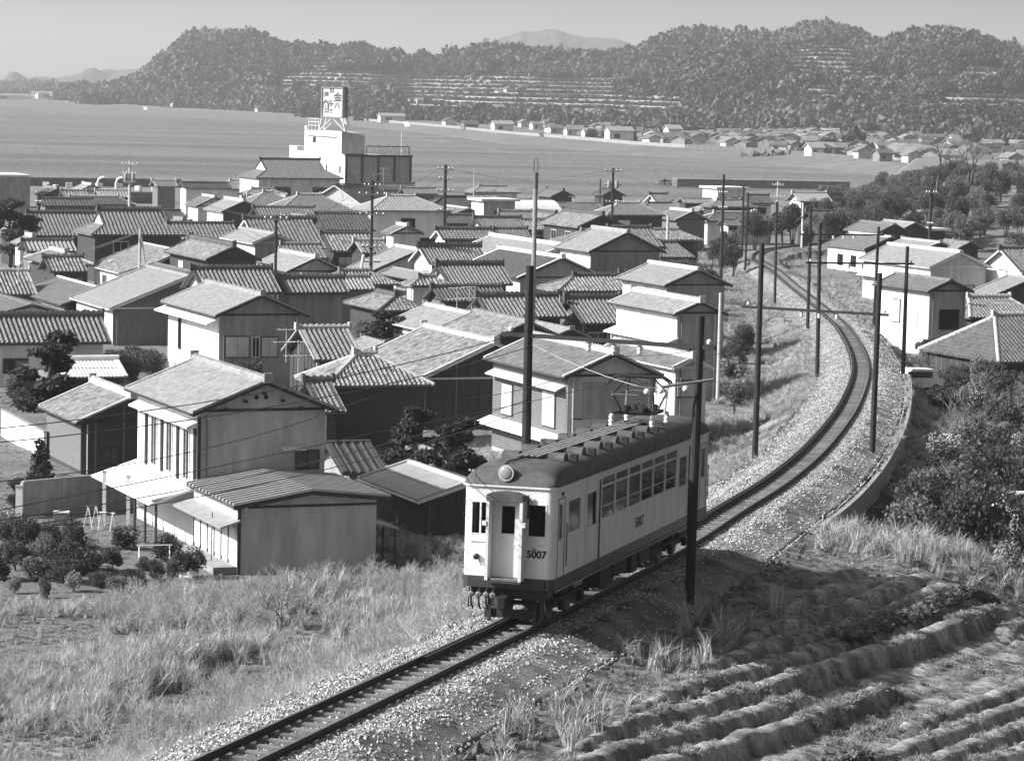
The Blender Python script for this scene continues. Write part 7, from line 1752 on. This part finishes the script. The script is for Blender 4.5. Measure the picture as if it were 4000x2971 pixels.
p = q_ground(1990, 1150); q2 = q_ground(2110, 1110); o = thing('log', 'long thin log lying across the dark valley bank', 'log', p + Vector((0, 0, .2)), math.atan2(q2.y - p.y, q2.x - p.x)); MB().tube([(0, 0, 0), ((q2 - p).length * .5, 0, .15), ((q2 - p).length, 0, q2.z - p.z)], .09, 7).build('stem', 'bark', o); MB().lathe([(.10, 0), (.10, .04)], (-.03, 0, 0), 7, 0).build('cut_end', 'bark_pale', o)
# little parked van by the inland house
p = at_y(2000, 778, 205); vn = thing('parked_van', 'small pale van half hidden by shrubs beside the inland house', 'van', (p.x, 205, gz(p.x, 205)), .3)
MB().prism([(-1.5, -.65, .35), (1.5, -.65, .35), (1.5, -.65, .9), (1.1, -.65, 1.0), (.75, -.65, 1.55), (-0.86, -.65, 1.6), (-1.5, -.65, .9)], (0, 1.3, 0)).build('body', 'white', vn)
for x in (-.9, .9):
    for y in (-.66, .62): MB().lathe([(.28, 0), (.28, .1), (.1, .11)], (x, y - .03, .3), 12, 1).build('wheel', 'interior', vn)
box('side_window', 'glass', vn, -1.2, .6, -.662, -.652, 1.0, 1.42)
# --- dry grass
def tuft(name, seed, n, h, bend, w, material, spread=.18):
    g = np.random.default_rng(seed); V, F = [], []
    for i in range(n):
        a = g.random() * 6.28; r = spread * g.random(); p = np.array((math.cos(a) * r, math.sin(a) * r, -.03)); a2 = g.random() * 6.28; d = np.array((math.cos(a2), math.sin(a2), 0)); sd = np.array((-d[1], d[0], 0)) * w * (.6 + .8 * g.random()); L = h * (.55 + .6 * g.random()); b = bend * (.3 + g.random())
        pts = [p, p + np.array((0, 0, L * .5)) + d * b * L * .18, p + np.array((0, 0, L * (.88 - .25 * b))) + d * b * L * .62]
        k = len(V); V += [pts[0] - sd, pts[0] + sd, pts[1] + sd * .7, pts[1] - sd * .7, pts[2] + sd * .15, pts[2] - sd * .15]; F += [(k, k + 1, k + 2, k + 3), (k + 3, k + 2, k + 4, k + 5)]
    me = np_mesh(name, V, F); me.materials.append(MATS[material]); return proto(name, me)
TUFT = [tuft('dry_tuft_%s' % c, 20 + i, 34, 1.0, .9, .012, 'dry_grass') for i, c in enumerate('abcd')]
SHORT = [tuft('short_tuft_%s' % c, 40 + i, 30, 1.0, 1.3, .05, 'grass_short' if 'grass_short' in MATS else (leaf_mat('grass_short', .29, .3, .5) and 'grass_short'), .6) for i, c in enumerate('abc')]
def grass(name, label, X, Y, h, protos, seed, lie=.25, wide=1.0):
    g = np.random.default_rng(seed); k = ~inside_house(X, Y, .1); X, Y, h = X[k], Y[k], h[k]; n = len(X)
    Z = ground_z(X, Y); rot = np.zeros((n, 3)); rot[:, 2] = g.random(n) * 6.28; rot[:, :2] = g.normal(size=(n, 2)) * lie
    sc = np.stack([h * wide, h * wide, h], -1)
    scatter(name, np.stack([X, Y, Z], -1), sc, rot, g.integers(0, len(protos), n), protos, 'stuff', label, 'grass')
def sample(n, f, seed):
    """rejection-sample ground points; f(X,Y,s) -> probability"""
    g = np.random.default_rng(seed); Y = 46 + 130 * g.random(n) ** 1.15; X = (g.random(n) * 2 - 1) * (0.178 * Y + 2); s, _, _ = track_coords(X, Y)
    k = g.random(n) < f(X, Y, s); return X[k], Y[k], s[k], g
def f_left(X, Y, s):
    n = fbm(X * .22, Y * .16, 101, 3); yard = (Y > 119) & (s < -24.5) ; near = np.clip(1.25 - (Y - 60) / 150, .3, 1)
    return np.where((s < -2.25) & ~yard, sstep(.36, .58, n) * near * np.where(s < -24, .6, 1) * np.where(Y > 150, .5, 1), 0)
X, Y, s, g = sample(110000, f_left, 1)
h = (.22 + .75 * fbm(X * .25, Y * .18, 103, 3) ** 1.6 + .35 * g.random(len(X)) ** 3) * sstep(2.0, 5.5, -s) * np.where((Y > 96) & (s < -8) & (s > -20), 1.5, 1.0) + .10
grass('dry_grass', 'tall dry grass covering the bank below the track', X, Y, h * np.where(Y > 128, .75, 1), TUFT, 2, .3, .8)
def f_rough(X, Y, s):
    n = fbm(X * .5, Y * .4, 105, 3); return np.where((s > 3.2) & (Y < 113 - .75 * s), sstep(.40, .64, n) * .55 + .04, 0)
X, Y, s, g = sample(170000, f_rough, 3)
grass('short_grass', 'short rough grass on the vegetable terrace', X, Y, .06 + .12 * g.random(len(X)) ** 1.5, SHORT, 4, .2, 1.4)
def f_edge(X, Y, s):
    e = 112 - .75 * s - Y; n = fbm(X * .3, Y * .3, 107, 3)
    return np.where((s > 3.6) & (np.abs(e) < 7), np.exp(-(e / 4.5) ** 2) * sstep(.34, .58, n), 0) + np.where((s > 2.9) & (s < 5) & (Y < 90), .25 * sstep(.45, .6, n), 0)
X, Y, s, g = sample(60000, f_edge, 5)
grass('pampas_grass', 'tall pale grass on the rim of the vegetable terrace', X, Y, .45 + .85 * g.random(len(X)) ** 1.6, TUFT, 6, .3, .9)
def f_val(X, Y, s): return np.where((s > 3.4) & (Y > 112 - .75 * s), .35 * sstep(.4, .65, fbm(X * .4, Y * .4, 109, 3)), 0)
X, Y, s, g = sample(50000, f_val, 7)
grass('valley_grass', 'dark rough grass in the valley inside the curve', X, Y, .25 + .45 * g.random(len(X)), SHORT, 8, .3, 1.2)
# grass of the far banks and weeds of yards and lanes
g = np.random.default_rng(21); n = 30000; Y = 140 + 250 * g.random(n); s = np.where(g.random(n) < .6, -2.9 - 11 * g.random(n) ** 1.3, 3.0 + 8 * g.random(n))
k_ = np.interp(Y, _pp[:, 1], _seg); P_, D_, R_ = tpos(k_); X = P_[:, 0] + R_[:, 0] * s; Y2 = P_[:, 1] + R_[:, 1] * s
k = g.random(n) < sstep(.32, .60, fbm(X * .2, Y2 * .12, 111, 3))
grass('bank_grass', 'rough pale grass on the banks of the far curve', X[k], Y2[k], .25 + .5 * g.random(k.sum()), TUFT, 22, .35, 1.3)
g = np.random.default_rng(23); n = 24000; Y = 92 + 110 * g.random(n) ** 1.2; X = -(.01 + .168 * g.random(n)) * Y; s, _, _ = track_coords(X, Y); k = (s < -15) & (g.random(n) < .10 + .9 * sstep(.46, .66, fbm(X * .35, Y * .25, 113, 3)))
grass('yard_weeds', 'patchy weeds in the yards below the track', X[k], Y[k], .07 + .13 * g.random(k.sum()) ** 2, SHORT, 24, .25, 1.6)
# tangled dead weeds on the near bank
_wd = [proto('dead_weed_%s' % c, bare_mesh('dead_weed', 980 + i, 4, 5, .34, .5, .02).mesh('dead_weed_%s' % c, 'dry_grass')) for i, c in enumerate('abcd')]
X, Y, s, g = sample(26000, lambda X, Y, s: np.where((s < -4) & ~((Y > 119) & (s < -24.5)) & (Y < 150), .9 * sstep(.46, .62, fbm(X * .16, Y * .12, 115, 3)), 0), 25); k = ~inside_house(X, Y, .2); X, Y = X[k], Y[k]; n = len(X); rot = g.normal(size=(n, 3)) * .15; rot[:, 2] = g.random(n) * 6.28
scatter('dead_weeds', np.stack([X, Y, ground_z(X, Y)], -1), .4 + .9 * g.random(n) ** 1.8, rot, g.integers(0, 4, n), _wd, 'stuff', 'tangled dead weeds standing in the dry grass', 'weeds')
# leafy vegetables on two of the beds
def f_veg(X, Y, s):
    A = RIDGE_A + .006 * (s - 8); c = (X - 8) * np.cos(A) - (Y - 72) * np.sin(A) + .22 * fbm(X * .3, Y * .3, 5); ph = (c / 0.86) % 1; row = np.floor(c / 0.86)
    return np.where((s > 5.5) & (s < 16.5) & (Y < 98) & (ph > .25) & (ph < .75) & (((row == 5) & (Y > 74)) | ((row == 6) & (Y > 74)) | ((row == 1) & (Y < 70) & (Y > 64)) | ((row == -5) & (Y > 85))), .9, 0)
X, Y, s, g = sample(160000, f_veg, 9)
_cab = [proto('cabbage_%s' % c, leaf_cloud('cabbage_%s' % c, [(0, 0, .4)], [(.5, .5, .4)], 26, .55, 'leaf_pale', 60 + i, .6, 1.3)) for i, c in enumerate('ab')]
n = len(X); rot = np.zeros((n, 3)); rot[:, 2] = g.random(n) * 6.28
if n: scatter('vegetables', np.stack([X, Y, ground_z(X, Y)], -1), .20 + .16 * g.random(n), rot, g.integers(0, 2, n), _cab, 'stuff', 'rows of leafy vegetables on the raised beds', 'vegetables')
# rough clods along the ballast edge
g = np.random.default_rng(15); n = 1500; su = _s1 * g.random(n) ** 1.2; sd = np.where(g.random(n) < .5, -1, 1); off = sd * (3.0 + .5 * g.random(n)); P_, D_, R_ = tpos(su); pts = P_ + R_ * off[:, None]; pts[:, 2] = ground_z(pts[:, 0], pts[:, 1], False) + .02
_clod = []
for i, c in enumerate('ab'):
    me = rock_mesh('clod_%s' % c, 250 + i); me.materials.clear(); me.materials.append(MATS['soil']); _clod.append(proto('clod_%s' % c, me))
scatter('soil_clods', pts, .14 + .25 * g.random(n) ** 2, g.random((n, 3)) * 6.28, g.integers(0, 2, n), _clod, 'stuff', 'dark clods of earth along the ballast edge', 'soil')
# ================================================================== air
_hz = bpy.data.materials.new('haze'); _hz.use_nodes = True
_N_ = _hz.node_tree.nodes; _N_.remove(_N_['Principled BSDF'])
_pv = _N_.new('ShaderNodeVolumePrincipled'); _pv.inputs['Color'].default_value = (0.9, 0.9, 0.9, 1); _pv.inputs['Density'].default_value = 0.00014
_pv.inputs['Anisotropy'].default_value = 0.2
_hz.node_tree.links.new(_pv.outputs[0], _N_['Material Output'].inputs['Volume'])
MATS['haze'] = _hz
_hb = MB().box(-9500, 9500, -60, 27000, -4, 420).build('haze', 'haze'); tag(_hb, 'thin sea haze', None, None, 'stuff')
